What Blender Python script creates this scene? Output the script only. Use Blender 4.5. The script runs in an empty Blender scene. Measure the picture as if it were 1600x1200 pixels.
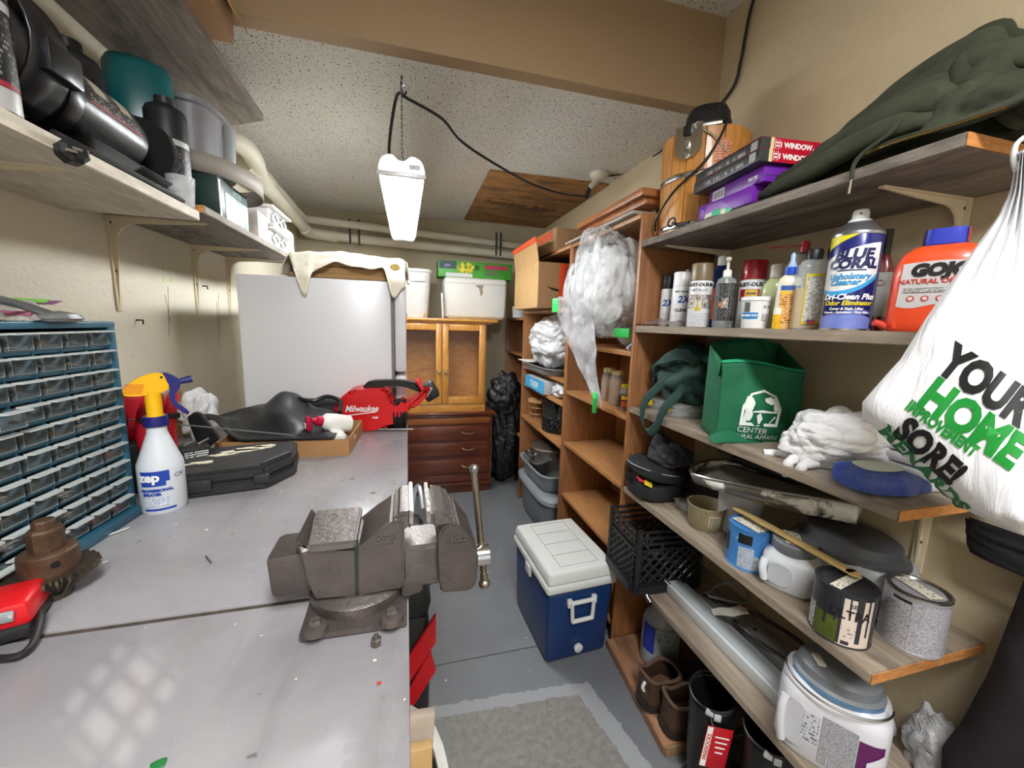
import bpy, bmesh, math, random
from math import sin, cos, pi, radians as R, atan2, asin, hypot, sqrt
from mathutils import Vector as V, Matrix as MX, noise as NZ
random.seed(4)
S = bpy.context.scene
COL = S.collection
# ---------------------------------------------------------------- camera, sky, lamps, exposure
F, YAW, PIT, ROL = 615.0, R(15.2), R(8.7), R(1.7)
EYE = V((0, 0, 1.45))
FW = V((sin(YAW) * cos(PIT), cos(YAW) * cos(PIT), -sin(PIT)))
_rt = V((cos(YAW), -sin(YAW), 0)); _up = _rt.cross(FW)
RT = cos(ROL) * _rt + sin(ROL) * _up
UP = -sin(ROL) * _rt + cos(ROL) * _up
cd = bpy.data.cameras.new('camera'); cam = bpy.data.objects.new('camera', cd); COL.objects.link(cam)
cd.sensor_width = 36.0; cd.lens = 36.0 * F / 1600.0; cd.clip_start = 0.02; cd.clip_end = 60
cam.matrix_world = MX(((RT.x, UP.x, -FW.x, EYE.x), (RT.y, UP.y, -FW.y, EYE.y), (RT.z, UP.z, -FW.z, EYE.z), (0, 0, 0, 1)))
S.camera = cam
W = bpy.data.worlds.new('daylight'); S.world = W; W.use_nodes = True
W.node_tree.nodes['Background'].inputs[0].default_value = (0.93, 0.96, 1.0, 1)
W.node_tree.nodes['Background'].inputs[1].default_value = 0.5
S.view_settings.view_transform = 'Standard'; S.view_settings.look = 'None'
S.view_settings.gamma = 1.0; S.view_settings.use_curve_mapping = False
S.view_settings.exposure = 0.97
S.cycles.use_denoising = True
S.cycles.max_bounces = 8; S.cycles.diffuse_bounces = 4; S.cycles.glossy_bounces = 3
S.cycles.transmission_bounces = 6; S.cycles.transparent_max_bounces = 12
S.cycles.caustics_reflective = False; S.cycles.caustics_refractive = False
S.cycles.sample_clamp_indirect = 6.0
def lamp(name, kind, loc, energy, rot=(0, 0, 0), **k):
    d = bpy.data.lights.new(name, kind); d.energy = energy
    for a, b in k.items(): setattr(d, a, b)
    o = bpy.data.objects.new(name, d); o.location = loc; o.rotation_euler = rot; COL.objects.link(o); return o
# assumed unseen area light without a fixture, over the near half of the room
lamp('assumed_near_light', 'AREA', (0.2, -0.7, 2.62), 44, (0, 0, 0), shape='RECTANGLE', size=0.3, size_y=1.2, color=(0.97, 0.985, 1.0))
# late sun slipping through the little barred window behind the viewer
lamp('sun', 'SUN', (3, -3, 4), 2.6, V((-1.6, 1.4, -.9)).to_track_quat('-Z', 'Y').to_euler(), angle=0.004, color=(1, .97, .88))
# ---------------------------------------------------------------- geometry of the view: a photo pixel on a known plane of the room
def ray(px, py): return RT * ((px - 800) / F) - UP * ((py - 600) / F) + FW
def at(px, py, x=None, y=None, z=None):
    d = ray(px, py)
    t = x / d.x if x is not None else y / d.y if y is not None else (z - EYE.z) / d.z
    return EYE + d * t
def fitc(pl, pr, pb, pt, z):          # upright round thing standing on height z: base centre, radius, height
    m = (pl + pr) / 2; a, b = ray(pl, (pb + pt) / 2), ray(pr, (pb + pt) / 2)
    a1, b1 = atan2(a.x, a.y), atan2(b.x, b.y); w, h2 = (a1 + b1) / 2, abs(b1 - a1) / 2
    c = at(m, pb, z=z); dc = hypot(c.x, c.y); D = dc / (1 - sin(h2)); r = D * sin(h2)
    t = ray(m, pt); zt = EYE.z + t.z / hypot(t.x, t.y) * dc
    return V((sin(w) * D, cos(w) * D, z)), r, zt - z
def fitx(pl, pr, pt, x, z):           # the same, its centre known to lie x metres from the camera's plane
    a, b = ray(pl, pt), ray(pr, pt); a1, b1 = atan2(a.x, a.y), atan2(b.x, b.y); w, h2 = (a1 + b1) / 2, abs(b1 - a1) / 2
    D = x / sin(w); r = D * sin(h2); t = ray((pl + pr) / 2, pt)
    return V((x, cos(w) * D, z)), r, EYE.z + t.z / hypot(t.x, t.y) * (D - r) - z
def face(p): return atan2(-p[0], p[1])      # turn about z so that a thing's -Y side looks at the viewer's spot
# ---------------------------------------------------------------- materials
def lin(hx, k=1.0):
    hx = hx.lstrip('#'); o = []
    for i in (0, 2, 4):
        c = int(hx[i:i + 2], 16) / 255; o.append(min(1, k * (c / 12.92 if c <= .04045 else ((c + .055) / 1.055) ** 2.4)))
    return (*o, 1)
MATS = {}
class NT:
    def __init__(s, name):
        s.m = bpy.data.materials.new(name); s.m.use_nodes = True; s.t = s.m.node_tree; s.b = s.t.nodes['Principled BSDF']
        s.out = s.t.nodes['Material Output']
    def n(s, typ, **k):
        o = s.t.nodes.new('ShaderNode' + typ)
        for a, b in k.items():
            if a.startswith('i_'): o.inputs[int(a[2:]) if a[2:].isdigit() else a[2:].replace('_', ' ')].default_value = b
            else: setattr(o, a, b)
        return o
    def l(s, a, b): s.t.links.new(a, b)
    def math(s, op, a, b=None, c=None):
        o = s.n('Math', operation=op)
        for i, v in enumerate((a, b, c)):
            if v is None: continue
            if isinstance(v, (int, float)): o.inputs[i].default_value = v
            else: s.l(v, o.inputs[i])
        return o.outputs[0]
    def coords(s, scale=(1, 1, 1), kind='Object'):
        tc = s.n('TexCoord'); mp = s.n('Mapping'); mp.inputs['Scale'].default_value = scale
        s.l(tc.outputs[kind], mp.inputs['Vector']); return mp.outputs['Vector']
    def noise(s, vec, scale, detail=3, rough=.55, out=0, dist=0):
        o = s.n('TexNoise'); o.inputs['Scale'].default_value = scale; o.inputs['Detail'].default_value = detail
        o.inputs['Roughness'].default_value = rough; o.inputs['Distortion'].default_value = dist; s.l(vec, o.inputs['Vector']); return o.outputs[out]
    def ramp(s, fac, stops):
        o = s.n('ValToRGB'); e = o.color_ramp.elements
        while len(e) < len(stops): e.new(.5)
        for el, (p, c) in zip(e, stops): el.position = p; el.color = c if len(c) == 4 else (*c, 1)
        s.l(fac, o.inputs[0]); return o.outputs[0]
    def mix(s, fac, a, b):
        o = s.n('Mix', data_type='RGBA')
        for v, i in ((fac, 0), (a, 6), (b, 7)):
            if isinstance(v, (int, float)): o.inputs[i].default_value = v
            elif isinstance(v, tuple): o.inputs[i].default_value = v
            else: s.l(v, o.inputs[i])
        return o.outputs[2]
    def bump(s, h, st=.3, dist=.01):
        o = s.n('Bump'); o.inputs['Strength'].default_value = st; o.inputs['Distance'].default_value = dist; s.l(h, o.inputs['Height'])
        s.l(o.outputs[0], s.b.inputs['Normal'])
    def set(s, **k):
        for a, b in k.items():
            i = s.b.inputs[a.replace('_', ' ')]
            if isinstance(b, (int, float, tuple)): i.default_value = b
            else: s.l(b, i)
        return s
def mat(hx, rough=.5, metal=0, var=.08, scale=14, bump=0, bs=120, st=(1, 1, 1), coat=0, trans=0, alpha=1, spot=None, spots=.62, k=1.0, ior=1.45):
    key = ('m', hx, rough, metal, var, scale, bump, bs, st, coat, trans, alpha, spot, spots, k)
    if key in MATS: return MATS[key]
    s = NT('paint_' + hx.strip('#')); c = lin(hx, k); v = s.coords(st)
    if var:
        lo = tuple(x * (1 - var) for x in c[:3]); hi = tuple(min(1, x * (1 + var)) for x in c[:3])
        col = s.ramp(s.noise(v, scale, 4), [(.3, lo), (.7, hi)])
        if spot: col = s.mix(s.ramp(s.noise(v, scale * 2.3, 5, .65), [(spots, (0, 0, 0)), (spots + .05, (1, 1, 1))]), col, lin(spot))
        s.set(Base_Color=col)
    else: s.set(Base_Color=c)
    s.set(Roughness=rough, Metallic=metal, Coat_Weight=coat, Transmission_Weight=trans, Alpha=alpha, IOR=ior)
    if bump: s.bump(s.noise(v, bs, 4), bump, .004)
    MATS[key] = s.m; return s.m
def wood(name, c1, c2, axis=1, scale=9, rough=.55, dark=None, stretch=16, bump=.15, coat=0, k=1.0):
    key = ('w', name)
    if key in MATS: return MATS[key]
    s = NT(name); sc = [1.0] * 3; sc[axis] = 1 / stretch
    v = s.coords(tuple(sc)); g = s.noise(v, scale * 3, 6, .62, dist=.6); f = s.noise(v, scale * 14, 3, .6)
    col = s.ramp(g, [(.28, lin(c1, k)), (.5, lin(c2, k)), (.72, lin(c1, k * .86))])
    col = s.mix(s.ramp(f, [(.38, (.45, .45, .45)), (.62, (0, 0, 0))]), col, lin(c1, k * .6))
    if dark:
        sc2 = [1.0] * 3; sc2[axis] = .35; v2 = s.coords(tuple(sc2))
        col = s.mix(s.ramp(s.noise(v2, scale * .9, 5, .6, dist=.8), [(.47, (0, 0, 0)), (.66, (.85, .85, .85))]), col, lin(dark))
    s.set(Base_Color=col, Roughness=rough, Coat_Weight=coat)
    if bump: s.bump(f, bump, .002)
    MATS[key] = s.m; return s.m
def fineprint(name, bg, ink, rows=420, words=260, dens=.47, rough=.45):   # rows of tiny illegible print; UV in metres
    if ('f', name) in MATS: return MATS[('f', name)]
    s = NT(name); tc = s.n('TexCoord'); sp = s.n('SeparateXYZ'); s.l(tc.outputs['UV'], sp.inputs[0])
    vr = s.math('MULTIPLY', sp.outputs[1], rows); row = s.math('FLOOR', vr); fr = s.math('FRACT', vr)
    cb = s.n('CombineXYZ'); s.l(s.math('MULTIPLY', sp.outputs[0], words), cb.inputs[0]); s.l(s.math('MULTIPLY', row, 7.31), cb.inputs[1])
    w = s.math('GREATER_THAN', s.noise(cb.outputs[0], 1.0, 2, .7), dens); k = s.math('MULTIPLY', w, s.math('LESS_THAN', fr, .55))
    s.set(Base_Color=s.mix(k, lin(bg), lin(ink)), Roughness=rough); MATS[('f', name)] = s.m; return s.m
def film(name, hx, a0=.25, a1=.85, rough=.18, scale=9):    # thin crumpled plastic: partly see-through, glossy creases
    if ('p', name) in MATS: return MATS[('p', name)]
    s = NT(name); v = s.coords(); s.set(Base_Color=lin(hx), Roughness=rough, Subsurface_Weight=0)
    n = s.noise(v, scale * 5, 5, .6, dist=1.5); s.bump(n, .8, .01)
    s.set(Alpha=s.ramp(s.noise(v, scale, 4, .6), [(.35, (a0,) * 3), (.65, (a1,) * 3)])); MATS[('p', name)] = s.m; return s.m
def glow(name, col, e):
    s = NT(name); s.set(Base_Color=(1, 1, 1, 1), Emission_Color=col, Emission_Strength=e); return s.m
# ---------------------------------------------------------------- mesh building
def rotm(r): return MX.Rotation(r[2], 4, 'Z') @ MX.Rotation(r[1], 4, 'Y') @ MX.Rotation(r[0], 4, 'X')
class B:
    def __init__(s): s.bm = bmesh.new(); s.T = MX.Identity(4); s.uv = None
    def _v(s, p): return s.bm.verts.new(s.T @ V(p))
    def poly(s, pts):
        try: return s.bm.faces.new([s._v(p) for p in pts])
        except ValueError: pass
    def box(s, c, size, bev=0, rot=(0, 0, 0), seg=2, taper=1.0, tapery=None):
        hx, hy, hz = (q / 2 for q in size); M = s.T @ MX.Translation(V(c)) @ rotm(rot); ty = taper if tapery is None else tapery
        P = [(x * hx * (taper if z < 0 else 1), y * hy * (ty if z < 0 else 1), z * hz) for z in (-1, 1) for x, y in ((-1, -1), (1, -1), (1, 1), (-1, 1))]
        v = [s.bm.verts.new(M @ V(p)) for p in P]
        fs = [s.bm.faces.new([v[i] for i in f]) for f in ((3, 2, 1, 0), (4, 5, 6, 7), (0, 1, 5, 4), (1, 2, 6, 5), (2, 3, 7, 6), (3, 0, 4, 7))]
        if bev: bmesh.ops.bevel(s.bm, geom=list({e for f in fs for e in f.edges}), offset=bev, segments=seg, affect='EDGES', profile=.5)
        return s
    def lathe(s, prof, seg=24, c=(0, 0, 0), sx=1, sy=1, p=2.0, rot=(0, 0, 0), cap=(1, 1)):
        M = s.T @ MX.Translation(V(c)) @ rotm(rot); rings = []
        for r, z in prof:
            ring = []
            for i in range(seg):
                a = 2 * pi * (i + .5) / seg; ca, sa = cos(a), sin(a); k = (abs(ca) ** p + abs(sa) ** p) ** (-1 / p)
                ring.append(s.bm.verts.new(M @ V((r * sx * ca * k, r * sy * sa * k, z))))
            rings.append(ring)
        for a, b in zip(rings, rings[1:]):
            for i in range(seg): s.bm.faces.new((a[i], a[(i + 1) % seg], b[(i + 1) % seg], b[i]))
        if cap[0]: s.bm.faces.new(rings[0][::-1])
        if cap[1]: s.bm.faces.new(rings[-1])
        return s
    def cyl(s, p0, p1, r0, r1=None, seg=14, cap=(1, 1)):
        r1 = r0 if r1 is None else r1; d = V(p1) - V(p0); q = V((0, 0, 1)).rotation_difference(d).to_matrix().to_4x4(); T = s.T
        s.T = T @ MX.Translation(V(p0)) @ q; s.lathe([(r0, 0), (r1, d.length)], seg, cap=cap); s.T = T; return s
    def tube(s, pts, r, seg=8, closed=False, sm=0, flat=1.0):
        P = [V(p) for p in pts]
        if sm: P = spline(P, sm, closed)
        n = len(P); rings = []; rr = r if isinstance(r, (list, tuple)) else None; up = None
        for i in range(n):
            a = P[(i - 1) % n] if closed or i else P[0]; b = P[(i + 1) % n] if closed or i < n - 1 else P[-1]
            t = (b - a).normalized()
            if up is None: up = t.orthogonal().normalized()
            up = (up - t * up.dot(t)).normalized(); sd = t.cross(up)
            q = rr[min(len(rr) - 1, int(i * len(rr) / n))] if rr else r
            rings.append([s._v(P[i] + up * (cos(2 * pi * k / seg) * q) + sd * (sin(2 * pi * k / seg) * q * flat)) for k in range(seg)])
        for i in range(n if closed else n - 1):
            a, b = rings[i], rings[(i + 1) % n]
            for k in range(seg): s.bm.faces.new((a[k], a[(k + 1) % seg], b[(k + 1) % seg], b[k]))
        if not closed: s.bm.faces.new(rings[0][::-1]); s.bm.faces.new(rings[-1])
        return s
    def prism(s, poly, h, c=(0, 0, 0), rot=(0, 0, 0), bev=0, z0=0):        # polygon in local XY, thickness along local Z
        M = s.T @ MX.Translation(V(c)) @ rotm(rot); a = [s.bm.verts.new(M @ V((x, y, z0))) for x, y in poly]; b = [s.bm.verts.new(M @ V((x, y, z0 + h))) for x, y in poly]
        n = len(poly); ar = sum(poly[i][0] * poly[(i + 1) % n][1] - poly[(i + 1) % n][0] * poly[i][1] for i in range(n))
        fs = [s.bm.faces.new(a[::-1] if ar > 0 else a), s.bm.faces.new(b if ar > 0 else b[::-1])]
        for i in range(n):
            q = (a[i], a[(i + 1) % n], b[(i + 1) % n], b[i]); fs.append(s.bm.faces.new(q if ar > 0 else q[::-1]))
        if bev: bmesh.ops.bevel(s.bm, geom=list({e for f in fs for e in f.edges}), offset=bev, segments=2, affect='EDGES')
        return s
    def grid(s, fn, nu, nv, cu=False, cv=False, uvs=None):
        g = [[s._v(fn(i / nu, j / nv)) for j in range(nv if cv else nv + 1)] for i in range(nu if cu else nu + 1)]
        if uvs and s.uv is None: s.uv = s.bm.loops.layers.uv.new('UVMap')
        for i in range(nu):
            for j in range(nv):
                i2, j2 = (i + 1) % len(g), (j + 1) % len(g[0])
                f = s.bm.faces.new((g[i][j], g[i2][j], g[i2][j2], g[i][j2]))
                if uvs:
                    for lp, (a, b) in zip(f.loops, ((i, j), (i + 1, j), (i + 1, j + 1), (i, j + 1))): lp[s.uv].uv = (uvs[0] * a / nu, uvs[1] * b / nv)
        return s
    def patch(s, r, z0, z1, a0, a1, sx=1, sy=1, p=2.0, nu=12, r1=None, c=(0, 0)):     # label wrapped on an upright round thing; angles in degrees, -90 looks at the viewer
        r1 = r if r1 is None else r1
        def fn(u, v):
            a = R(a0 + (a1 - a0) * u); q = r + (r1 - r) * v; k = (abs(cos(a)) ** p + abs(sin(a)) ** p) ** (-1 / p)
            return (c[0] + q * sx * cos(a) * k, c[1] + q * sy * sin(a) * k, z0 + (z1 - z0) * v)
        return s.grid(fn, nu, 3, uvs=(R(a1 - a0) * r, z1 - z0))
    def quad(s, a, b, c, d, uv=None):
        f = s.poly((a, b, c, d))
        if uv:
            if s.uv is None: s.uv = s.bm.loops.layers.uv.new('UVMap')
            for lp, q in zip(f.loops, ((0, 0), (uv[0], 0), uv, (0, uv[1]))): lp[s.uv].uv = q
        return s
    def ball(s, c, r, sub=3, fn=None, sc=(1, 1, 1)):
        g = bmesh.ops.create_icosphere(s.bm, subdivisions=sub, radius=1)
        for v in g['verts']:
            d = v.co.normalized(); q = fn(d) if fn else 1.0; v.co = s.T @ (V(c) + V((d.x * sc[0], d.y * sc[1], d.z * sc[2])) * (r * q))
        return s
def spline(P, sm, closed=False):
    o = []; n = len(P)
    for i in range(n if closed else n - 1):
        p = [P[(i + k) % n] if closed else P[max(0, min(n - 1, i + k))] for k in (-1, 0, 1, 2)]
        for j in range(sm):
            t = j / sm; o.append(.5 * ((2 * p[1]) + (p[2] - p[0]) * t + (2 * p[0] - 5 * p[1] + 4 * p[2] - p[3]) * t * t + (3 * p[1] - p[0] - 3 * p[2] + p[3]) * t ** 3))
    if not closed: o.append(P[-1])
    return o
def sp2(P, sm, closed=True): return [(q.x, q.y) for q in spline([V((a, b, 0)) for a, b in P], sm, closed)]
def obj(name, b, m, parent=None, sharp=40, solid=0, sub=0, loc=None, rot=None, fixn=True):
    me = bpy.data.meshes.new(name)
    if fixn and not b.uv: bmesh.ops.recalc_face_normals(b.bm, faces=b.bm.faces)
    b.bm.to_mesh(me); b.bm.free(); o = bpy.data.objects.new(name, me); COL.objects.link(o); me.materials.append(m)
    me.shade_smooth(); me.set_sharp_from_angle(angle=R(sharp))
    if parent is not None: o.parent = parent
    if loc is not None: o.location = loc
    if rot is not None: o.rotation_euler = rot
    if solid: q = o.modifiers.new('thickness', 'SOLIDIFY'); q.thickness = solid; q.offset = 0
    if sub: q = o.modifiers.new('smooth', 'SUBSURF'); q.levels = sub; q.render_levels = sub
    return o
def tag(o, label=None, cat=None, group=None, kind=None):
    for k, v in (('label', label), ('category', cat), ('group', group), ('kind', kind)):
        if v: o[k] = v
    return o
def thing(name, label, cat, loc=(0, 0, 0), rz=0, group=None, rot=None):
    o = bpy.data.objects.new(name, None); COL.objects.link(o); o.empty_display_size = .05
    o.location = loc; o.rotation_euler = rot if rot else (0, 0, rz); return tag(o, label, cat, group)
def struct(name, b, m, parent=None, **k):
    o = obj(name, b, m, parent, **k)
    if parent is None: o['kind'] = 'structure'
    return o
def copy_tree(o, parent=None):
    c = o.copy(); COL.objects.link(c); c.parent = parent
    for ch in list(o.children): copy_tree(ch, c)
    return c
def bx(name, c, size, m, parent=None, bev=.002, rot=(0, 0, 0), **k): return obj(name, B().box(c, size, bev, rot, **k), m, parent)
def txt(s, size, m, parent, loc=(0, 0, 0), rot=(R(90), 0, 0), bold=0, shear=0, align='CENTER', bend=None, ex=.0002, name='lettering', sx=1.0, a0=-90, wob=None, sp=1.0, zs=1.0):
    c = bpy.data.curves.new('t', 'FONT'); c.body = s; c.size = size; c.align_x = align; c.offset = bold; c.shear = shear; c.extrude = ex; c.space_character = sp
    c.resolution_u = 3; t = bpy.data.objects.new('t', c); me = bpy.data.meshes.new_from_object(t); bpy.data.objects.remove(t); bpy.data.curves.remove(c)
    if bend or wob:
        bm = bmesh.new(); bm.from_mesh(me); xs = [v.co.x for v in bm.verts]
        st = (bend or .1) * .12; x = math.floor(min(xs) / st) * st
        while x < max(xs):
            bmesh.ops.bisect_plane(bm, geom=bm.verts[:] + bm.edges[:] + bm.faces[:], plane_co=(x, 0, 0), plane_no=(1, 0, 0)); x += st
        for v in bm.verts:
            if bend:
                a = R(a0) + v.co.x * sx / bend; q = bend + .0006 + v.co.z; v.co = V((q * cos(a), q * sin(a), v.co.y * zs)) + V(loc)
            else: v.co = wob(v.co)
        bm.to_mesh(me); bm.free()
    me.name = name; o = bpy.data.objects.new(name, me); COL.objects.link(o); me.materials.append(m); o.parent = parent
    if not bend and not wob: o.location = loc; o.rotation_euler = rot; o.scale = (sx, 1, 1)
    return o
def nz(p, f=1.0, o=0.0): return NZ.noise(V((p[0] * f + o, p[1] * f + o * .7, p[2] * f - o)))
def crease(d, f, o): return abs(nz(d, f, o)) * 1.6 - .35
def clamp(x, a=0, b=1): return max(a, min(b, x))
def sst(a, b, x): t = clamp((x - a) / (b - a)); return t * t * (3 - 2 * t)
# ================================================================ ROOM
XL, XR, YB, ZC, YS, ZH = -0.85, 1.25, 3.72, 2.34, 1.5, 2.68
def wallmat(name, hx, speck=0, b=.35):
    s = NT(name); v = s.coords(); n = s.noise(v, 1.1, 4, .6)
    col = s.ramp(n, [(.3, lin(hx, .93)), (.7, lin(hx, 1.04))])
    if speck:
        v2 = s.coords((1, 1, .55)); col = s.mix(s.ramp(s.noise(v2, 62, 3, .62), [(.70, (0, 0, 0)), (.74, (.6, .6, .6))]), col, lin('#8d7c62'))
    s.set(Base_Color=col, Roughness=.6); s.bump(s.noise(v, 90, 4, .6), b, .004); return s.m
mw_left, mw_right, mw_back = wallmat('cream_wall_paint', '#d9d1bd', 1, .5), wallmat('beige_wall_paint', '#bcac8e'), wallmat('back_wall_paint', '#b3a98f')
def popcorn():
    s = NT('popcorn_ceiling'); v = s.coords(); a = s.noise(v, 105, 3, .7); g = s.noise(v, 1.3, 3)
    col = s.mix(s.ramp(s.noise(v, 120, 2, .6), [(.335, (1, 1, 1)), (.385, (0, 0, 0))]), s.ramp(g, [(.3, lin('#e2e0d8')), (.7, lin('#eae8e0'))]), lin('#3a352c'))
    s.set(Base_Color=col, Roughness=.9); s.bump(a, .9, .012); return s.m
def floormat():
    s = NT('grey_floor_paint'); v = s.coords(kind='Object'); tc = s.n('TexCoord'); sp = s.n('SeparateXYZ'); s.l(tc.outputs['Object'], sp.inputs[0])
    wob = s.math('MULTIPLY', s.math('SUBTRACT', s.noise(v, 30, 3), .5), .035)
    x = s.math('ADD', s.math('ADD', sp.outputs[0], s.math('MULTIPLY', sp.outputs[1], .2)), wob); y = s.math('ADD', s.math('ADD', sp.outputs[1], s.math('MULTIPLY', sp.outputs[0], .06)), wob)
    inn = s.math('MULTIPLY', s.math('LESS_THAN', x, .895), s.math('LESS_THAN', y, 1.277))         # the worn, unpainted pad
    band = s.math('MULTIPLY', s.math('LESS_THAN', x, .965), s.math('LESS_THAN', y, 1.325))        # the paler strip of paint round it
    n = s.noise(v, 3, 5, .6); base = s.ramp(n, [(.3, lin('#66686b')), (.7, lin('#737578'))])
    col = s.mix(s.math('MULTIPLY', band, .8), base, lin('#9a9c9d')); worn = s.ramp(s.noise(v, 40, 5, .7), [(.35, lin('#6e6a64')), (.65, lin('#85827d'))])
    col = s.mix(inn, col, worn)
    chip = s.ramp(s.noise(v, 46, 2, .5), [(.735, (0, 0, 0)), (.745, (1, 1, 1))]); far = s.math('GREATER_THAN', s.noise(v, 2.2, 2), .5)
    col = s.mix(s.math('MULTIPLY', chip, far), col, lin('#d6d3cb'))
    col = s.mix(s.ramp(s.noise(v, 7, 5, .7, dist=1), [(.62, (0, 0, 0)), (.75, (.6, .6, .6))]), col, lin('#5a5855'))
    s.set(Base_Color=col, Roughness=.42); s.bump(s.noise(v, 60, 3), .12, .003); return s.m
fm = floormat()
b = B(); b.box((.2, 1.5 + .003 + 1.25, -.05), (2.3, 2.5, .1)); struct('floor', b, fm)
b = B(); b.box((.2, -.753, -.05), (2.3, 4.5, .1)); struct('floor', b, fm)
b = B(); b.box((.2, 1.4965, -.06), (2.3, .034, .1)); struct('floor', b, mat('#2f2f30', .9))      # the dark bottom of the saw-cut joint
b = B(); b.box((XL - .06, .6, 1.35), (.12, 6.4, 2.75)); struct('wall_left', b, mw_left)
WY, WZ, WW, WH = -.90, 1.905, .18, .095         # unseen opening added to the right wall, shaped to cast the bench's sun patch
for (y0, y1, z0, z1) in ((WY + WW / 2, 3.8, -.025, 2.725), (-2.6, WY - WW / 2, -.025, 2.725), (WY - WW / 2, WY + WW / 2, -.025, WZ - WH / 2), (WY - WW / 2, WY + WW / 2, WZ + WH / 2, 2.725)):
    b = B(); b.box((XR + .03, (y0 + y1) / 2, (z0 + z1) / 2), (.06, y1 - y0, z1 - z0)); struct('wall_right', b, mw_right)
added_opening = bpy.data.objects.new('sun_patch_opening', None); COL.objects.link(added_opening); added_opening['kind'] = 'structure'
for i in range(1, 5): b = B(); b.box((XR + .03, WY - WW / 2 + WW * i / 5, WZ), (.006, .008, WH)); obj('sun_patch_bar', b, mat('#8a8a86', .5), added_opening)
for i in range(1, 3): b = B(); b.box((XR + .03, WY, WZ - WH / 2 + WH * i / 3), (.006, WW, .006)); obj('sun_patch_bar', b, mat('#8a8a86', .5), added_opening)
b = B(); b.box((.2, YB + .06, 1.35), (2.34, .12, 2.75)); struct('wall_back', b, mw_back)
b = B(); b.box((.2, -2.55, 2.45), (2.3, .1, .5)); struct('wall_front', b, mw_right)
b = B(); b.box((.2, (YS + YB) / 2 + .03, ZC + .02), (2.1, YB - YS - .06, .04)); struct('ceiling', b, popcorn())
b = B(); b.box((.2, -.5, ZH + .02), (2.1, 4.2, .04)); struct('ceiling', b, popcorn())
b = B(); b.box((.2, YS + .03, (ZC + ZH) / 2), (2.1, .06, ZH - ZC)); struct('trim_1', b, wallmat('soffit_paint', '#9a8161', 0, .2))
# ---------------------------------------------------------------- shared woods and metals
w_grey = wood('weathered_shelf_board', '#8a7b6a', '#a39482', 1, 7, .7, dark='#5c5044')
w_dark = wood('dark_weathered_board', '#6b635a', '#8a8177', 1, 7, .75, dark='#2c2823', stretch=7)
w_white = wood('whitewashed_board', '#cfc6b2', '#e0d8c6', 1, 6, .6, dark='#b3a58d', stretch=5)
w_book = wood('bookcase_wood', '#86552f', '#9b683f', 2, 9, .45, stretch=14)
w_bookh = wood('bookcase_wood_along', '#94643c', '#a9784a', 1, 9, .45, stretch=14)
w_oak = wood('honey_oak', '#b5782f', '#cf9445', 2, 10, .35, stretch=10, coat=.2)
w_oakh = wood('honey_oak_across', '#b5782f', '#cf9445', 0, 10, .35, stretch=10, coat=.2)
w_mah = wood('dark_dresser_wood', '#4b1f10', '#66301a', 0, 8, .33, stretch=14, coat=.3)
w_raw = wood('raw_cut_end', '#b26f35', '#c98a4d', 0, 12, .7, stretch=3)
chrome = mat('#d8d8d8', .12, 1, 0); steel = mat('#b9b9b6', .3, 1, .12, 30); iron = mat('#6a6460', .48, .75, .18, 26, .25, 150)
black = mat('#141416', .45, 0, .1); blackr = mat('#17171a', .6, 0, .15, 10, .3, 60); white = mat('#e6e6e4', .35, 0, .03); brass = mat('#b08b52', .3, 1, .1)
inkk = mat('#161616', .5, 0, 0); inkw = mat('#f2f2f0', .5, 0, 0); paper = mat('#e9e7df', .7, 0, .04)
pvc = mat('#d3cdbb', .4, 0, .06, 4)
# ---------------------------------------------------------------- boards on the walls
def shelf_board(label, x0, x1, y0, y1, z, th, m, endm=None, ends=(0, 1), skew=0):
    b = B(); b.prism([(x0, y0), (x1, y0), (x1, y1), (x0, y1 + skew)], th, z0=z - th, bev=.002)
    o = tag(obj('shelf_board', b, m), label, 'shelf', None)
    if endm:
        e = B(); e.box(((x0 + x1) / 2, y0 - .0008, z - th / 2), (x1 - x0 - .002, .0016, th - .003)); q = obj('cut_end', e, endm, o); q['label'] = 'raw orange end grain'
    return o
SZ1, SZ2, SZ3, SZ5, SZ6 = 1.787, 1.457, 1.122, .772, .428
shelf_board('weathered grey plank shelf carrying the hoodie and the wooden bucket', .9, XR, .49, 1.43, SZ1, .024, w_dark, w_raw)
shelf_board('weathered plank shelf carrying the row of spray cans and bottles', .9, XR, .47, 1.43, SZ2, .026, w_grey, w_raw)
shelf_board('weathered plank shelf carrying the green tote bag', .9, XR, .485, 1.43, SZ3, .024, w_grey, w_raw)
shelf_board('weathered plank shelf carrying the paint cans and paint tray', .9, XR, .48, 1.43, SZ5, .025, w_grey, w_raw)
shelf_board('lowest weathered plank shelf with milk crate and light strips', .9, XR, .5, 1.43, SZ6, .025, w_grey)
shelf_board('whitewashed plank shelf under the black motor', XL, -.55, -.5, 1.34, 1.733, .026, w_white)
shelf_board('grey-brown plank shelf beyond the whitewashed one, under white lattice blocks', XL, -.545, 1.36, 2.42, 1.755, .022, w_dark, w_raw)
shelf_board('thick dark weathered plank high above the motor', XL, -.54, -.5, 1.92, 2.25, .028, w_dark, None, skew=.2)
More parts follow.
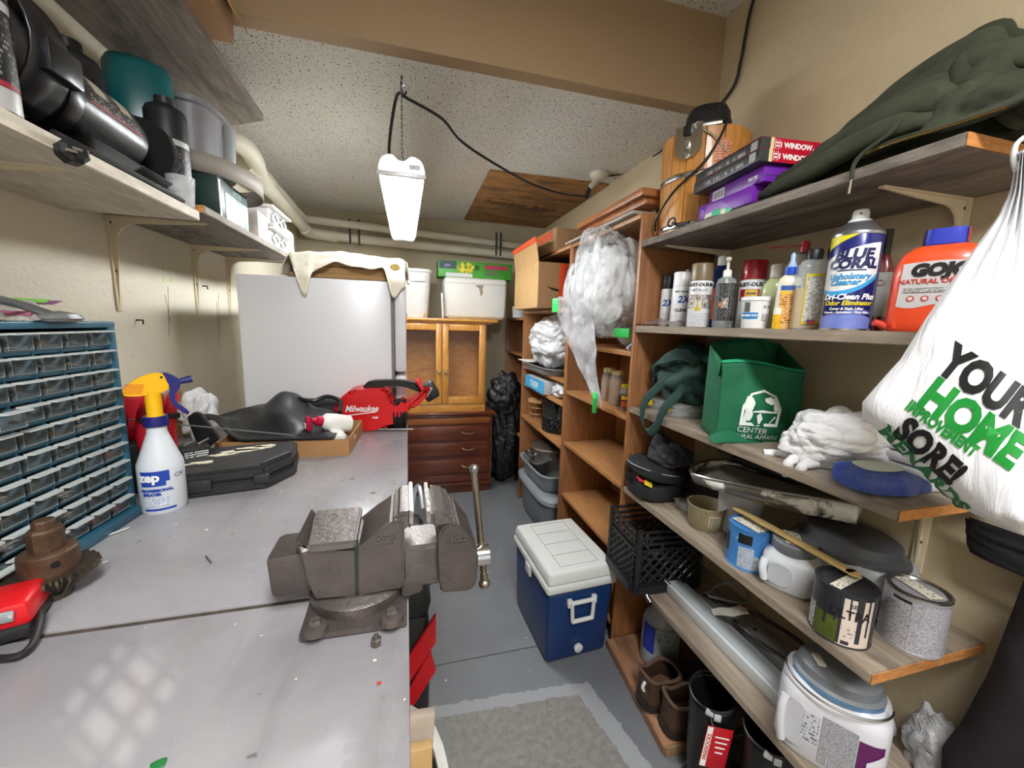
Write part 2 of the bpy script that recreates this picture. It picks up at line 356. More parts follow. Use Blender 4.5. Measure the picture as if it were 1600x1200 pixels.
def bracket(label, wx, y, z, sgn, m, L=.25, H=.28, grp=None):
    t = thing('shelf_bracket', label, 'bracket', (wx, y, z), 0, grp); s = sgn
    b = B(); b.box((s * .0025, 0, -H / 2), (.005, .026, H), .001); obj('wall_flange', b, m, t)
    b = B(); b.prism([(0, -.013), (L * s, -.006), (L * s, .006), (0, .013)], .004, z0=-.004); obj('arm', b, m, t)
    b = B(); c = .05
    P = [(s * .004, -H), (s * .012, -H * .6), (s * .018, -.018 - c)] + [(s * (.018 + c * (1 - cos(a))), -.018 - c * (1 - sin(a))) for a in (.3, .7, 1.1, 1.45)] + [(s * L * .6, -.013), (s * L, -.005), (s * L, -.004), (s * .004, -.004)]
    b.prism(P, .005, rot=(R(90), 0, 0), z0=-.0025); obj('web', b, m, t)
    for zz in (-.02, -.16):
        b = B(); b.cyl((s * .005, 0, zz), (s * .008, 0, zz), .005, seg=8); obj('screw', b, mat('#55503f', .5, .6), t)
    return t
cream = mat('#dccfb2', .5, 0, .05)
for y, zz, lab in ((.34, 1.707, 'cream shelf bracket under the whitewashed shelf, above the drawer cabinet'), (.96, 1.707, 'cream shelf bracket under the whitewashed shelf, with a nail mark below it'), (1.5, 1.733, 'cream shelf bracket under the grey-brown left shelf, above the long rust runs'), (1.98, 1.733, 'cream shelf bracket under the grey-brown left shelf, just beside the white fridge'), (2.3, 1.733, 'cream shelf bracket half hidden in shadow over the white fridge')):
    bracket(lab, XL, y, zz, 1, cream)
bracket('beige shelf bracket under the hoodie, by the hanging shopping bag', XR, .66, SZ1 - .024, -1, cream, .27, .22)
bracket('beige shelf bracket under the wooden bucket, above the spray cans', XR, 1.36, SZ1 - .024, -1, cream, .29, .22)
bracket('beige shelf bracket behind the stacked white paper under the tote shelf', XR, .62, SZ3 - .024, -1, cream, .24, .24)
# nails, green paint dabs and rust runs on the left wall
for px, py, lab in ((213, 500, 'bent dark nail in the cream wall over the spray bottle'), (316, 447, 'dark hook nail beside the green paint dabs')):
    p = at(px, py, x=XL); b = B(); b.tube([p, p + V((.02, -.004, 0)), p + V((.024, -.012, -.012))], .0025, 6); tag(obj('nail', b, mat('#2a2420', .5, .6)), lab, 'nail')
rm = mat('#8a6f3e', .8, 0, .3); gm = mat('#a8d820', .5, 0, .1)
b = B()
for (x0, y0, x1, y1) in ((262, 448, 264, 527), (257, 460, 266, 505), (341, 458, 343, 545), (338, 470, 341, 520)):
    p, q = at(x0, y0, x=XL), at(x1, y1, x=XL); b.tube([p, (p + q) / 2 + V((.0, .003, 0)), q], .0012, 4)
o = obj('trim_2', b, rm); o['kind'] = 'structure'
b = B()
for px, py in ((255, 437), (267, 438), (306, 431), (307, 448), (313, 434), (254, 420)):
    p = at(px, py, x=XL); b.ball(p, .0055, 1, sc=(.12, 1, 1.3))
o = obj('trim_3', b, gm); o['kind'] = 'structure'
# ---------------------------------------------------------------- white waste pipes
t = thing('drain_pipe', 'white plastic drain pipes running round the ceiling corner and along the back wall', 'pipe')
zp = 2.17
b = B(); b.tube([(XL + .02, 2.12, 2.235), (XL + .13, 2.2, 2.225), (XL + .15, 2.3, 2.2), (XL + .13, 2.42, 2.175), (XL + .115, 2.55, 2.165)], .042, 16, sm=6); obj('elbow_bend', b, pvc, t)
b = B(); b.tube([(XL + .115, 2.5, 2.165), (XL + .115, 3.45, 2.12)], .036, 16); obj('pipe', b, pvc, t)
b = B(); b.tube([(XL + .09, 2.3, 2.25), (XL + .085, 3.55, 2.215)], .03, 14); obj('pipe', b, pvc, t)
b = B(); b.tube([(XL + .115, 3.42, 2.12), (XL + .13, 3.56, 2.115), (XL + .3, 3.62, 2.11)], .042, 16, sm=6); obj('elbow_bend', b, pvc, t)
b = B(); b.tube([(XL + .2, 3.62, 2.115), (1.24, 3.62, 2.06)], .036, 16); obj('pipe', b, pvc, t)
b = B(); b.tube([(XL + .08, 3.56, 2.215), (1.24, 3.66, 2.155)], .03, 14); obj('pipe', b, pvc, t)
for q0, q1, r in (((XL + .1, 2.33, 2.19), (XL + .118, 2.4, 2.17), .05), ((XL + .115, 2.49, 2.167), (XL + .115, 2.58, 2.162), .047), ((XL + .06, 2.145, 2.23), (XL + .1, 2.18, 2.228), .05), ((XL + .26, 3.615, 2.112), (XL + .32, 3.62, 2.11), .046)):
    b = B(); b.cyl(q0, q1, r, seg=18); obj('coupling', b, pvc, t)
for x in (-.43, -.36, .79, .83):
    b = B(); b.box((x, 3.585, 2.15), (.016, .006, .2), .001); obj('strap', b, mat('#3c3c3c', .5, .4), t)
# ---------------------------------------------------------------- plywood patch on the ceiling
t = thing('plywood_panel', 'brown plywood patch with faded handwriting on the popcorn ceiling', 'panel')
wp = wood('plywood_sheet', '#6b4522', '#a87a45', 0, 8, .7, dark='#3a2412', stretch=6)
b = B(); b.prism([(.485, 2.42), (1.245, 2.4), (1.245, 3.6), (.5, 3.58)], .012, z0=ZC - .0125); obj('sheet', b, wp, t)
o = txt('Property damage - Pit, but ok', .11, mat('#1e140b', .8, 0, 0), t, (.56, 3.02, ZC - .0145), (R(180), 0, 0), shear=.3, align='LEFT', sx=.43, bold=.0015)
o.rotation_euler = (R(180), 0, R(3))
# ---------------------------------------------------------------- workbench
def benchmat():
    s = NT('worn_grey_benchtop'); v = s.coords(); v2 = s.coords((1, .25, 1))
    col = s.ramp(s.noise(v, 2.2, 5, .6, dist=.6), [(.3, lin('#827e80')), (.5, lin('#939093')), (.7, lin('#9d9c9b'))])
    col = s.mix(s.ramp(s.noise(v2, 9, 6, .7, dist=.5), [(.55, (0, 0, 0)), (.75, (.55, .55, .55))]), col, lin('#6f6b69'))
    col = s.mix(s.ramp(s.noise(v, 1.6, 3, .5, dist=1), [(.6, (0, 0, 0)), (.7, (.4, .4, .4))]), col, lin('#b3a68c'))
    col = s.mix(s.ramp(s.noise(v, 55, 2, .5), [(.745, (0, 0, 0)), (.755, (.8, .8, .8))]), col, lin('#e8e6e0'))
    col = s.mix(s.ramp(s.noise(v, 24, 3, .6), [(.70, (0, 0, 0)), (.73, (.8, .8, .8))]), col, lin('#5a5553'))
    s.set(Base_Color=col, Roughness=s.ramp(s.noise(v, 4, 4), [(.3, (.16,) * 3), (.7, (.34,) * 3)])); s.bump(s.noise(v, 40, 4), .05, .002); return s.m
bm_ = benchmat(); bedge = mat('#5d5750', .6, .3, .2)
t = thing('workbench', 'long workbench with worn glossy grey painted top under the vise', 'workbench')
b = B(); b.box((-.424, 1.2045, .985), (.848, 1.115, .03), .002); obj('top_board', b, bm_, t)
b = B(); b.box((-.424, .048, .983), (.848, 1.18, .03), .002); obj('top_board', b, bm_, t)
b = B(); b.box((-.424, .6425, .985), (.848, .0088, .022)); obj('seam', b, mat('#463d36', .9, 0, .3, 60), t)
b = B(); b.box((-.03, .6, .89), (.035, 2.2, .13), .003); obj('apron', b, mat('#6b5b48', .7, 0, .15), t)
for y in (-.45, 1.68):
    for x in (-.07, -.8):
        b = B(); b.box((x, y, .41), (.08, .08, .82), .003); obj('leg', b, mat('#6b5b48', .7, 0, .15), t)
for (px, py, hx, r, lab) in ((592, 1067, '#c8352c', .0022, 'red'), (248, 1194, '#1f6b34', .006, 'green'), (583, 770, '#5d4f38', .006, 'brown')):
    p = at(px, py, z=1.0); b = B(); b.ball(p, r, 2, lambda d: 1 + .4 * nz(d, 2.5, px), (1.2, 1, .15)); q = obj('paint_splash', b, mat(hx, .5), t)
# ================================================================ LARGE FURNITURE
wmetal = mat('#dcdcdf', .3, 0, .02, 3); seal = mat('#77777a', .6)
t = thing('refrigerator', 'white refrigerator with a cloth-draped box on top, behind the bench', 'refrigerator')
b = B(); b.box((-.345, 2.12, .805), (.57, .68, 1.61), .006); obj('body', b, wmetal, t)
b = B(); b.box((-.054, 2.12, .82), (.012, .66, 1.56)); obj('door_seal', b, seal, t)
b = B(); b.box((-.022, 2.12, .62), (.05, .68, 1.18), .012); d = obj('door', b, wmetal, t)
b = B(); b.box((-.022, 2.12, 1.415), (.05, .68, .38), .012); d = obj('freezer_door', b, wmetal, t)
b = B(); b.box((-.03, 1.82, 1.617), (.05, .05, .012), .003); obj('hinge_cap', b, white, t)
# dark chest of drawers
t = thing('dresser', 'dark brown wooden chest of drawers with drop handles under the oak cabinet', 'dresser', (.28, 3.43, 0))
b = B(); b.box((0, 0, .375), (.84, .46, .61)); obj('carcass', b, w_mah, t)
b = B(); b.box((0, -.01, .70), (.89, .5, .026), .006); b.box((0, -.005, .675), (.87, .48, .02), .008); obj('top_slab', b, w_mah, t)
b = B(); b.box((0, .0, .045), (.82, .44, .09), .004); obj('plinth', b, w_mah, t)
b = B(); b.box((0, -.238, .085), (.86, .016, .03), .006); obj('base_moulding', b, w_mah, t)
b = B(); b.box((0, -.236, .64), (.8, .012, .05), .003); obj('frieze', b, wood('dresser_frieze', '#7d441c', '#94572a', 0, 8, .35), t)
for i, (z, h) in enumerate(((.535, .115), (.395, .115), (.245, .12), (.14, .06))):
    b = B(); b.box((0, -.237, z), (.8, .02, h), .006); d = obj('drawer', b, w_mah, t)
    if i < 3:
        for x in (-.345, .22):
            b = B(); b.tube([(x - .055, -.248, z + .012), (x - .045, -.268, z + .004), (x, -.272, z - .004), (x + .045, -.268, z + .004), (x + .055, -.248, z + .012)], .006, 8, sm=4); obj('handle', b, mat('#8e7a63', .3, .9), d)
b = B(); b.box((.421, -.2, .42), (.004, .05, .5)); q = obj('worn_edge_strip', b, mat('#b79a6c', .7), t)
# oak cabinet with two glass doors
t = thing('oak_cabinet', 'honey oak cabinet with two glazed doors and brass knobs standing on the dresser', 'cabinet', (.28, 3.38, .713))
b = B(); b.box((0, .17, .36), (.72, .01, .72)); obj('back_panel', b, wood('oak_back', '#b97a35', '#d69a54', 0, 6, .5, stretch=4), t)
for x in (-.352, .352): b = B(); b.box((x, 0, .36), (.016, .34, .72)); obj('side_panel', b, w_oak, t)
for z in (.03, .715): b = B(); b.box((0, 0, z), (.69, .34, .03)); obj('rail', b, w_oakh, t)
b = B(); b.box((0, -.17, .032), (.72, .02, .064), .003); obj('base_rail', b, w_oakh, t)
b = B(); b.box((.02, -.01, .752), (.86, .40, .022), .006); b.box((.01, -.005, .735), (.80, .37, .014), .005); obj('crown', b, w_oakh, t)
for sx in (-1, 1):
    fr = B(); cx = sx * .175; w, h = .345, .65; z0 = .395
    for dx in (-1, 1): fr.box((cx + dx * (w / 2 - .024), -.18, z0), (.048, .02, h), .003)
    for dz, hh in ((-1, .06), (1, .05)): fr.box((cx, -.18, z0 + dz * (h / 2 - hh / 2)), (w - .097, .019, hh), .002)
    d = obj('door', fr, w_oak, t)
    g = NT('cabinet_glass_%d' % sx) if sx == -1 else None
    if g: g.set(Base_Color=(.5, .48, .44, 1), Roughness=.03, Alpha=.03); gl = g.m
    b = B(); b.box((cx, -.178, z0), (w - .09, .004, h - .1)); obj('pane', b, gl, d)
    b = B(); b.lathe([(.005, 0), (.005, .012), (.013, .018), (.015, .026), (.009, .032)], 14, (cx - sx * .15, -.19, .34), rot=(R(90), 0, 0)); obj('knob', b, mat('#c8b08a', .25, .9), d)
# ---------------------------------------------------------------- bookcases along the right wall
def bookcase(label, y0, y1, zt, shelves, lift=0, sides=(1, 1), x0=.9, topm=True, depth=None):
    t = thing('bookcase', label, 'bookcase', (0, 0, 0)); xw = XR - .004; xc, dx = (x0 + xw) / 2, xw - x0
    for y, k in ((y0 + .009, sides[0]), (y1 - .009, sides[1])):
        if k: b = B(); b.box((xc, y, zt / 2), (dx, .018, zt), .0015); obj('side_panel', b, w_book, t)
    b = B(); b.box((xw - .003, (y0 + y1) / 2, zt / 2), (.006, y1 - y0 - .037, zt - .01)); obj('back_panel', b, w_bookh, t)
    for z in shelves:
        b = B(); b.box((xc - .003, (y0 + y1) / 2, z - .01), (dx - .012, y1 - y0 - .038, .02), .0015); obj('shelf', b, w_bookh, t)
    b = B(); b.box((xc, (y0 + y1) / 2, zt - .009), (dx, y1 - y0 - .038, .018), .001); obj('top_board', b, w_bookh, t)
    return t
bookcase('brown bookcase with mostly empty shelves between crate and clear plastic bag', 1.432, 2.125, 1.895, (.1, .445, .765, 1.075, 1.35))
bookcase('brown bookcase holding the pots, cartons and grey totes', 2.13, 3.03, 1.9, (.72, .985, 1.125, 1.55))
bookcase('narrow brown bookcase in the back corner beside the black bin bags', 3.035, 3.7, 1.5, (.5, 1.2), x0=.93)
# ================================================================ HANGING SHOP LIGHT
t = thing('shop_light', 'white twin-tube shop light hanging lit from a chain under the ceiling', 'ceiling light', (-.008, 1.62, 1.988), 0, None, (R(2.3), 0, 0))
LL, LW = 1.36, .165
hous = mat('#d6d6d8', .3, .2, .02)
def hprof(w, h): return sp2([(-w / 2, 0), (-w / 2, .02), (-w * .42, h * .8), (-w * .22, h), (-.012, h * .72), (.012, h * .72), (w * .22, h), (w * .42, h * .8), (w / 2, .02), (w / 2, 0)], 3, False)
pf = hprof(LW, .062)
b = B(); b.T = MX.Translation((0, 0, 0))
b.grid(lambda u, v: (pf[min(len(pf) - 1, int(round(u * (len(pf) - 1))))][0], v * LL, pf[min(len(pf) - 1, int(round(u * (len(pf) - 1))))][1]), len(pf) - 1, 1); obj('reflector_housing', b, hous, t, solid=.002, fixn=False)
for y in (-.001, LL + .001):
    b = B(); b.prism(pf, .006, (0, y, 0), (R(90), 0, 0), z0=-.003); q = obj('end_plate', b, hous, t)
    b = B(); b.box((0, y, -.004), (LW + .012, .012, .014), .002); obj('end_trim', b, hous, t)
tubem = glow('lit_fluorescent_tube', (.94, .98, 1, 1), 62)
for x in (-.045, .045):
    b = B(); b.cyl((x, .06, -.012), (x, LL - .1, -.012), .0165, seg=16); tb = obj('fluorescent_tube', b, tubem, t)
    for y in (.045, LL - .085):
        b = B(); b.cyl((x, y - .015, -.012), (x, y + .015, -.012), .0175, seg=16); obj('end_cap', b, steel, tb)
ls = NT('clear_wrap_lens'); tr = ls.n('BsdfTransparent'); gs = ls.n('BsdfGlossy'); gs.inputs['Roughness'].default_value = .15
tl = ls.n('BsdfTranslucent'); mx = ls.n('MixShader'); mx.inputs[0].default_value = .45; ls.l(tr.outputs[0], mx.inputs[1]); ls.l(tl.outputs[0], mx.inputs[2])
m2 = ls.n('MixShader'); m2.inputs[0].default_value = .05; ls.l(mx.outputs[0], m2.inputs[1]); ls.l(gs.outputs[0], m2.inputs[2]); ls.l(m2.outputs[0], ls.out.inputs[0])
lp = [(-LW / 2 + .002, 0), (-LW / 2 + .008, -.03), (-.06, -.042), (0, -.038), (.06, -.042), (LW / 2 - .008, -.03), (LW / 2 - .002, 0)]
b = B(); b.grid(lambda u, v: (lp[int(round(u * 6))][0], .004 + v * (LL - .008), lp[int(round(u * 6))][1]), 6, 1); obj('lens', b, ls.m, t, fixn=False)
for y in (.002, LL - .002): b = B(); b.poly([(x, y, z) for x, z in lp]); obj('lens_end', b, ls.m, t)
b = B(); b.tube([(0, .005, -.01), (.001, 0.0, -.06), (0, .0, -.1)], .0012, 5); b.ball((0, 0, -.1), .004, 1); obj('pull_cord', b, steel, t)
b = B(); b.quad((.028, -.0046, .018), (.066, -.0046, .018), (.066, -.0046, .034), (.028, -.0046, .034), (.038, .016)); obj('warning_print', b, fineprint('lamp_print', '#d6d6d8', '#77777c', 240, 300, .5), t)
# chain, hook, cord and the lampholder it plugs into
t = thing('hanging_chain', 'thin steel link chain holding up the near end of the shop light', 'chain', (-.006, 1.625, 2.052)); n = 17
for i in range(n):
    b = B(); z = i * .0145 - .012; a = (i % 2) * pi / 2
    b.tube([(cos(a) * .0035 * cos(k), sin(a) * .0035 * cos(k), z + .0095 * sin(k)) for k in (0, .8, 1.57, 2.35, 3.14, 3.93, 4.71, 5.5)], .0016, 5, True); obj('link', b, mat('#77756f', .35, .8), t)
b = B(); b.tube([(0, 0, n * .0145 - .012), (.012, 0, n * .0145 - .006), (.0, 0, n * .0145 + .008), (-.003, 0, n * .0145 + .012)], .0016, 6, sm=3); obj('open_hook', b, steel, t)
corem = mat('#16161a', .5, 0, 0)
hk = at(624, 118, z=ZC)
t = tag(obj('ceiling_hook', B().tube([(-.004, hk.y, ZC), (-.006, hk.y, ZC - .04), (.004, hk.y, ZC - .065), (.012, hk.y, ZC - .05)], .0035, 8, sm=4), corem), 'black screw hook in the ceiling over the shop light', 'hook')
cps = [(-.05, 1.65, 2.04), (-.052, 1.65, 2.09), (-.038, 1.66, 2.2), (-.02, hk.y, 2.275), (.0, hk.y, ZC - .062), (.01, hk.y, 2.27)]
far = [(625, 138, 1.66), (690, 185, 1.72), (720, 220, 1.78), (770, 254, 1.88), (830, 287, 2.05), (880, 303, 2.2), (918, 307, 2.3)]
pts = [V(p) for p in cps] + [at(a, c, y=y) for a, c, y in far[1:]]
end = pts[-1]; b = B(); b.tube(pts, .0055, 8, sm=6); t = obj('extension_lead', b, corem); tag(t, 'black cord looping from the shop light over the hook to the ceiling lampholder', 'cord')
pl = B(); pl.cyl(end - V((.01, 0, .01)), end + V((.012, 0, .05)), .014, .012, 12); q = obj('plug', pl, corem, t)
bp = at(936, 279, z=ZC - .03); t = thing('lampholder', 'round white ceiling lampholder with a plug adapter, beside the plywood patch', 'light socket', (bp.x, bp.y, ZC))
b = B(); b.lathe([(.055, -.001), (.055, -.012), (.045, -.03), (.03, -.04)], 24); obj('base', b, mat('#cfc8b8', .35), t)
b = B(); dv = end + V((.012, 0, .05)) - V(t.location); b.cyl((0, 0, -.03), dv, .02, .016, 14); obj('socket_adapter', b, mat('#a8a296', .5), t)
pts = [V((bp.x + .05, bp.y, ZC - .012)), at(985, 268, y=2.2), at(1020, 245, y=1.95), at(1050, 222, x=1.22), at(1075, 195, x=1.22)]
b = B(); b.tube(pts, .004, 8, sm=5); tag(obj('extension_lead', b, corem), 'thin black cord from the lampholder towards the wooden bucket', 'cord')
pts = [at(1122, 168, x=1.235), at(1148, 132, x=1.238), at(1158, 95, x=1.238), at(1166, 50, x=1.238), at(1172, 20, x=1.238), at(1188, -40, x=1.238)]
b = B(); b.tube(pts, .0055, 8, sm=5); t = tag(obj('extension_lead', b, corem), 'thick black cord running up the beige wall above the bucket', 'cord')
# ================================================================ THINGS ON THE BENCH
# drawer cabinet: 12 rows of clear drawers in a blue frame
c0, c1 = V((-.588, 1.02, 0)), V((-.632, .40, 0)); d = c1 - c0; ang = atan2(d.y, d.x)
t = thing('drawer_cabinet', 'blue steel parts cabinet with rows of clear plastic drawers, on the bench by the wall', 'cabinet', (c0.x, c0.y, 1.0), ang)
# local: X runs from the far end towards the near end, local +Y faces the room
blue = mat('#2d5f75', .35, .2, .06); bluec = mat('#27566b', .4, .2, .06)
CW, CD, CH = .66, .19, .43; rows, cols = 10, 12
b = B()
b.box((CW / 2, -CD / 2, CH - .006), (CW, CD, .012), .002); obj('top_panel', b, blue, t)
b = B(); b.box((CW / 2, -CD / 2 + .004, .012), (CW, CD + .012, .024), .004); obj('base_panel', b, blue, t)
for x in (.009, CW - .009): b = B(); b.box((x, -CD / 2, CH / 2), (.018, CD, CH - .014), .003); obj('side_panel', b, blue, t)
b = B(); b.box((CW / 2, -CD + .003, CH / 2), (CW - .02, .006, CH - .02)); obj('back_panel', b, bluec, t)
rh = (CH - .038) / rows; cw = (CW - .036) / cols
for i in range(1, rows): b = B(); b.box((CW / 2, -CD / 2, .025 + i * rh), (CW - .037, CD - .012, .006), .001); obj('shelf_rail', b, blue, t)
for j in range(1, cols):
    b = B(); b.box((.018 + j * cw, -.07, CH / 2), (.004, .13, CH - .04)); obj('divider', b, blue, t)
g = NT('clear_drawer_plastic'); v = g.coords(); g.set(Base_Color=lin('#8f9a9e'), Roughness=.15, Alpha=.16); clearp = g.m
lipm = mat('#b9bfbd', .3, 0, .05)
def drawer_shell():
    b = B(); w, h, dp = cw - .007, rh - .010, .12
    b.box((0, -.001, 0), (w, .002, h)); b.box((0, -dp / 2, -h / 2 + .001), (w - .001, dp, .002))
    for s in (-1, 1): b.box((s * (w / 2 - .001), -dp / 2, 0), (.002, dp, h - .002))
    return b
cont = ['#4d4741', '#8b5a3a', '#b9b4a8', '#5b5f4a', '#3b3a3c', '#a9967a', '#94302c', '#6d6f72', '#c7c2b4']
m0 = ml = mf = None; me_c = {}
for i in range(rows):
    for j in range(cols):
        out = .0 if random.random() > .06 else random.uniform(.008, .02)
        x, z = .018 + (j + .5) * cw, .025 + (i + .5) * rh; loc = (x, .001 + out, z - .001)
        if m0 is None: o = obj('drawer', drawer_shell(), clearp, t); m0 = o.data
        else: o = bpy.data.objects.new('drawer', m0); COL.objects.link(o); o.parent = t
        o.location = loc
        if ml is None:
            b = B(); b.prism([(-cw / 2 + .003, 0), (cw / 2 - .003, 0), (cw / 2 - .006, .013), (-cw / 2 + .006, .013)], .003, (0, 0, rh / 2 - .0065)); q = obj('finger_lip', b, lipm, o); ml = q.data
        else: q = bpy.data.objects.new('finger_lip', ml); COL.objects.link(q); q.parent = o
        if mf is None:
            b = B(); b.tube([(sx * (cw / 2 - .006), .0008, sz * (rh / 2 - .008)) for sx, sz in ((-1, 1), (1, 1), (1, -1), (-1, -1))], .0006, 4, True); q = obj('rim', b, mat('#7f898b', .3), o); mf = q.data
        else: q = bpy.data.objects.new('rim', mf); COL.objects.link(q); q.parent = o
        if random.random() < .85:
            k = (random.choice(cont), random.randint(0, 2))
            if k not in me_c:
                b = B(); so = k[1] * 9.1 + len(me_c); b.grid(lambda u, v: ((u - .5) * (cw - .014), -.004 - v * .1, -rh / 2 + .006 + (.25 + .75 * abs(nz((u * 6, v * 6, so), 1.3))) * (rh * .55) * (.5 + k[1] * .2)), 7, 7)
                q = obj('contents', b, mat(k[0], .5, .25, .5, 160), o); q['kind'] = 'stuff'; me_c[k] = q.data
            else: q = bpy.data.objects.new('contents', me_c[k]); COL.objects.link(q); q.parent = o; q['kind'] = 'stuff'
TC = MX.Translation((c0.x, c0.y, 1.0)) @ MX.Rotation(ang, 4, 'Z')
def ontop(x, y): q = TC @ V((x, y, CH)); return q
# clutter on the cabinet
def pouch(name, label, cat, p, rz, w, l, h, m, seed, tilt=0, parts=None):
    t = thing(name, label, cat, p, rz)
    b = B(); 
    def fn(u, v, s=1):
        e = min(u, 1 - u, v, 1 - v) * 4; e = clamp(e); return ((u - .5) * w, (v - .5) * l, (h * (e ** .6) * (.65 + .6 * nz((u * 4, v * 4, seed), 1)) + h * .12 * nz((u * 17, v * 17, seed), 1)) * s + .002 + tilt * u)
    b.grid(lambda u, v: fn(u, v), 22, 22); b.grid(lambda u, v: (fn(u, v)[0], fn(u, v)[1], .0015 + tilt * u), 4, 4); obj('plastic_pouch', b, m, t)
    return t
fm1 = film('hazy_hardware_bag', '#b7b0a2', .3, .8)
t = pouch('hardware_bag', 'bulging clear bag of hardware on the blue drawer cabinet, nearest the viewer', 'bag', ontop(.27, -.09), ang, .17, .15, .055, fm1, 2.2)
b = B(); b.ball((0, 0, .02), .03, 3, lambda d: 1 + .5 * nz(d, 3, 1), (2.3, 1.6, .6)); obj('hardware', b, mat('#6b5f50', .5, .3, .5, 90), t)
t = pouch('label_bag', 'flat clear packet with purple and green header on the blue drawer cabinet', 'packet', ontop(.115, -.08), ang + .3, .15, .13, .03, film('clear_packet', '#cfc9c4', .3, .8), 5.5)
b = B(); b.box((-.03, .0, .034), (.05, .10, .001), 0, (0, .15, .1)); obj('header_card', b, mat('#7b3f72', .5), t)
b = B(); b.box((.004, .0, .036), (.02, .10, .001), 0, (0, .3, .1)); obj('header_card', b, mat('#6fb04a', .5), t)
b = B(); b.box((.045, .01, .012), (.05, .09, .01), .003); obj('packet_filling', b, mat('#8c4b62', .5, 0, .3, 60), t)
t = thing('metal_bracket', 'bent grey metal strap with round end lying on the drawer cabinet edge', 'bracket', ontop(.19, -.01), ang)
b = B(); b.tube([(.2, -.03, .05), (.1, -.02, .052), (.0, .0, .03), (-.05, .01, .012)], .008, 8, sm=5, flat=.4); obj('strap', b, mat('#8d8f90', .4, .7), t)
b = B(); b.lathe([(.03, 0), (.036, .006), (.03, .014), (.012, .018)], 18, (-.07, .004, .0), 1.2, .8); obj('round_end', b, mat('#8d8f90', .4, .7), t)
# bevel gear
p, r, h = fitc(28, 126, 948, 822, 1.0); p = V((p.x, p.y, 1.0))
rust = mat('#5b4636', .55, .55, .3, 40, .3, 140); gear_m = mat('#5d5449', .4, .8, .25, 40, .2)
t = thing('steel_gear', 'rusty toothed steel gear and shaft standing on the bench in front of the drawers', 'gear', p, .3)
kk = .9
b = B(); b.lathe([(.021, 0), (.022, .002), (.022, .032), (.019, .036)], 28); obj('lower_hub', b, gear_m, t)
b = B(); n = 26
pr = []
for i in range(n * 4):
    a = 2 * pi * i / (n * 4); tooth = i % 4 in (0, 1); pr.append((a, tooth))
v0 = []
def ring(rt, rb, z): return [b._v((cos(a + .08 * (z < .03)) * (rt if tt else rb), sin(a + .08 * (z < .03)) * (rt if tt else rb), z)) for a, tt in pr]
A_, B_, C_ = ring(.030, .026, .018), ring(.056, .047, .040), ring(.054, .046, .047); L4 = len(pr)
for X, Y in ((A_, B_), (B_, C_)):
    for i in range(L4): b.bm.faces.new((X[i], X[(i + 1) % L4], Y[(i + 1) % L4], Y[i]))
b.bm.faces.new(A_[::-1]); b.bm.faces.new(C_); obj('toothed_crown', b, gear_m, t, sharp=20)
b = B(); b.lathe([(.0345, .046), (.0345, .052), (.033, .078), (.031, .08), (.021, .081)], 32); obj('collar', b, rust, t)
b = B(); b.lathe([(.0205, .079), (.0205, .112), (.018, .116), (.0135, .117), (.0135, .127), (.012, .129)], 8); obj('shaft', b, rust, t, sharp=25)
for z, q in ((.065, .0335), (.014, .0222)):
    a = face(p) - .3 - pi / 2 + .15; b = B(); b.cyl((cos(a) * (q - .004), sin(a) * (q - .004), z), (cos(a) * (q + .0006), sin(a) * (q + .0006), z), .0055, seg=14); obj('pin_hole', b, mat('#0c0a09', .8), t)
# red charger with a cord
p = at(35, 985, z=1.0)
t = thing('battery_charger', 'red and black battery charger with looped cord at the bench edge', 'charger', (p.x - .035, p.y - .0, 1.0), .35)
red = mat('#c8161c', .35, 0, .04); bodyk = mat('#1c1c1e', .45)
b = B(); b.box((0, 0, .012), (.10, .08, .02), .006); obj('base', b, bodyk, t)
b = B(); b.box((0, .002, .036), (.095, .07, .034), .008, taper=1.1); obj('red_shell', b, red, t)
b = B(); b.box((.028, -.038, .04), (.018, .004, .016), .002, (0, .1, 0)); obj('badge', b, mat('#b9bcc0', .25, .6), t)
for x in (-.02, .01): b = B(); b.box((x + .01, -.0375, .03), (.004, .006, .02), .001); obj('vent_slot', b, bodyk, t)
cp = [at(x, y, z=1.006) for x, y in ((2, 962), (20, 930), (50, 940), (63, 965), (55, 1000), (30, 1024), (-20, 1030))]
for k, q in enumerate(cp): q.z = (1.085, 1.085, 1.055, 1.02, 1.008, 1.006, 1.006)[k]
b = B(); b.tube([at(0, 926, y=cp[0].y), at(30, 925, y=cp[1].y + .0), *cp[3:]], .0045, 8, sm=6); tag(obj('charger_cord', b, bodyk), 'black cord looping off the red charger onto the bench', 'cord')
# spray bottle
p, r, h = fitc(207, 286, 806, 590, 1.0)
t = thing('spray_bottle', 'translucent spray bottle with yellow and blue trigger head in front of the tool case', 'spray bottle', p, face(p))
g = NT('milky_plastic'); g.set(Base_Color=lin('#dfe4ea'), Roughness=.3, Alpha=.88); milky = g.m
hb = h * .655
b = B(); b.lathe([(r * .93, 0), (r, .006), (r, hb * .48), (r * .985, hb * .55), (r * .8, hb * .66), (r * .52, hb * .84), (r * .43, hb * .9), (r * .43, hb)], 36); obj('bottle', b, milky, t)
b = B(); b.lathe([(r * .9, .004), (r * .955, .008), (r * .955, hb * .22)], 32); obj('liquid', b, mat('#8fb0cf', .2, 0, 0), t)
yel, nav = mat('#eeb510', .35, 0, .03), mat('#22236b', .35, 0, .03)
b = B(); b.lathe([(r * .53, hb * .97), (r * .55, hb * 1.0), (r * .5, hb * 1.08)], 24); obj('collar', b, nav, t)
b = B(); b.lathe([(r * .4, hb * 1.07), (r * .34, hb * 1.1), (r * .36, hb * 1.36)], 20); obj('neck', b, yel, t)
k = r / .04
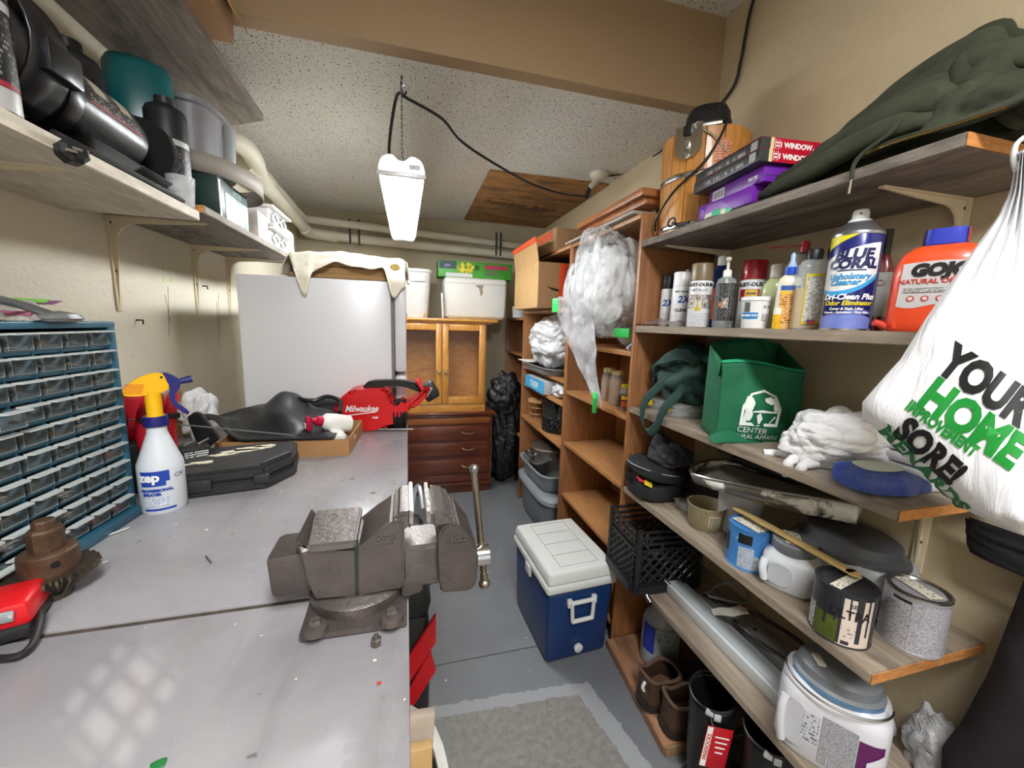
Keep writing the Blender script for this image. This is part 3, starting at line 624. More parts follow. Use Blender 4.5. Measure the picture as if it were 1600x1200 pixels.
hd = sp2([(-.047, .0), (-.030, .022), (-.006, .035), (.017, .037), (.024, .03), (.02, .022), (.028, .016), (.028, .006), (.012, -.004), (-.02, -.008), (-.04, -.006)], 4)
b = B(); b.prism([(x * k, y * k) for x, y in hd], .022 * k, (0, .011 * k, hb * 1.36), (R(90), 0, 0), .003); obj('trigger_head', b, yel, t)
nd = sp2([(.017, .037), (.03, .034), (.044, .022), (.046, .008), (.036, -.01), (.034, -.02), (.04, -.032), (.056, -.052), (.05, -.056), (.034, -.038), (.026, -.022), (.026, -.006), (.03, .008), (.02, .024)], 4)
b = B(); b.prism([(x * k, y * k) for x, y in nd], .018 * k, (0, .009 * k, hb * 1.36), (R(90), 0, 0), .003); obj('trigger_lever', b, nav, t)
b = B(); b.cyl((.044 * k, 0, hb * 1.36 + .016 * k), (.066 * k, 0, hb * 1.36 + .021 * k), .006 * k, .008 * k, 12); obj('nozzle', b, nav, t)
for i in range(6): b = B(); b.box(((-.026 - .001 * i) * k, -.0112 * k, hb * 1.36 + (.016 - i * .0035) * k), (.03 * k, .001, .0012 * k), 0, (0, .06, 0)); obj('orange_stripe', b, mat('#d2571a', .4), t)
b = B(); b.cyl((.016 * k, -.0115 * k, hb * 1.36 + .029 * k), (.016 * k, -.0125 * k, hb * 1.36 + .029 * k), .0024 * k, seg=10); obj('pivot_pin', b, black, t)
lb = mat('#2446a6', .4, 0, .03)
b = B(); b.patch(r * 1.006, hb * .38, hb * .5, -145, -72, r1=r * 1.006); obj('blue_label', b, lb, t)
b = B(); b.patch(r * 1.006, hb * .33, hb * .38, -145, -82, r1=r * 1.006); obj('blue_label', b, lb, t)
b = B(); b.patch(r * 1.004, hb * .05, hb * .075, -140, -62, r1=r * 1.004); obj('blue_stripe', b, lb, t)
txt('zep', hb * .135, inkw, t, (0, 0, hb * .39), bold=.0012, bend=r * 1.008, a0=-122)
txt('PROFESSIONAL', hb * .042, lb, t, (0, 0, hb * .27), bold=.0006, bend=r * 1.004, a0=-106)
txt('SPRAYER', hb * .042, lb, t, (0, 0, hb * .225), bold=.0006, bend=r * 1.004, a0=-118)
fp = fineprint('bottle_print', '#dfe4ea', '#8a98c0', 300, 220)
b = B(); b.patch(r * 1.003, hb * .10, hb * .19, -140, -75); obj('small_print', b, fp, t)
txt('CH', hb * .07, mat('#5d6472', .5), t, (0, 0, hb * .4), bend=r * 1.004, a0=-48, shear=.2)
# hard black tool case with a flaked yellow sticker
t = thing('tool_case', 'scuffed black plastic tool case with flaking yellow sticker on the bench', 'tool case', at(365, 745, z=1.0), -.26 + .06)
q = t.location; 
kk2 = mat('#2c2c2d', .42, 0, .18, 9, .25, 60, spot='#4a4a48', spots=.66)
w_, d_ = .29, .23
t.location = (at(300, 777, z=1.0).x + .06, at(300, 777, z=1.0).y + .115, 1.0); t.rotation_euler = (0, 0, .19)
PL = [(-w_ / 2, -d_ / 2), (w_ * .28, -d_ / 2), (w_ / 2, -d_ * .12), (w_ / 2, d_ / 2), (-w_ / 2, d_ / 2)]
b = B(); b.prism(PL, .03, z0=0, bev=.006); obj('lower_shell', b, kk2, t)
b = B(); b.prism([(x * .99, y * .99) for x, y in PL], .033, z0=.031, bev=.008); obj('lid', b, kk2, t)
b = B(); b.box((-.06, -.117, .032), (.05, .012, .03), .003); obj('latch', b, kk2, t)
b = B(); b.box((.07, -.117, .032), (.035, .01, .024), .003); obj('latch', b, kk2, t)
b = B(); b.tube([(.07, -.1, .065), (.1, -.06, .066), (.13, -.02, .065)], .004, 6); obj('moulded_rib', b, kk2, t)
def blot(seed, n=26): return [((1 + .45 * NZ.noise(V((cos(a) * 2.2, sin(a) * 2.2, seed)))) * cos(a), (1 + .45 * NZ.noise(V((cos(a) * 2.2, sin(a) * 2.2, seed)))) * sin(a)) for a in (2 * pi * i / n for i in range(n))]
st_ = mat('#e6e0c8', .6, 0, .25, 60, spot='#d8cf66', spots=.6)
for i, (x, y, sx, sy) in enumerate(((.0, .045, .045, .016), (.03, .06, .05, .018), (-.035, .025, .03, .012), (.06, .075, .03, .012), (-.07, -.03, .025, .012), (-.1, -.035, .012, .006))):
    b = B(); b.prism([(px * sx, py * sy) for px, py in blot(i * 3.1)], .0008, (x, y, .0642)); obj('sticker_flake', b, st_, t)
# pliers with red grips in a rack, and black bit boxes
pr_ = mat('#b9182a', .4, 0, .06)
t = thing('pliers_rack', 'rack of red-handled pliers against the wall behind the spray bottle', 'tool rack', (-.655, 1.135, 1.0), .75); t.scale = (1.2, 1.1, 1.16)
b = B(); b.box((0, .03, .055), (.16, .05, .11), .006); obj('rack_body', b, bodyk, t)
b = B(); b.box((0, .05, .16), (.15, .012, .1), .01); obj('red_back_plate', b, pr_, t)
for i in range(4):
    x = -.06 + i * .042
    pl = B(); pl.tube([(x, .0, .09), (x - .004, -.012, .14), (x + .004, -.012, .19), (x + .012, -.008, .212)], [.012, .0125, .0125, .011, .009], 10, sm=4); q = obj('plier_grip', pl, pr_, t)
    pl = B(); pl.tube([(x + .006, -.0, .03), (x, -.006, .07), (x - .003, -.01, .125)], .0085, 8, sm=3); obj('black_grip_end', pl, bodyk, q)
    pl = B(); pl.box((x + .002, -.02, .165), (.026, .012, .014), .003); obj('grip_band', pl, bodyk, q)
t = thing('bit_case', 'small black boxes of bits with white printing beside the spray bottle', 'case', (-.60, 1.225, 1.0), .55)
for i, (x, z) in enumerate(((-.034, .024), (.034, .024), (-.034, .07), (.034, .07))):
    b = B(); b.box((x, 0, z), (.064, .07, .042), .002); q = obj('bit_box', b, bodyk, t)
    b = B(); b.quad((x - .026, -.0358, z - .015), (x + .026, -.0358, z - .015), (x + .026, -.0358, z + .012), (x - .026, -.0358, z + .012), (.05, .03)); obj('printed_label', b, fineprint('bit_print', '#1a1a1b', '#d8d8d6', 150, 160, .42), q)
b = B()
for i in range(4):
    b = B(); b.tube([(-.05 + i * .03, -.01, .094), (-.02 + i * .03, .02, .098)], .0035, 6); obj('loose_bit', b, steel, t)
P = [at(a, c_, y=1.32) for a, c_ in ((292, 652), (303, 644), (313, 646), (343, 686), (322, 703), (306, 690))]
t = tag(obj('paint_scraper', B().prism([(q.x, max(q.z, 1.001)) for q in P], .018, (0, 1.335, 0), (R(90), 0, 0), .003), bodyk), 'black wedge-shaped scraper handle leaning behind the bit boxes', 'scraper')
# wooden offcut against the wall
wo = wood('rough_pine_board', '#a9794c', '#bd8e5e', 0, 6, .7, stretch=8)
b = B(); b.box((0, 0, .085), (.62, .018, .17), .002); t = obj('wood_board', b, wo, None, loc=(-.815, 1.42, 1.0), rot=(R(-2), 0, R(91))); tag(t, 'pale wooden board standing along the wall behind the tray', 'board')
b = B(); b.box((0, 0, .12), (.36, .012, .09), .002); t = obj('wood_board', b, wood('pale_board', '#b98a5c', '#cda173', 0, 6, .7, stretch=9), None, loc=(-.80, 1.36, 1.0), rot=(0, 0, R(91)));
tag(t, 'lighter narrow board in front of the pale wall board', 'board')
# white plastic bag tucked by the fridge
b = B(); b.ball((0, 0, .09), .075, 5, lambda d: 1 + .35 * crease(d, 1.4, 3) + .05 * crease(d, 4, 1), (.75, .8, 1.25)); t = obj('plastic_bag', b, film('white_bag_film', '#e8e8ea', .85, .97, .3), None, loc=(-.735, 1.66, 1.0)); tag(t, 'small crumpled white bag wedged between the wall board and refrigerator', 'bag')
# cardboard tray with rubber boot etc.
card = mat('#a67c52', .8, 0, .08, 6); cardl = mat('#c09468', .8, 0, .08, 6)
T0 = at(445, 702, z=1.0); 
t = thing('cardboard_tray', 'low brown cardboard tray on the bench full of odds and ends', 'tray', (-.375, 1.50, 1.0), -.06)
tw, td = .39, .26
for c, s in (((0, -td / 2, .028), (tw, .004, .056)), ((0, td / 2, .028), (tw, .004, .056)), ((-tw / 2, 0, .028), (.004, td, .056)), ((tw / 2, 0, .028), (.004, td, .056))): b = B(); b.box(c, s); obj('side_wall', b, card, t)
b = B(); b.box((0, 0, .002), (tw, td, .004)); obj('bottom', b, card, t)
b = B(); b.lathe([(.008, 0), (.008, .0006)], 16, (tw / 2 + .0022, -.03, .035), rot=(0, R(90), 0)); obj('white_sticker', b, paper, t)
rub = mat('#1d1e20', .38, 0, .15, 12)
def boot(u, v):      # a flattened rubber gaiter, open at the top
    x = -.25 + .43 * u; a = 2 * pi * v; w = .012 + .085 * sst(0, .5, u); hh = .006 + .05 * sst(.1, .55, u) * (1 - .25 * sst(.75, 1, u)) + .006 * sin(9 * u + 2 * v)
    mid = .105 + .05 * sst(.25, .5, u) * (1 - sst(.45, .95, u)) - .035 * sst(.4, 1, u) + .01 * sin(5 * u)
    return (x, cos(a) * w + .02, mid + sin(a) * hh + (.02 * sin(a) * nz((u * 3, v * 2, 1), 2)))
t2 = thing('rubber_boot_cover', 'floppy black rubber sheet draped over the cardboard tray', 'rubber sheet', (-.375, 1.50, 1.0), -.06)
b = B()
def sheet(u, v):
    x = -.29 + .44 * u; y = -.14 + .27 * v
    wav = .055 * sst(.35, .5, u) * (1 - sst(.55, .75, u)) * sst(.45, .95, v)
    z = .072 + .05 * sin(pi * clamp(u * 1.0)) * sst(0, .5, v) - .05 * sst(.72, 1, u) * (1 - .6 * v) + wav + .012 * sin(10 * u + 5 * v) - .03 * (1 - v) * sst(.3, .9, u)
    nar = .18 + .82 * sst(0, .42, u); y = .02 + (y - .02) * nar
    z += .03 * (1 - sst(0, .3, u)); return (x, y, max(z, .063))
b.grid(sheet, 40, 20); obj('rubber_panel', b, rub, t2, solid=.006, fixn=False, sharp=60)
b = B(); b.tube([(-.02, .1, .15), (.02, .13, .135), (.07, .14, .15), (.12, .12, .135), (.13, .06, .105)], .008, 8, sm=6); obj('rolled_rim', b, rub, t2)
b = B(); b.tube([(-.27, .02, .098), (-.1, -.06, .075), (.06, -.112, .066), (.13, -.118, .064)], .005, 8, sm=6); obj('rolled_rim', b, rub, t2)
b = B(); b.ball((0, 0, .04), .05, 4, lambda d: 1 + .35 * crease(d, 2.5, 7), (1.5, 1.1, .75)); t3 = obj('plastic_wrap', b, film('smoky_film', '#4a443c', .45, .9), None, loc=(-.50, 1.48, 1.004)); tag(t3, 'crumpled smoky plastic wrap under the rubber sheet in the tray', 'plastic wrap')
wp_ = mat('#e8e6e2', .35, 0, .02)
for i, (lx, ly, lz, rx, rz, lab) in enumerate(((-.25, 1.475, 1.085, R(96), 1.05, 'white squeeze bottle with red nozzle lying on the tray, above another bottle'), (-.24, 1.44, 1.04, R(92), 1.0, 'white round bottle lying lowest in the tray, its base towards the viewer'))):
    t3 = thing('squeeze_bottle', lab, 'bottle', (lx, ly, lz), 0, None, (R(90) if i else R(75), 0, .4 if i else -1.0))
    b = B(); b.lathe([(.024, -.06), (.031, -.055), (.032, 0), (.03, .03), (.016, .045)], 24); obj('bottle', b, wp_, t3)
    if not i:
        rn = mat('#b3123a', .4)
        b = B(); b.lathe([(.018, .043), (.018, .06), (.01, .066), (.008, .08)], 16); obj('collar', b, rn, t3)
        b = B(); b.box((0, -.012, .085), (.018, .05, .016), .004, (.3, 0, 0)); obj('nozzle', b, rn, t3)
        b = B(); b.box((0.0, -.02, .094), (.010, .02, .002), .0005, (.3, 0, 0)); obj('label', b, paper, t3)
# red leaf blower
RX, RZ = .0, .0
P0 = V((-.135, 1.712, 1.0))
t = thing('leaf_blower', 'red cordless leaf blower with black handle and battery at the bench corner', 'leaf blower', P0, -.06); t.scale = (1.22,) * 3
def sil(name, pts, th, m, par, y=0, bev=.008, sm=3): b = B(); b.prism(sp2(pts, sm), th, (0, y + th / 2, 0), (R(90), 0, 0), bev); return obj(name, b, m, par)
redb = mat('#cf1b20', .32, 0, .03)
hsg = [(-.10, .02), (-.115, .06), (-.112, .092), (-.075, .13), (-.045, .14), (.03, .142), (.05, .138), (.056, .128), (.05, .09), (.075, .082), (.11, .09), (.155, .122), (.175, .145), (.19, .14), (.17, .105), (.13, .072), (.09, .058), (.06, .03), (.04, .005), (-.05, .004)]
sil('red_housing', hsg, .105, redb, t, bev=.012)
b = B(); b.cyl((-.30, 0, .075), (-.105, 0, .065), .03, .037, 20); obj('blower_tube', b, bodyk, t)
hd = [(-.03, .14), (-.015, .16), (.02, .166), (.10, .165), (.145, .155), (.165, .135), (.155, .125), (.13, .135), (.09, .146), (.02, .146), (.0, .138)]
sil('handle', hd, .034, bodyk, t, bev=.008)
b = B(); b.box((.045, 0, .128), (.03, .016, .02), .004, (0, .4, 0)); obj('trigger', b, bodyk, t)
b = B(); b.box((.19, 0, .128), (.05, .07, .06), .008, (0, R(-32), 0)); q = obj('battery', b, bodyk, t)
b = B(); b.box((.165, 0, .14), (.012, .072, .07), .003, (0, R(-32), 0)); obj('battery_cap', b, redb, t)
b = B(); b.lathe([(.05, .0), (.052, .006), (.052, .03), (.04, .04)], 24, (.07, 0, .048), rot=(0, R(90), 0)); obj('intake_grille', b, bodyk, t)
for i in range(4): b = B(); b.tube([(.072 + .012 * i, .0 + .053 * cos(a), .048 + .05 * sin(a)) for a in [2 * pi * k / 20 for k in range(20)]], .003, 6, True); obj('grille_ring', b, bodyk, t)
txt('Milwaukee', .03, inkw, t, (-.03, -.0535, .068), bold=.0006, shear=.35, sx=.8)
txt('FUEL', .009, inkw, t, (.012, -.0535, .044), bold=.0003, shear=.3)
b = B(); b.box((-.03, -.0535, .061), (.09, .0006, .003), 0, (0, -.12, 0)); obj('lettering', b, inkw, t)
txt('XC5.0', .014, inkw, q, (.19, -.0356, .126), (R(90), R(-58), 0), bold=.0003)
b = B(); b.tube([(-.19, 1.663, 1.006), (.025, 1.635, 1.006)], .0038, 8); tag(obj('metal_rod', b, steel), 'thin steel rod lying across the far end of the bench by the blower', 'rod')
b = B(); b.tube([(-.66, 1.15, 1.19), (-.33, 1.28, 1.098)], .0022, 6); tag(obj('wire_rod', b, mat('#8d8d8d', .3, .8)), 'thin wire rod poking out over the bit boxes toward the tray', 'rod')
# ================================================================ BENCH VISE
t = thing('bench_vise', 'large brown-grey cast iron bench vise bolted to the bench corner', 'vise')
im = mat('#5d5552', .42, .55, .16, 22, .25, 160); imt = mat('#716a66', .38, .7, .2, 30, .3, 120); jawm = mat('#b5afa4', .3, .9, .25, 60, .4, 90)
def PT(px, py, y): q = at(px, py, y=y); return q
YF = .60           # plane of the vise body's near face
def xz(px, py, y=YF): q = at(px, py, y=y); return (q.x, q.z)
def slab(name, pts, y0, y1, m, bev=.004, yref=None, sm=0, par=t):      # outline in the X-Z plane, thick in Y
    P = [xz(px, py, yref or y0) for px, py in pts]
    if sm: P = sp2(P, sm)
    b = B(); b.prism(P, y1 - y0, (0, y1, 0), (R(90), 0, 0), bev); return obj(name, b, m, par)
bp = [at(467, 1005, z=1.0), at(638, 978, z=1.0)]
# mounting plate, swivel base
b = B(); b.prism([(at(467, 1005, z=1.0).x, at(467, 1005, z=1.0).y), (-.003, at(636, 980, z=1.0).y), (-.003, .70), (at(490, 930, z=1.0).x, .69)], .012, z0=1.0, bev=.002); obj('base_plate', b, im, t)
cx, cy = at(556, 955, z=1.012).x, .63
b = B(); b.lathe([(.072, 1.012), (.074, 1.03), (.0, 1.03)][:2] + [(.068, 1.034)], 40, (cx, cy, 0)); obj('swivel_base', b, imt, t)
b = B(); b.lathe([(.05, 1.03), (.048, 1.05)], 32, (cx, cy, 0)); obj('swivel_neck', b, im, t)
for px, py in ((493, 984), (612, 968)):
    p = at(px, py, z=1.012); b = B(); b.lathe([(.018, 1.011), (.016, 1.018), (.011, 1.02)], 20, (p.x, p.y, 0)); q = obj('bolt_boss', b, im, t)
    b = B(); b.lathe([(.0085, 1.018), (.0085, 1.026), (.007, 1.028)], 6, (p.x, p.y, 0)); obj('bolt', b, imt, q)
# the slide bar behind the body
X0, Z0 = xz(421, 870); X1, Z1 = xz(480, 925)
b = B(); b.box(((X0 + X1) / 2 + .01, .635, (Z0 + Z1) / 2 - .001), (abs(X1 - X0) + .03, .075, abs(Z0 - Z1) + .004), .01, (0, R(-4), 0)); obj('slide_bar', b, im, t)
# fixed body
slab('fixed_body', [(461, 840), (480, 862), (556, 861), (586, 832), (612, 812), (632, 812), (631, 918), (560, 927), (492, 936), (482, 905)], .58, .685, im, .004, yref=.585)
b = B(); Q = [at(479, 851, y=.6), at(556, 848, y=.6), at(567, 820, y=.685), at(495, 824, y=.685)]
zt = sum(q.z for q in Q) / 4
b.prism([(xz(481, 862, .575)[0], .575), (xz(556, 860, .575)[0], .575), (xz(567, 818, .69)[0], .69), (xz(494, 822, .69)[0], .69)], .013, z0=xz(520, 862, .575)[1], bev=.003); obj('anvil_plate', b, imt, t)
slab('weld_rib', [(553, 845), (560, 843), (561, 930), (555, 931)], .5795, .5805, mat('#1f2a22', .4), 0, yref=.58)
# fixed jaw
jf = at(648, 753, z=at(645, 798, y=.585).z).y
slab('fixed_jaw', [(611, 815), (612, 826), (618, 831), (638, 831), (644, 824), (644, 800), (636, 800), (618, 805)], .585, jf, imt, .006, yref=.585)
slab('jaw_plate', [(640, 819), (646, 819), (646, 797), (640, 797)], .583, jf, jawm, .001, yref=.585)
slab('moving_jaw_plate', [(667, 817), (673, 817), (673, 797), (667, 797)], .583, jf, jawm, .001, yref=.585)
slab('moving_jaw', [(672, 800), (673, 820), (682, 826), (710, 823), (712, 813), (702, 803), (690, 800)], .585, jf, imt, .006, yref=.585)
# the slide between the jaws
slab('slide_neck', [(626, 852), (690, 845), (690, 908), (628, 916)], .60, .675, imt, .006, yref=.61)
slab('lower_rib', [(628, 908), (660, 905), (660, 920), (628, 930)], .59, .67, im, .003, yref=.6)
slab('moving_body', [(684, 845), (686, 826), (700, 815), (716, 815), (744, 850), (745, 905), (735, 918), (688, 922), (686, 900)], .58, .69, im, .004, yref=.59)
# screw head and handle
q0, q1 = at(744, 868, y=.635), at(768, 868, y=.635)
b = B(); b.cyl(q0, q0 + V((.022, 0, 0)), .0185, seg=24); obj('screw_collar', b, chrome, t)
h0, h1 = at(757, 908, y=.64), at(741, 738, y=.64)
hm = mat('#a0968a', .28, .95, .12, 30)
b = B(); b.cyl(h0, h1, .0058, seg=16); b2 = obj('handle_bar', b, hm, t)
b = B(); b.ball(h0 + V((.0, 0, -.004)), .0105, 3, sc=(1, 1, .9)); obj('handle_ball', b, hm, b2)
b = B(); b.cyl(h0 + V((-.0005, 0, .006)), h0 + V((-.001, 0, .018)), .0075, seg=14); obj('handle_stop', b, hm, b2)
b = B(); b.lathe([(.0065, 0), (.008, .004), (.008, .01), (.005, .013)], 16, tuple(h1)); obj('handle_cap', b, steel, b2)
for s, (px, py, yy) in (('5085', (604, 848, .5785)), ('6082', (716, 846, .5785))):
    p = at(px, py, y=yy); txt(s, .013, imt, t, tuple(p), ex=.0009, bold=.0004)
p = at(588, 1006, z=1.0); b = B(); b.lathe([(.0075, 0), (.0075, .008), (.006, .0095)], 6, (0, 0, 0)); b.lathe([(.004, .0095), (.004, .014)], 10); tag(obj('hex_nut', b, imt, None, loc=tuple(p)), 'small rusty hex bolt head sticking out of the bench near the vise', 'bolt')
p = at(325, 874, z=1.004); b = B(); b.tube([p + V((-.008, .012, 0)), p + V((.01, -.012, 0))], .0018, 6); tag(obj('nail', b, steel), 'single bright nail lying loose on the grey bench top', 'nail')
p = at(180, 832, z=1.003); b = B(); b.box((0, 0, 0), (.045, .005, .001), 0, (0, 0, .9)); tag(obj('paper_strip', b, paper, None, loc=tuple(p)), 'thin white paper strip beside the drawer cabinet base', 'paper')
# ================================================================ TOP RIGHT SHELF
c, r, _ = fitx(1016, 1166, 225, 1.083, SZ1); r = min(r, .155); c.y -= .05; c.x = 1.085; r = .15
ztop = at(1062, 236, x=c.x - r * .75).z
t = thing('wooden_bucket', 'round wooden ice cream bucket with steel hoops and black motor on top', 'bucket', c, face(c)); H = .345
wb = wood('bucket_pine', '#b9772f', '#cf9247', 2, 8, .4, stretch=10, coat=.15)
n = 16
for i in range(n):
    a0, a1 = 360 * i / n + .5, 360 * (i + 1) / n - .5; b = B()
    for q in (0, 1):
        rr = r * (.93 if not q else .86)
        b.patch(rr, 0, H, a0, a1, r1=rr * 1.075, nu=3)
    bmesh.ops.bridge_loops(b.bm, edges=[e for e in b.bm.edges if e.is_boundary]); b.uv = None; obj('stave', b, wb, t)
b = B(); b.lathe([(r * .86, .02), (r * .86, .03)], 32); obj('bucket_floor', b, wb, t)
for z in (.022, .19):
    rz_ = r * (.93 + .07 * z / H) + .0015; b = B(); b.patch(rz_, z, z + .018, 0, 359.9, r1=rz_ + .001, nu=48); obj('hoop', b, chrome, t, solid=.0015)
b = B(); b.box((0, 0, H + .004), (.09, r * 2.02, .012), .002); obj('cross_bar', b, steel, t)
mk = mat('#161617', .5, 0, .1)
b = B(); b.lathe([(r * .52, H - .002), (r * .54, H + .02), (r * .53, H + .055), (r * .5, H + .062), (r * .49, H + .085), (r * .40, H + .11), (r * .2, H + .117)], 32, p=2.8); mo = obj('motor_housing', b, mk, t)
for i in range(4):
    a = -pi / 2 - .25 + i * .16; b = B(); b.box((cos(a) * r * .475, sin(a) * r * .475, H + .092), (.004, .01, .02), .001, (R(-25), 0, a + pi / 2)); obj('vent_slot', b, mat('#050505', .8), mo)
b = B(); b.prism([(-.045, .05), (.045, .05), (.045, -.03), (.02, -.055), (-.02, -.055), (-.045, -.03)], .0025, (-.055, -r * .97, H - .04), (R(90 + 3), 0, -.33)); pq = obj('latch_plate', b, chrome, t)
b = B(); b.box((-.06, -r * 1.0, H - .008), (.028, .012, .032), .003, (0, 0, -.33)); obj('latch_block', b, mk, t)
b = B(); b.box((-.06, -r * 1.0, H - .055), (.02, .010, .03), .003, (0, 0, -.33)); obj('latch_tongue', b, chrome, t)
b = B(); b.box((-.06, -r * .99, H - .09), (.022, .008, .02), .004, (0, 0, -.33)); obj('latch_tip', b, chrome, t)
b = B(); b.tube([(-.03, -r * 1.02, H + .0), (.02, -r * 1.03, H - .035), (.07, -r * .9, H - .09)], .003, 6); obj('crank_rod', b, steel, t)
b = B(); b.lathe([(.012, -.004), (.014, 0), (.012, .006)], 16, (-.03, -r * 1.01, H + .002), rot=(R(90), 0, 0)); obj('latch_boss', b, chrome, t)
cp = [(.05, -r * .5, H + .03), (.06, -r * .9, H + .02), (.045, -r * 1.05, H - .04), (0, -r * 1.07, H - .12), (-.09, -r * .92, H - .2), (-.145, -r * .5, H - .27), (-.15, -r * .3, H - .31)]
b = B(); b.tube(cp, .0042, 8, sm=6); obj('motor_cord', b, mk, t)
b = B(); b.patch(r * .99, .23, .3, -78, -58, r1=r * 1.0); obj('faded_label', b, fineprint('bucket_label', '#d59a73', '#a4563f', 110, 90), t)
# long black bar with a loop end, under the purple boxes
p0, p1 = at(1080, 324, x=.92), at(1290, 268, x=.95)
kb = mat('#1e1e20', .45, .3, .1)
t = thing('metal_bar', 'flat black bar with a pierced pointed end under the purple boxes', 'bar', (0, 0, 0))
b = B(); b.box((.975, 1.0, SZ1 + .006), (.11, .46, .01), .002); obj('bar', b, kb, t)
b = B(); b.tube([(.93, 1.2, SZ1 + .02), (.925, 1.25, SZ1 + .024), (.92, 1.275, SZ1 + .033)], .005, 6); b.tube([(.915, 1.275 + .02 * cos(a), SZ1 + .035 + .014 * sin(a)) for a in [2 * pi * k / 12 for k in range(12)]], .004, 6, True); obj('loop_end', b, kb, t)
# round green and white lid at the shelf edge
c = at(1130, 338, x=.935); t = thing('painted_disc', 'white round tub lid with green bands leaning flat under the black bar', 'lid', (.962, c.y + .01, SZ1 + .0005), 0)
b = B(); b.lathe([(.062, 0), (.066, .002), (.066, .014), (.05, .022), (.02, .024)], 40); obj('lid', b, mat('#d8d5cb', .5), t)
for a0 in (-175, -140, -30): b = B(); b.patch(.0665, .001, .0145, a0, a0 + 24, r1=.0662); b.patch(.0662, .0145, .0225, a0, a0 + 24, r1=.0505); obj('green_band', b, mat('#4fb38a', .5), t)
# two purple boxes
pur = mat('#6a1e9c', .38, 0, .06); purd = mat('#54157e', .42, 0, .06)
def carton(name, label, cat, c, size, rz, m, rot=None, grp=None):
    t = thing(name, label, cat, c, rz, grp, rot); b = B(); b.box((0, 0, size[2] / 2), size, .0015); obj('carton', b, m, t); return t
z0 = SZ1 + .012
t = carton('purple_box', 'lower purple carton with an open end flap, on the black bar', 'box', (.99, 1.045, z0), (.13, .22, .045), -.05, pur)
b = B(); b.poly([(-.065, -.11, .045), (.065, -.11, .045), (.06, -.145, .066), (-.06, -.145, .062)]); obj('open_flap', b, purd, t, solid=.001)
b = B()
for k in range(5):
    b = B(); b.box((-.0655, .03 + .002 * k, .015 + k * .005), (.0006, .11 - .012 * k, .0014)); obj('white_line', b, mat('#c9a8dc', .5), t)
b = B(); b.tube([(-.0657, .092 + .007 * cos(a), .022 + .007 * sin(a)) for a in [2 * pi * k / 12 for k in range(12)]], .0011, 4, True); obj('round_mark', b, mat('#c9a8dc', .5), t)
z1 = z0 + .0455
t = carton('purple_box', 'upper purple carton with a barcode, beneath the red window kits', 'box', (1.0, 1.015, z1), (.13, .23, .042), -.12, pur)
b = B(); b.box((-.0655, .07, .02), (.0006, .055, .03)); bc = obj('barcode_label', b, mat('#e9e6e6', .5), t)
for k in range(9): b = B(); b.box((-.0662, .048 + k * .0052, .021), (.0004, (.0012, .0024, .0008)[k % 3], .02)); obj('barcode_stripe', b, inkk, bc)
txt('PIECES', .012, inkw, t, (-.0657, -.075, .015), (R(90), 0, R(-90)), bold=.0004)
redw = mat('#b5122e', .35, 0, .04); gk = mat('#2e2f31', .4, 0, .05)
for i, (zz, dx, lab) in enumerate(((z1 + .0425, 0, 'red and black 1 WINDOW kit box, lower of two'), (z1 + .0425 + .033, .012, 'red and black 1 WINDOW kit box, topmost of two'))):
    t = carton('window_kit_box', lab, 'box', (1.025 + dx, 1.025 + .01 * i, zz), (.245, .28, .032), .0 - .09 * 0, gk, None, 'window insulation kits on the top shelf'); t.rotation_euler.z = -.1
    b = B(); b.box((.0185, -.1406, .016), (.208, .001, .031)); q = obj('red_end_panel', b, redw, t)
    b = B(); b.box((-.0905, -.1406, .016), (.010, .001, .031)); obj('cream_stripe', b, mat('#d8c89a', .5), t)
    b = B(); b.box((0, .0, .0325), (.244, .278, .0006)); obj('printed_top', b, redw, t)
    txt('1 WINDOW', .018, inkw, q, (-.02, -.1413, .0095), bold=.0007)
    txt('INSULATION KIT', .006, inkw, q, (.055, -.1413, .0095), bold=.0002)
    b = B(); b.tube([(-.076 + sx * .006, -.1413, .016 + sz * .011) for sx, sz in ((-1, -1), (1, -1), (1, 1), (-1, 1))], .0008, 4, True); obj('window_icon', b, inkw, q)
    for zq in (.012, .02): b = B(); b.box((-.076, -.1413, zq), (.007, .0006, .004)); obj('window_icon', b, inkw, q)
    b = B(); b.quad((-.1229, .09, .008), (-.1229, -.09, .008), (-.1229, -.09, .024), (-.1229, .09, .024), (.18, .016)); obj('side_print', b, fineprint('kit_side_print', '#2e2f31', '#9c9c9a', 62, 55, .5), t)
    b = B(); b.box((-.1229, -.115, .016), (.0008, .022, .022)); obj('pale_square', b, mat('#a8a8a6', .5), t)
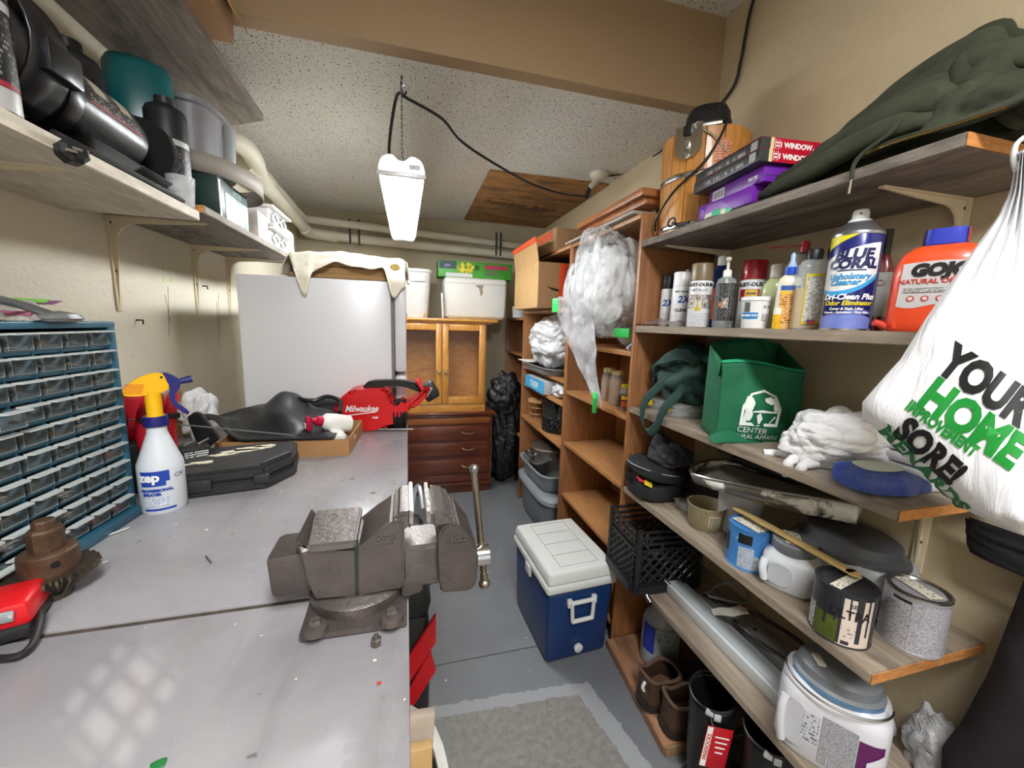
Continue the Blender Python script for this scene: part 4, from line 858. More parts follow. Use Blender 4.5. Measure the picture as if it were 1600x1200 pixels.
# olive hoodie heaped on the near end of the shelf
ol = NT('olive_fleece'); v = ol.coords(); ol.set(Base_Color=ol.ramp(ol.noise(v, 20, 4), [(.3, lin('#262a1b')), (.7, lin('#363a29'))]), Roughness=.95, Sheen_Weight=.0); ol.bump(ol.noise(v, 260, 2), .35, .002); ol = ol.m
t = thing('hoodie', 'olive green hooded sweatshirt heaped on the near end of the top shelf', 'hoodie', (1.06, .68, SZ1))
ridge = [(1.04, .03), (.95, .07), (.86, .125), (.77, .19), (.70, .225), (.645, .235), (.60, .21), (.56, .16), (.52, .10), (.48, .05)]
def hz(y):
    for (a, za), (c_, zc) in zip(ridge, ridge[1:]):
        if c_ <= y <= a: f = (a - y) / (a - c_); return za + (zc - za) * f
    return .04
def hood(u, v):
    y = 1.03 - .54 * u; a = pi * v; w = .04 + .08 * sst(0, .3, u); hh = max(.02, hz(y) * .85); e = sin(pi * clamp(u, .02, .98)) ** .3
    x = 1.13 - cos(a) * w * (1 + .1 * sin(9 * u)); fold = (.006 * sin(26 * u + 7 * v) + .02 * NZ.noise(V((u * 5, v * 4, 2))) + .034 * (abs(sin(11 * v + 2.2 * u + .8 * sin(5 * u))) ** .7 - .6) * sst(0, .2, u)) * 1.0
    z = (hh * (sin(a * .9) ** .8 if v < .5 else sin(a * .9) ** .55)) * e + fold * sin(a) * .8 + .008
    return (min(x, 1.243) - 1.06, y - .68, max(z, .003))
b = B(); b.grid(hood, 70, 36); obj('body', b, ol, t, fixn=True, sub=1)
def fold_roll(P, r, sc=1.0): b = B(); b.tube([V(p) - V((1.06, .68, 0)) for p in P], r, 12, sm=6, flat=sc); return b
for k, (q, dy, r_, e_) in enumerate(((0, .0, .85, .0), (1.1, .02, 1.15, .03), (2.3, -.015, 1.3, .0), (3.3, .025, .95, .05), (4.5, .0, 1.4, .02), (5.9, .02, 1.2, .0))):
    w_ = sin(k * 2.3)
    P = [(.955 + .02 * q, .985 + dy, .022 + .010 * q), (.945 + .028 * q, .90 + dy * .5, .036 + .018 * q), (.945 + .036 * q + .012 * w_, .81, .044 + .028 * q + .008 * w_), (.955 + .038 * q, .72 - dy, .07 + .033 * q + .012 * w_), (.975 + .036 * q - .012 * w_, .645 - e_, .085 + .034 * q), (1.0 + .032 * q, .575 - e_, .07 + .028 * q)]
    obj('fold', fold_roll(P, [.014, .026 * r_, .033 * r_, .035 * r_, .035 * r_, .02], .8), ol, t, sub=1)
b = B(); b.ball((.075, -.075, .128), .1, 5, lambda d: 1 + .26 * crease(d, 1.3, 2) + .07 * crease(d, 3, 5), (.95, .8, 1.15)); obj('hood', b, ol, t, sharp=80)
b = B(); b.ball((.0, -.10, .07), .1, 5, lambda d: 1 + .26 * crease(d, 1.4, 8) + .06 * crease(d, 3, 3), (.9, 1.0, .75)); obj('bunched_front', b, ol, t, sharp=80)
def front(u, v):      # the flat zipped front panel hanging towards the viewer
    y = .66 - .30 * u; x = .905 + .2 * v; z = .022 + .085 * v * (.4 + .6 * sst(0, .4, u)) + .02 * sin(pi * u) * v + .008 * sin(8 * u + 3 * v)
    return (x - 1.06, y - .68, z)
b = B(); b.grid(front, 24, 12); obj('front_panel', b, ol, t, solid=.008, fixn=False)
b = B(); b.tube([V(p) - V((1.06, .68, 0)) for p in ((.905, .66, .024), (.903, .6, .026), (.903, .52, .02), (.905, .45, .018))], .0032, 6, sm=5); obj('zip', b, mat('#7d6a3f', .35, .9, .3, 300), t)
s0 = V((1.06, .68, SZ1)); dp = [at(1413, 178, x=.93), at(1390, 208, x=.905), at(1350, 238, x=.892), at(1334, 258, x=.888), at(1331, 280, x=.888)]
b = B(); b.tube([p - s0 for p in dp], .0042, 8, sm=5); dc = obj('drawstring', b, ol, t)
b = B(); b.cyl(at(1330, 281, x=.888) - s0, at(1326, 303, x=.888) - s0, .0038, seg=8); obj('drawstring_tip', b, chrome, dc)
obj('cuff', fold_roll([(1.0, .5, .035), (1.0, .47, .05), (1.01, .42, .045), (1.02, .38, .03)], [.03, .035, .035, .03]), ol, t, sub=1)
# oak crown moulding and boxes on the bookcase top
t = thing('crown_moulding_board', 'reddish oak moulded cabinet top lying on the bookcase', 'board', (1.06, 1.78, 1.9))
mo = wood('red_oak', '#93572e', '#a86a3c', 1, 8, .4, stretch=12)
b = B(); b.box((0.02, 0, .085), (.34, .62, .03), .004); obj('upper_lip', b, mo, t)
b = B(); b.box((.03, 0, .06), (.30, .58, .03), .008); obj('lower_lip', b, mo, t)
b = B(); b.box((.06, 0, .022), (.2, .5, .044), .002); obj('underframe', b, mat('#5e4a38', .6), t)
b = B(); b.lathe([(.007, 0), (.007, .01), (.003, .012)], 12, (-.12, -.2, .075), rot=(0, R(-90), 0)); obj('white_bumper', b, white, t)
# ================================================================ SHELF OF SPRAY CANS AND BOTTLES
def place(pl, pr, pt, x): c, r, h = fitx(pl, pr, pt, x, SZ2); return c, r, h
def spray_can(label, box, x, body, capc, cap=.26, caph=True, name='spray_can', grp='spray cans on the bottle shelf', dome=False):
    c, r, h = place(*box, x); t = thing(name, label, 'spray can', c, face(c), grp); hb = h * (1 - cap)
    b = B(); b.lathe([(r * .94, 0), (r, .004), (r, hb - .006), (r * .93, hb)], 28); obj('body', b, body, t)
    b = B(); b.lathe([(r * .96, hb), (r * .96, h - .004), (r * .9, h)], 28); obj('cap', b, capc, t)
    b = B(); b.lathe([(r * .965, .0), (r * .965, .003)], 24); obj('rim', b, steel, t); return t, r, hb, h
wc = mat('#dcdde0', .3, 0, .02); grayp = fineprint('can_print', '#dcdde0', '#8f949c', 520, 300)
blue2 = mat('#1d4fa0', .4)
t, r, hb, h = spray_can('white spray can with black cap and blue 2X, at the far end of the row', (1035, 1057, 430), 1.015, wc, black)
txt('2X', .034, blue2, t, (0, 0, hb * .55), bold=.0012, bend=r, a0=-85, shear=.2)
b = B(); b.patch(r * 1.004, hb * .08, hb * .4, -130, -60); obj('label_print', b, grayp, t)
t, r, hb, h = spray_can('white spray can with white cap and blue 2X, lettered CLEAR', (1053, 1083, 424), 1.0, wc, mat('#e4e4e6', .3))
txt('2X', .034, blue2, t, (0, 0, hb * .6), bold=.0012, bend=r, a0=-75, shear=.2)
txt('CLEAR', .015, inkk, t, (0, 0, hb * .38), bold=.0006, bend=r, a0=-85); txt('RUST-OLEUM', .008, inkk, t, (0, 0, hb * .85), bold=.0003, bend=r)
b = B(); b.patch(r * 1.004, hb * .06, hb * .32, -130, -60); obj('label_print', b, grayp, t)
yc = mat('#d8c034', .4)
t, r, hb, h = spray_can('slim yellow and black spray can behind the brown-capped can', (1071, 1094, 420), 1.03, yc, mat('#3b3b3d', .4), .2)
for z in (.15, .55): b = B(); b.patch(r * 1.005, hb * z, hb * (z + .1), -170, -10); obj('black_band', b, black, t)
b = B(); b.patch(r * 1.004, hb * .7, hb * .95, -150, -60); obj('label_print', b, fineprint('yellow_print', '#d8c034', '#2a2620', 240, 120), t)
t, r, hb, h = spray_can('white RUST-OLEUM METALLIC spray can with a brown cap', (1081, 1118, 410), .975, wc, mat('#7a6a50', .35), .27)
txt('RUST-OLEUM', .0145, inkk, t, (0, 0, hb * .88), bold=.0007, bend=r, a0=-92); txt('METALLIC', .0125, mat('#3c4350', .5), t, (0, 0, hb * .77), bend=r, a0=-96)
pm = NT('can_photo'); v = pm.coords(); pm.set(Base_Color=pm.ramp(pm.noise(v, 110, 3), [(.35, lin('#4a4340')), (.5, lin('#8f8681')), (.65, lin('#d4cab9'))]), Roughness=.4); photo_m = pm.m
b = B(); b.patch(r * 1.004, hb * .4, hb * .7, -165, -15); obj('picture_band', b, photo_m, t)
for i in (-1, 1): b = B(); b.patch(r * 1.008, hb * .42, hb * .58, -98 + i * 11 - 8, -98 + i * 11 + 8, nu=4); obj('lantern_print', b, mat('#d9cfae', .5), t)
b = B(); b.patch(r * 1.01, hb * .35, hb * .42, -112, -82); obj('yellow_badge', b, mat('#cdb53c', .4), t)
b = B(); b.patch(r * 1.004, hb * .05, hb * .31, -150, -30); obj('label_print', b, grayp, t)
# dark blue mouthwash bottle
c, r, h = place(1113, 1152, 398, 1.11); t = thing('mouthwash_bottle', 'tall dark blue bottle with white cap standing behind the pump bottle', 'bottle', c, face(c))
b = B(); b.lathe([(r * .92, 0), (r, .006), (r, h * .62), (r * .8, h * .78), (r * .48, h * .85), (r * .46, h * .88)], 28, p=2.6); obj('bottle', b, mat('#1b2f5e', .12, 0, .1, 8, coat=.5), t)
b = B(); b.lathe([(r * .5, h * .87), (r * .5, h * .98), (r * .45, h)], 22); obj('cap', b, mat('#d9d9d6', .4), t)
b = B(); b.patch(r * 1.01, h * .12, h * .55, -160, -60, p=2.6); obj('red_label', b, mat('#b9512f', .4, 0, .35, 60), t)
# pump bottle
c, r, h = place(1123, 1157, 400, .985); t = thing('pump_bottle', 'clear pump bottle with white pump and black printed label', 'bottle', c, face(c))
cg = NT('clear_bottle_plastic'); cg.set(Base_Color=lin('#c9d2d3'), Roughness=.1, Alpha=.35); cg = cg.m
b = B(); b.lathe([(r * .9, 0), (r, .006), (r, h * .62), (r * .85, h * .69), (r * .4, h * .74)], 28, p=2.4); obj('bottle', b, cg, t)
b = B(); b.patch(r * 1.005, h * .1, h * .63, -175, -5, p=2.4); obj('black_label', b, fineprint('pump_print', '#1d1d1e', '#77756f', 380, 230, .56), t)
b = B(); b.patch(r * 1.012, h * .28, h * .42, -105, -70, p=2.4); obj('picture', b, photo_m, t)
b = B(); b.patch(r * 1.015, h * .3, h * .36, -120, -104, p=2.4); obj('orange_patch', b, mat('#cf6a34', .5), t)
pwh = mat('#e9e7dd', .35)
b = B(); b.lathe([(r * .42, h * .72), (r * .42, h * .81), (r * .3, h * .83)], 20); obj('pump_collar', b, pwh, t)
b = B(); b.cyl((0, 0, h * .82), (0, 0, h * .97), .0045, seg=10); b.box((0, -.004, h * .975), (.016, .022, .012), .004); obj('pump_head', b, pwh, t)
b = B(); b.cyl((0, 0, .01), (0, 0, h * .72), .004, seg=8); obj('dip_tube', b, pwh, t)
# folded white sheet behind
c = at(1180, 450, x=1.17); t = thing('folded_sheet', 'folded grey-white printed sheet leaning upright behind the red-capped can', 'paper', (1.14, c.y, SZ2), .35)
b = B(); b.poly([(-.05, 0, 0), (.0, -.02, 0), (.0, -.015, .155), (-.05, .005, .15)]); b.poly([(.0, -.02, 0), (.06, .01, 0), (.06, .015, .145), (.0, -.015, .155)]); obj('sheet', b, mat('#b9bac2', .6, 0, .08), t, solid=.001)
txt('HIT', .02, mat('#4a4c55', .5), t, (-.03, -.014, .06), (R(90), R(-70), R(-20)))
# red capped can
t, r, hb, h = spray_can('white RUST-OLEUM STOPS RUST spray can with a dark red cap', (1160, 1204, 405), 1.05, wc, mat('#8e1220', .3, 0, .05, coat=.3), .28)
txt('RUST-OLEUM', .0155, inkk, t, (0, 0, hb * .86), bold=.0007, bend=r, a0=-90)
b = B(); b.patch(r * 1.004, hb * .58, hb * .80, -40, 0); b.patch(r * 1.004, hb * .56, hb * .80, -150, -60); q = obj('red_band', b, mat('#a3152c', .4), t)
b = B(); b.patch(r * 1.008, hb * .58, hb * .79, -122, -68); obj('gold_badge', b, mat('#d9b75a', .4), t)
txt('STOPS', .0085, inkk, t, (0, 0, hb * .69), bold=.0003, bend=r * 1.01, a0=-95); txt('RUST', .0085, inkk, t, (0, 0, hb * .61), bold=.0003, bend=r * 1.01, a0=-95)
b = B(); b.patch(r * 1.004, hb * .05, hb * .5, -150, -30); obj('label_print', b, grayp, t)
# white putty tub
c, r, h = place(1158, 1209, 463, .965); t = thing('putty_tub', 'small white plastic tub with blue stripe and barcode in the front row', 'tub', c, face(c))
b = B(); b.lathe([(r * .78, 0), (r * .8, .003), (r * .93, h * .86), (r, h * .88), (r, h * .98), (r * .97, h)], 32); obj('tub', b, mat('#e2e3e3', .35), t)
b = B(); b.patch(r * .865, h * .3, h * .5, -150, -78, r1=r * .90); obj('blue_stripe', b, mat('#2a86c8', .4), t)
txt("PAINTER'S PUTTY", .007, inkw, t, (0, 0, h * .38), bold=.0003, bend=r * .90, a0=-112)
b = B(); b.patch(r * .91, h * .52, h * .82, -138, -112, r1=r * .94); obj('round_badge', b, mat('#555a5e', .5), t)
b = B(); b.patch(r * .87, h * .25, h * .72, -62, -28, r1=r * .94); obj('barcode', b, fineprint('barcode_print', '#e2e3e3', '#3a3a3c', 30, 700, .5), t)
# pale green bottle
c, r, h = place(1195, 1237, 411, 1.05); t = thing('lotion_bottle', 'pale green translucent bottle with a grey-white cap', 'bottle', c, face(c))
b = B(); b.lathe([(r * .9, 0), (r, .008), (r, h * .55), (r * .88, h * .7), (r * .45, h * .8)], 28, sy=.7, p=2.4); obj('bottle', b, mat('#bcc794', .18, 0, .06, coat=.3), t)
b = B(); b.lathe([(r * .5, h * .8), (r * .5, h * .97), (r * .45, h)], 22); obj('cap', b, mat('#c4c3bb', .4), t)
# little yellow bottle with white cap
c, r, h = place(1209, 1224, 481, .955); t = thing('small_bottle', 'tiny yellow bottle with white cap beside the putty tub', 'bottle', c, face(c))
b = B(); b.lathe([(r * .95, 0), (r, .003), (r, h * .7)], 20); obj('bottle', b, mat('#dcae1c', .4, 0, .3, 200), t)
b = B(); b.lathe([(r * 1.03, h * .7), (r * 1.03, h), (r * .9, h)], 20); obj('cap', b, mat('#e5e3d8', .4), t)
# glue bottle
c, r, h = place(1221, 1262, 392, .975); t = thing('glue_bottle', 'cream glue bottle with blue collar and clear nozzle tip', 'bottle', c, face(c) + .1)
b = B(); b.lathe([(r * .92, 0), (r, .008), (r, h * .22)], 28, sy=.62, p=3); obj('glue', b, mat('#d9ad6a', .3), t)
b = B(); b.lathe([(r, h * .22), (r, h * .58), (r * .9, h * .66), (r * .5, h * .72)], 28, sy=.62, p=3); obj('bottle', b, mat('#d8d3c0', .3), t)
b = B(); b.lathe([(r * .55, h * .715), (r * .55, h * .81)], 22); obj('blue_collar', b, mat('#1d49b8', .3), t)
b = B(); b.lathe([(r * .42, h * .81), (r * .3, h * .86), (r * .2, h * .9), (r * .22, h * .97), (r * .1, h)], 18); obj('nozzle', b, mat('#9fb4d6', .15, 0, .05), t)
b = B(); b.patch(r * 1.01, h * .08, h * .46, -128, -45, sy=.64, p=3); obj('orange_label', b, fineprint('glue_print', '#d8a153', '#7a4a22', 170, 150, .5), t)
b = B(); b.patch(r * 1.012, h * .46, h * .5, -128, -45, sy=.64, p=3); obj('yellow_label', b, mat('#e0b428', .4), t)
b = B(); b.patch(r * 1.012, h * .51, h * .57, -128, -45, sy=.64, p=3); obj('blue_label', b, mat('#27549c', .4), t)
# lubricant can with red nozzle and straw
c, r, h = place(1240, 1280, 374, 1.11); t = thing('lubricant_can', 'dark spray can with red nozzle and long red straw, at the back', 'spray can', c, face(c))
b = B(); b.lathe([(r, 0), (r, h * .75), (r * .8, h * .84), (r * .4, h * .88)], 26); obj('body', b, mat('#a9a39a', .35, .2, .2, 90), t)
b = B(); b.patch(r * 1.01, h * .5, h * .74, -150, -60); obj('red_print', b, fineprint('lube_print', '#b9b3aa', '#a52228', 90, 70, .45), t)
b = B(); b.lathe([(r * .85, h * .76), (r * .7, h * .86), (r * .4, h * .88)], 22); obj('dome', b, mat('#5b5852', .4, .4), t)
b = B(); b.lathe([(r * .42, h * .87), (r * .4, h * .97), (r * .36, h)], 16); obj('red_nozzle', b, mat('#9c1a1e', .4), t)
e = at(1197, 388, x=1.06) - c; e.rotate(MX.Rotation(-face(c), 3, 'Z')); b = B(); b.tube([(-.005, -.01, h * .95), tuple(e)], .0018, 6); obj('red_straw', b, mat('#9c1a1e', .4), t)
# two clear oil bottles
oil = mat('#c79a10', .12, 0, .05, coat=.4)
def oilbottle(label, box, x, fill, lab, capc):
    c, r, h = place(*box, x); t = thing('oil_bottle', label, 'bottle', c, face(c) + .25)
    b = B(); b.lathe([(r * .95, 0), (r * 1.0, .006), (r * 1.0, h * .78), (r * .75, h * .86), (r * .45, h * .88)], 28, sy=.62, p=5); obj('bottle', b, cg, t)
    b = B(); b.lathe([(r * .93, .003), (r * .95, .008), (r * .95, h * fill)], 28, sy=.58, p=5); obj('oil', b, oil, t)
    b = B(); b.lathe([(r * .5, h * .87), (r * .52, h * .985), (r * .46, h)], 22, sy=.9); obj('black_cap', b, capc, t)
    b = B(); b.box((r * .1, -r * .635, h * .38), (r * 1.2, .001, h * .62)); obj('label_backing', b, mat(lab, .5), t)
    b = B(); b.quad((-r * .42, -r * .68, h * .1), (r * .62, -r * .68, h * .1), (r * .62, -r * .68, h * .66), (-r * .42, -r * .68, h * .66), (r, h * .55)); obj('label', b, fineprint('oil_print', '#dcdcd2', '#6a6a66', 300, 220, .5), t)
    return t, r, h
t, r, h = oilbottle('clear bottle of golden oil with yellow-edged label and black cap', (1250, 1302, 386), .985, .52, '#ddc81e', black)
b = B(); b.box((r * .1, -r * .7, h * .1), (r * .5, .0006, h * .055)); fl = obj('small_flag', b, mat('#c94a4c', .5, 0, .3, 300), t)
b = B(); b.box((-r * .05, -r * .72, h * .112), (r * .22, .0006, h * .03)); obj('flag_canton', b, mat('#3a4c90', .5), fl)
t, r, h = oilbottle('clear bottle with a little brown oil, half hidden by the blue can', (1284, 1330, 384), 1.02, .12, '#5a5a40', black)
b = B(); b.tube([(-r * .3, -r * .3, h * .86), (-r * .3, -r * .3, h * 1.0), (r * .0, -r * .3, h * 1.02)], .004, 8); obj('pink_clip', b, mat('#c98a80', .4), t)
# big blue upholstery cleaner can
c, r, h = place(1306, 1392, 322, .968); t = thing('cleaner_can', 'large blue and white BLUE CORAL upholstery cleaner spray can', 'spray can', c, face(c)); hb = h * .80; r = r * .985
bl = mat('#20266e', .22, .15, .05, coat=.3)
b = B(); b.lathe([(r * .95, 0), (r, .004), (r, hb - .004), (r * .97, hb)], 40); obj('body', b, bl, t)
b = B(); b.lathe([(r * 1.02, hb - .003), (r * 1.03, hb + .002), (r * 1.0, hb + .005), (r * .86, hb + .012), (r * .72, hb + .022), (r * .5, hb + .028)], 36); obj('steel_dome', b, mat('#a9abb0', .28, .9), t)
b = B(); b.lathe([(r * .5, hb + .026), (r * .44, hb + .033), (r * .34, hb + .036), (r * .32, hb + .05), (r * .27, hb + .054)], 24); obj('spray_button', b, mat('#d5d6d8', .35), t)
b = B(); b.cyl((0, -r * .3, hb + .044), (0, -r * .33, hb + .044), .002, seg=10); obj('spray_hole', b, inkk, t)
def wrap(name, lo, hi, a0, a1, m, q=1.006):          # print wrapped round the can between two height curves
    b = B(); b.grid(lambda u, v: (r * q * cos(R(a0 + (a1 - a0) * u)), r * q * sin(R(a0 + (a1 - a0) * u)), hb * (lo(u) + (hi(u) - lo(u)) * v)), 28, 2); return obj(name, b, m, t)
lo1 = lambda u: .44 - .06 * sin(pi * u * .9) + .17 * u * u; hi1 = lambda u: .90 - .16 * (1 - u) ** 1.5
wrap('white_field', lo1, hi1, -165, -28, wc, 1.006)
wrap('light_blue_swoosh', lambda u: lo1(u) - .045, lambda u: lo1(u) + .002, -165, -28, mat('#3a9ad6', .35), 1.008)
wrap('yellow_flash', lambda u: .84 + .145 * u, lambda u: .99, -165, -85, mat('#d9d020', .4), 1.010)
for s, sz, z, a, m_, sh, bo in (('BLUE', .030, .735, -92, mat('#1b2350', .4), .15, .0014), ('CORAL', .027, .645, -92, mat('#1b2350', .4), .15, .0014), ('Upholstery', .017, .535, -96, mat('#3a8fc0', .4), .25, .0006), ('Cleaner', .017, .475, -104, mat('#3a8fc0', .4), .25, .0006), ('Dri-Clean Plus', .0165, .325, -90, inkw, .25, .0006), ('Odor Eliminator', .0135, .265, -90, mat('#d9c832', .4), .25, .0005), ('Cover & Stain Lifter', .0075, .215, -92, inkw, .2, .0002), ('Carpets - Upholstery - Floor Mats', .006, .18, -92, inkw, .2, .0002)):
    txt(s, sz, m_, t, (0, 0, hb * z), bold=bo, bend=r * 1.016, a0=a, shear=sh)
wrap('logo_bar', lambda u: .616, lambda u: .63, -125, -60, mat('#1b2350', .4), 1.012)
sc_ = mat('#6e7cc0', .45, 0, .12, 40)
wrap('seat_picture', lambda u: .02, lambda u: .12 + .06 * sin(pi * u) ** .6, -165, -25, sc_, 1.004)
wrap('seat_picture', lambda u: .155 + .02 * u, lambda u: .16 + .05 * sin(pi * u) ** .7 + .02 * u, -115, -25, mat('#5d6ab0', .45), 1.008)
b = B(); b.lathe([(r * 1.01, -.0005), (r * 1.01, .004)], 36); obj('rim', b, steel, t)
# dark red bottle behind
c, r, h = place(1372, 1408, 356, 1.07); t = thing('dark_red_bottle', 'dark red bottle with black cap, mostly hidden behind the blue can', 'bottle', c, face(c))
b = B(); b.lathe([(r, 0), (r, h * .62), (r * .5, h * .76)], 24, p=3); obj('bottle', b, mat('#6e1a20', .25, 0, .1, coat=.3), t)
b = B(); b.lathe([(r * .5, h * .75), (r * .48, h)], 18); obj('cap', b, black, t)
b = B(); b.patch(r * 1.02, h * .15, h * .58, -110, -20, p=3); obj('grey_label', b, mat('#a7a9a8', .5, 0, .1), t); txt('Carb', .02, mat('#8e2a2a', .5), t, (0, 0, h * .45), bend=r * 1.04, a0=-60)
# orange hand cleaner jug
c, r, h = place(1392, 1518, 352, 1.005); t = thing('hand_cleaner_jug', 'orange GOJO hand cleaner jug with a blue cap', 'jug', c, face(c) - .12)
og = mat('#e24a22', .32, 0, .04, coat=.2); c = at(1455, 500, x=1.01); c.z = SZ2; t.location = c; t.rotation_euler.z = face(c) - .1; w2, d2 = .066, .042; h = .19; r = w2
jp = lambda k: [(-k * w2, .0), (-k * w2, 0)]
b = B(); b.lathe([(.9, 0), (.97, .004), (1, .02), (1.0, h * .55), (.97, h * .68), (.86, h * .79), (.62, h * .865), (.42, h * .885), (.42, h * .89)], 40, sx=w2, sy=d2, p=3.6); obj('jug_body', b, og, t)
b = B(); b.lathe([(.029, h * .88), (.030, h * .9), (.029, h * 1.035), (.026, h * 1.04)], 26, sy=.8, p=3.4); cpo = obj('blue_cap', b, mat('#2c3aa8', .35), t)
for a_, c_ in ((-180, -150), (-35, 10)): b = B(); b.patch(.031, h * .89, h * 1.03, a_, c_, sy=.82, p=3.4); obj('red_shrink_band', b, mat('#8e1c22', .35), t)
lm = mat('#c3bfc0', .4, 0, .03)
lb_ = [(-.052, -.01), (-.046, .058), (-.02, .062), (.052, .062), (.055, -.004), (.03, -.011), (.0, -.006), (-.03, -.014)]
def front_y(x, q=1.012): return -d2 * q * max(0, 1 - (abs(x) / w2) ** 3.6) ** (1 / 3.6)
def flatlabel(name, poly, zc, m, q):
    b = B(); b.prism(poly, .0004, (0, 0, 0)); 
    for v in b.bm.verts: x, y, k = v.co; v.co = V((x, front_y(x, q) - k, y + zc))
    return obj(name, b, m, t)
flatlabel('grey_label', [(-.050 + .1 * i / 8, -.03 - .004 * sin(i)) for i in range(9)] + [(.052 - .1 * i / 8, .052 + .003 * sin(pi * i / 8)) for i in range(9)], h * .42, lm, 1.01)
wobj = lambda zc, q=1.02: (lambda co: V((co.x, front_y(co.x, q) - .0006 - co.z, co.y + zc)))
for s, sz, x, z, m_, bo, sh in (('GOJO', .030, .004, h * .57, inkk, .0022, .15), ('NATURAL ORANGE', .0125, .004, h * .49, mat('#c2382c', .5), .0003, 0)):
    zc = z; txt(s, sz, m_, t, bold=bo, shear=sh, wob=(lambda co, x=x, zc=zc: V((co.x + x, front_y(co.x + x, 1.02) - .0008 - co.z, co.y + zc))))
b = B(); b.grid(lambda u, v: (-.042 + .066 * u, front_y(-.042 + .066 * u, 1.02) - .0008, h * (.4 + .05 * v)), 10, 1, uvs=(.066, .0095)); obj('small_print', b, fineprint('jug_small_print', '#c3bfc0', '#4a4647', 420, 260, .46), t)
for i in range(4):
    x = -.03 + i * .02; b = B(); b.lathe([(.0055, 0), (.0055, .0006)], 14, (x, front_y(x, 1.02), h * .34), rot=(R(90), 0, 0)); q = obj('round_icon', b, mat('#b0302a', .5), t)
    b = B(); b.lathe([(.0035, .0006), (.0035, .001)], 12, (x, front_y(x, 1.02), h * .34), rot=(R(90), 0, 0)); obj('icon_centre', b, mat('#e6c9c2', .5), q)
b = B(); b.lathe([(.009, 0), (.009, .0006)], 20, (.037, front_y(.037, 1.03), h * .43), rot=(R(90), 0, 0)); q = obj('fruit_badge', b, mat('#d86a50', .5), t)
flatlabel('lower_panel', [(-.05, -.02), (.05, -.02), (.05, .02), (.02, .012), (-.02, .016), (-.05, .012)], h * .14, mat('#f04a1c', .3), 1.006)
b = B(); b.tube([(-w2 * .9, -.02, .008), (-w2 * 1.1, -.025, .016), (-w2 * 1.22, -.03, .018)], .007, 10); obj('pump_spout', b, mat('#d8493a', .4), t)
# limp clear film at the far end
p = at(1010, 507, x=.94); b = B()
b.grid(lambda u, v: ((v - .5) * .16, (u - .5) * .3, .006 + .018 * sin(pi * u) * sin(pi * v) * (1 + nz((u * 5, v * 5, 3), 1)) + .01 * abs(nz((u * 9, v * 9, 1), 1))), 26, 18)
t = obj('plastic_film', b, film('brownish_film', '#a08f8a', .35, .85), None, loc=(.98, 1.36, SZ2)); tag(t, 'limp clear plastic film lying at the far end of the bottle shelf', 'plastic film')
# ================================================================ TOTE SHELF
# clear organiser case
clr = NT('clear_case_plastic'); clr.set(Base_Color=lin('#d3d6d4'), Roughness=.2, Alpha=.3); clr = clr.m
t = thing('organizer_case', 'shallow clear plastic organiser case with yellow latches under the dark green bag', 'case', (1.06, 1.31, SZ3), -.04)
b = B(); b.box((0, 0, .018), (.2, .22, .036), .004); obj('base_tray', b, clr, t)
b = B(); b.box((0, 0, .043), (.206, .226, .012), .003); obj('lid', b, clr, t)
for i in range(1, 4): b = B(); b.box((0, -.11 + i * .055, .019), (.19, .002, .03)); obj('divider', b, clr, t)
b = B(); b.box((.0, 0, .02), (.002, .21, .03)); obj('divider', b, clr, t)
for i in range(6): b = B(); b.ball((-.06 + .12 * (i % 2), -.08 + .07 * (i // 2), .008), .022, 2, lambda d: 1 + .6 * nz(d, 3, i), (1.6, 1, .4)); obj('small_parts', b, mat(('#8f8d88', '#5a5956', '#c9c8c2')[i % 3], .4, .4, .4, 150), t)
for y in (-.06, .06):
    b = B(); b.box((-.105, y, .032), (.008, .034, .03), .003); q = obj('yellow_latch', b, mat('#e3bd1c', .4), t)
# dark green folded bag with a strap
dg = mat('#11302a', .75, 0, .2, 12, .25, 300)
t = thing('fabric_bag', 'dark green folded fabric bag slumped on the organiser case', 'bag', (1.06, 1.265, SZ3 + .052))
def cloth(d): return 1 + .34 * crease(d, 1.3, 4.2) + .07 * crease(d, 3.0, 9) + .015 * nz(d, 7, 2)
b = B(); b.ball((0, 0, .1), .125, 5, cloth, (.93, 1.1, .98))
for v in b.bm.verts: v.co.z = max(v.co.z, .004); 
obj('body', b, dg, t, sharp=60)
b = B(); b.grid(lambda u, v: (-.07 - .05 * sin(pi * u) - .035 * u + .02 * v, -.10 + .2 * u, .16 - .22 * (u - .35) ** 2 + .05 * v * (1 - u) + .012 * sin(9 * u + 5 * v)), 18, 8); obj('loose_flap', b, dg, t, solid=.004, fixn=False)
def strap_path(u):
    P = spline([V(p) for p in ((-.09, -.02, .12), (-.13, .0, .07), (-.172, .035, .0), (-.178, .04, -.07), (-.175, .0, -.115), (-.172, -.045, -.08), (-.165, -.07, -.01), (-.12, -.085, .05), (-.08, -.06, .09))], 8)
    k = u * (len(P) - 1); i = min(int(k), len(P) - 2); return P[i].lerp(P[i + 1], k - i)
b = B(); b.grid(lambda u, v: tuple(strap_path(u) + V((-.004 * v, .0, 0)) + V((.0, (v - .5) * .012, (v - .5) * .012)) * 2.0), 60, 3); obj('carry_strap', b, dg, t, solid=.002, fixn=False)
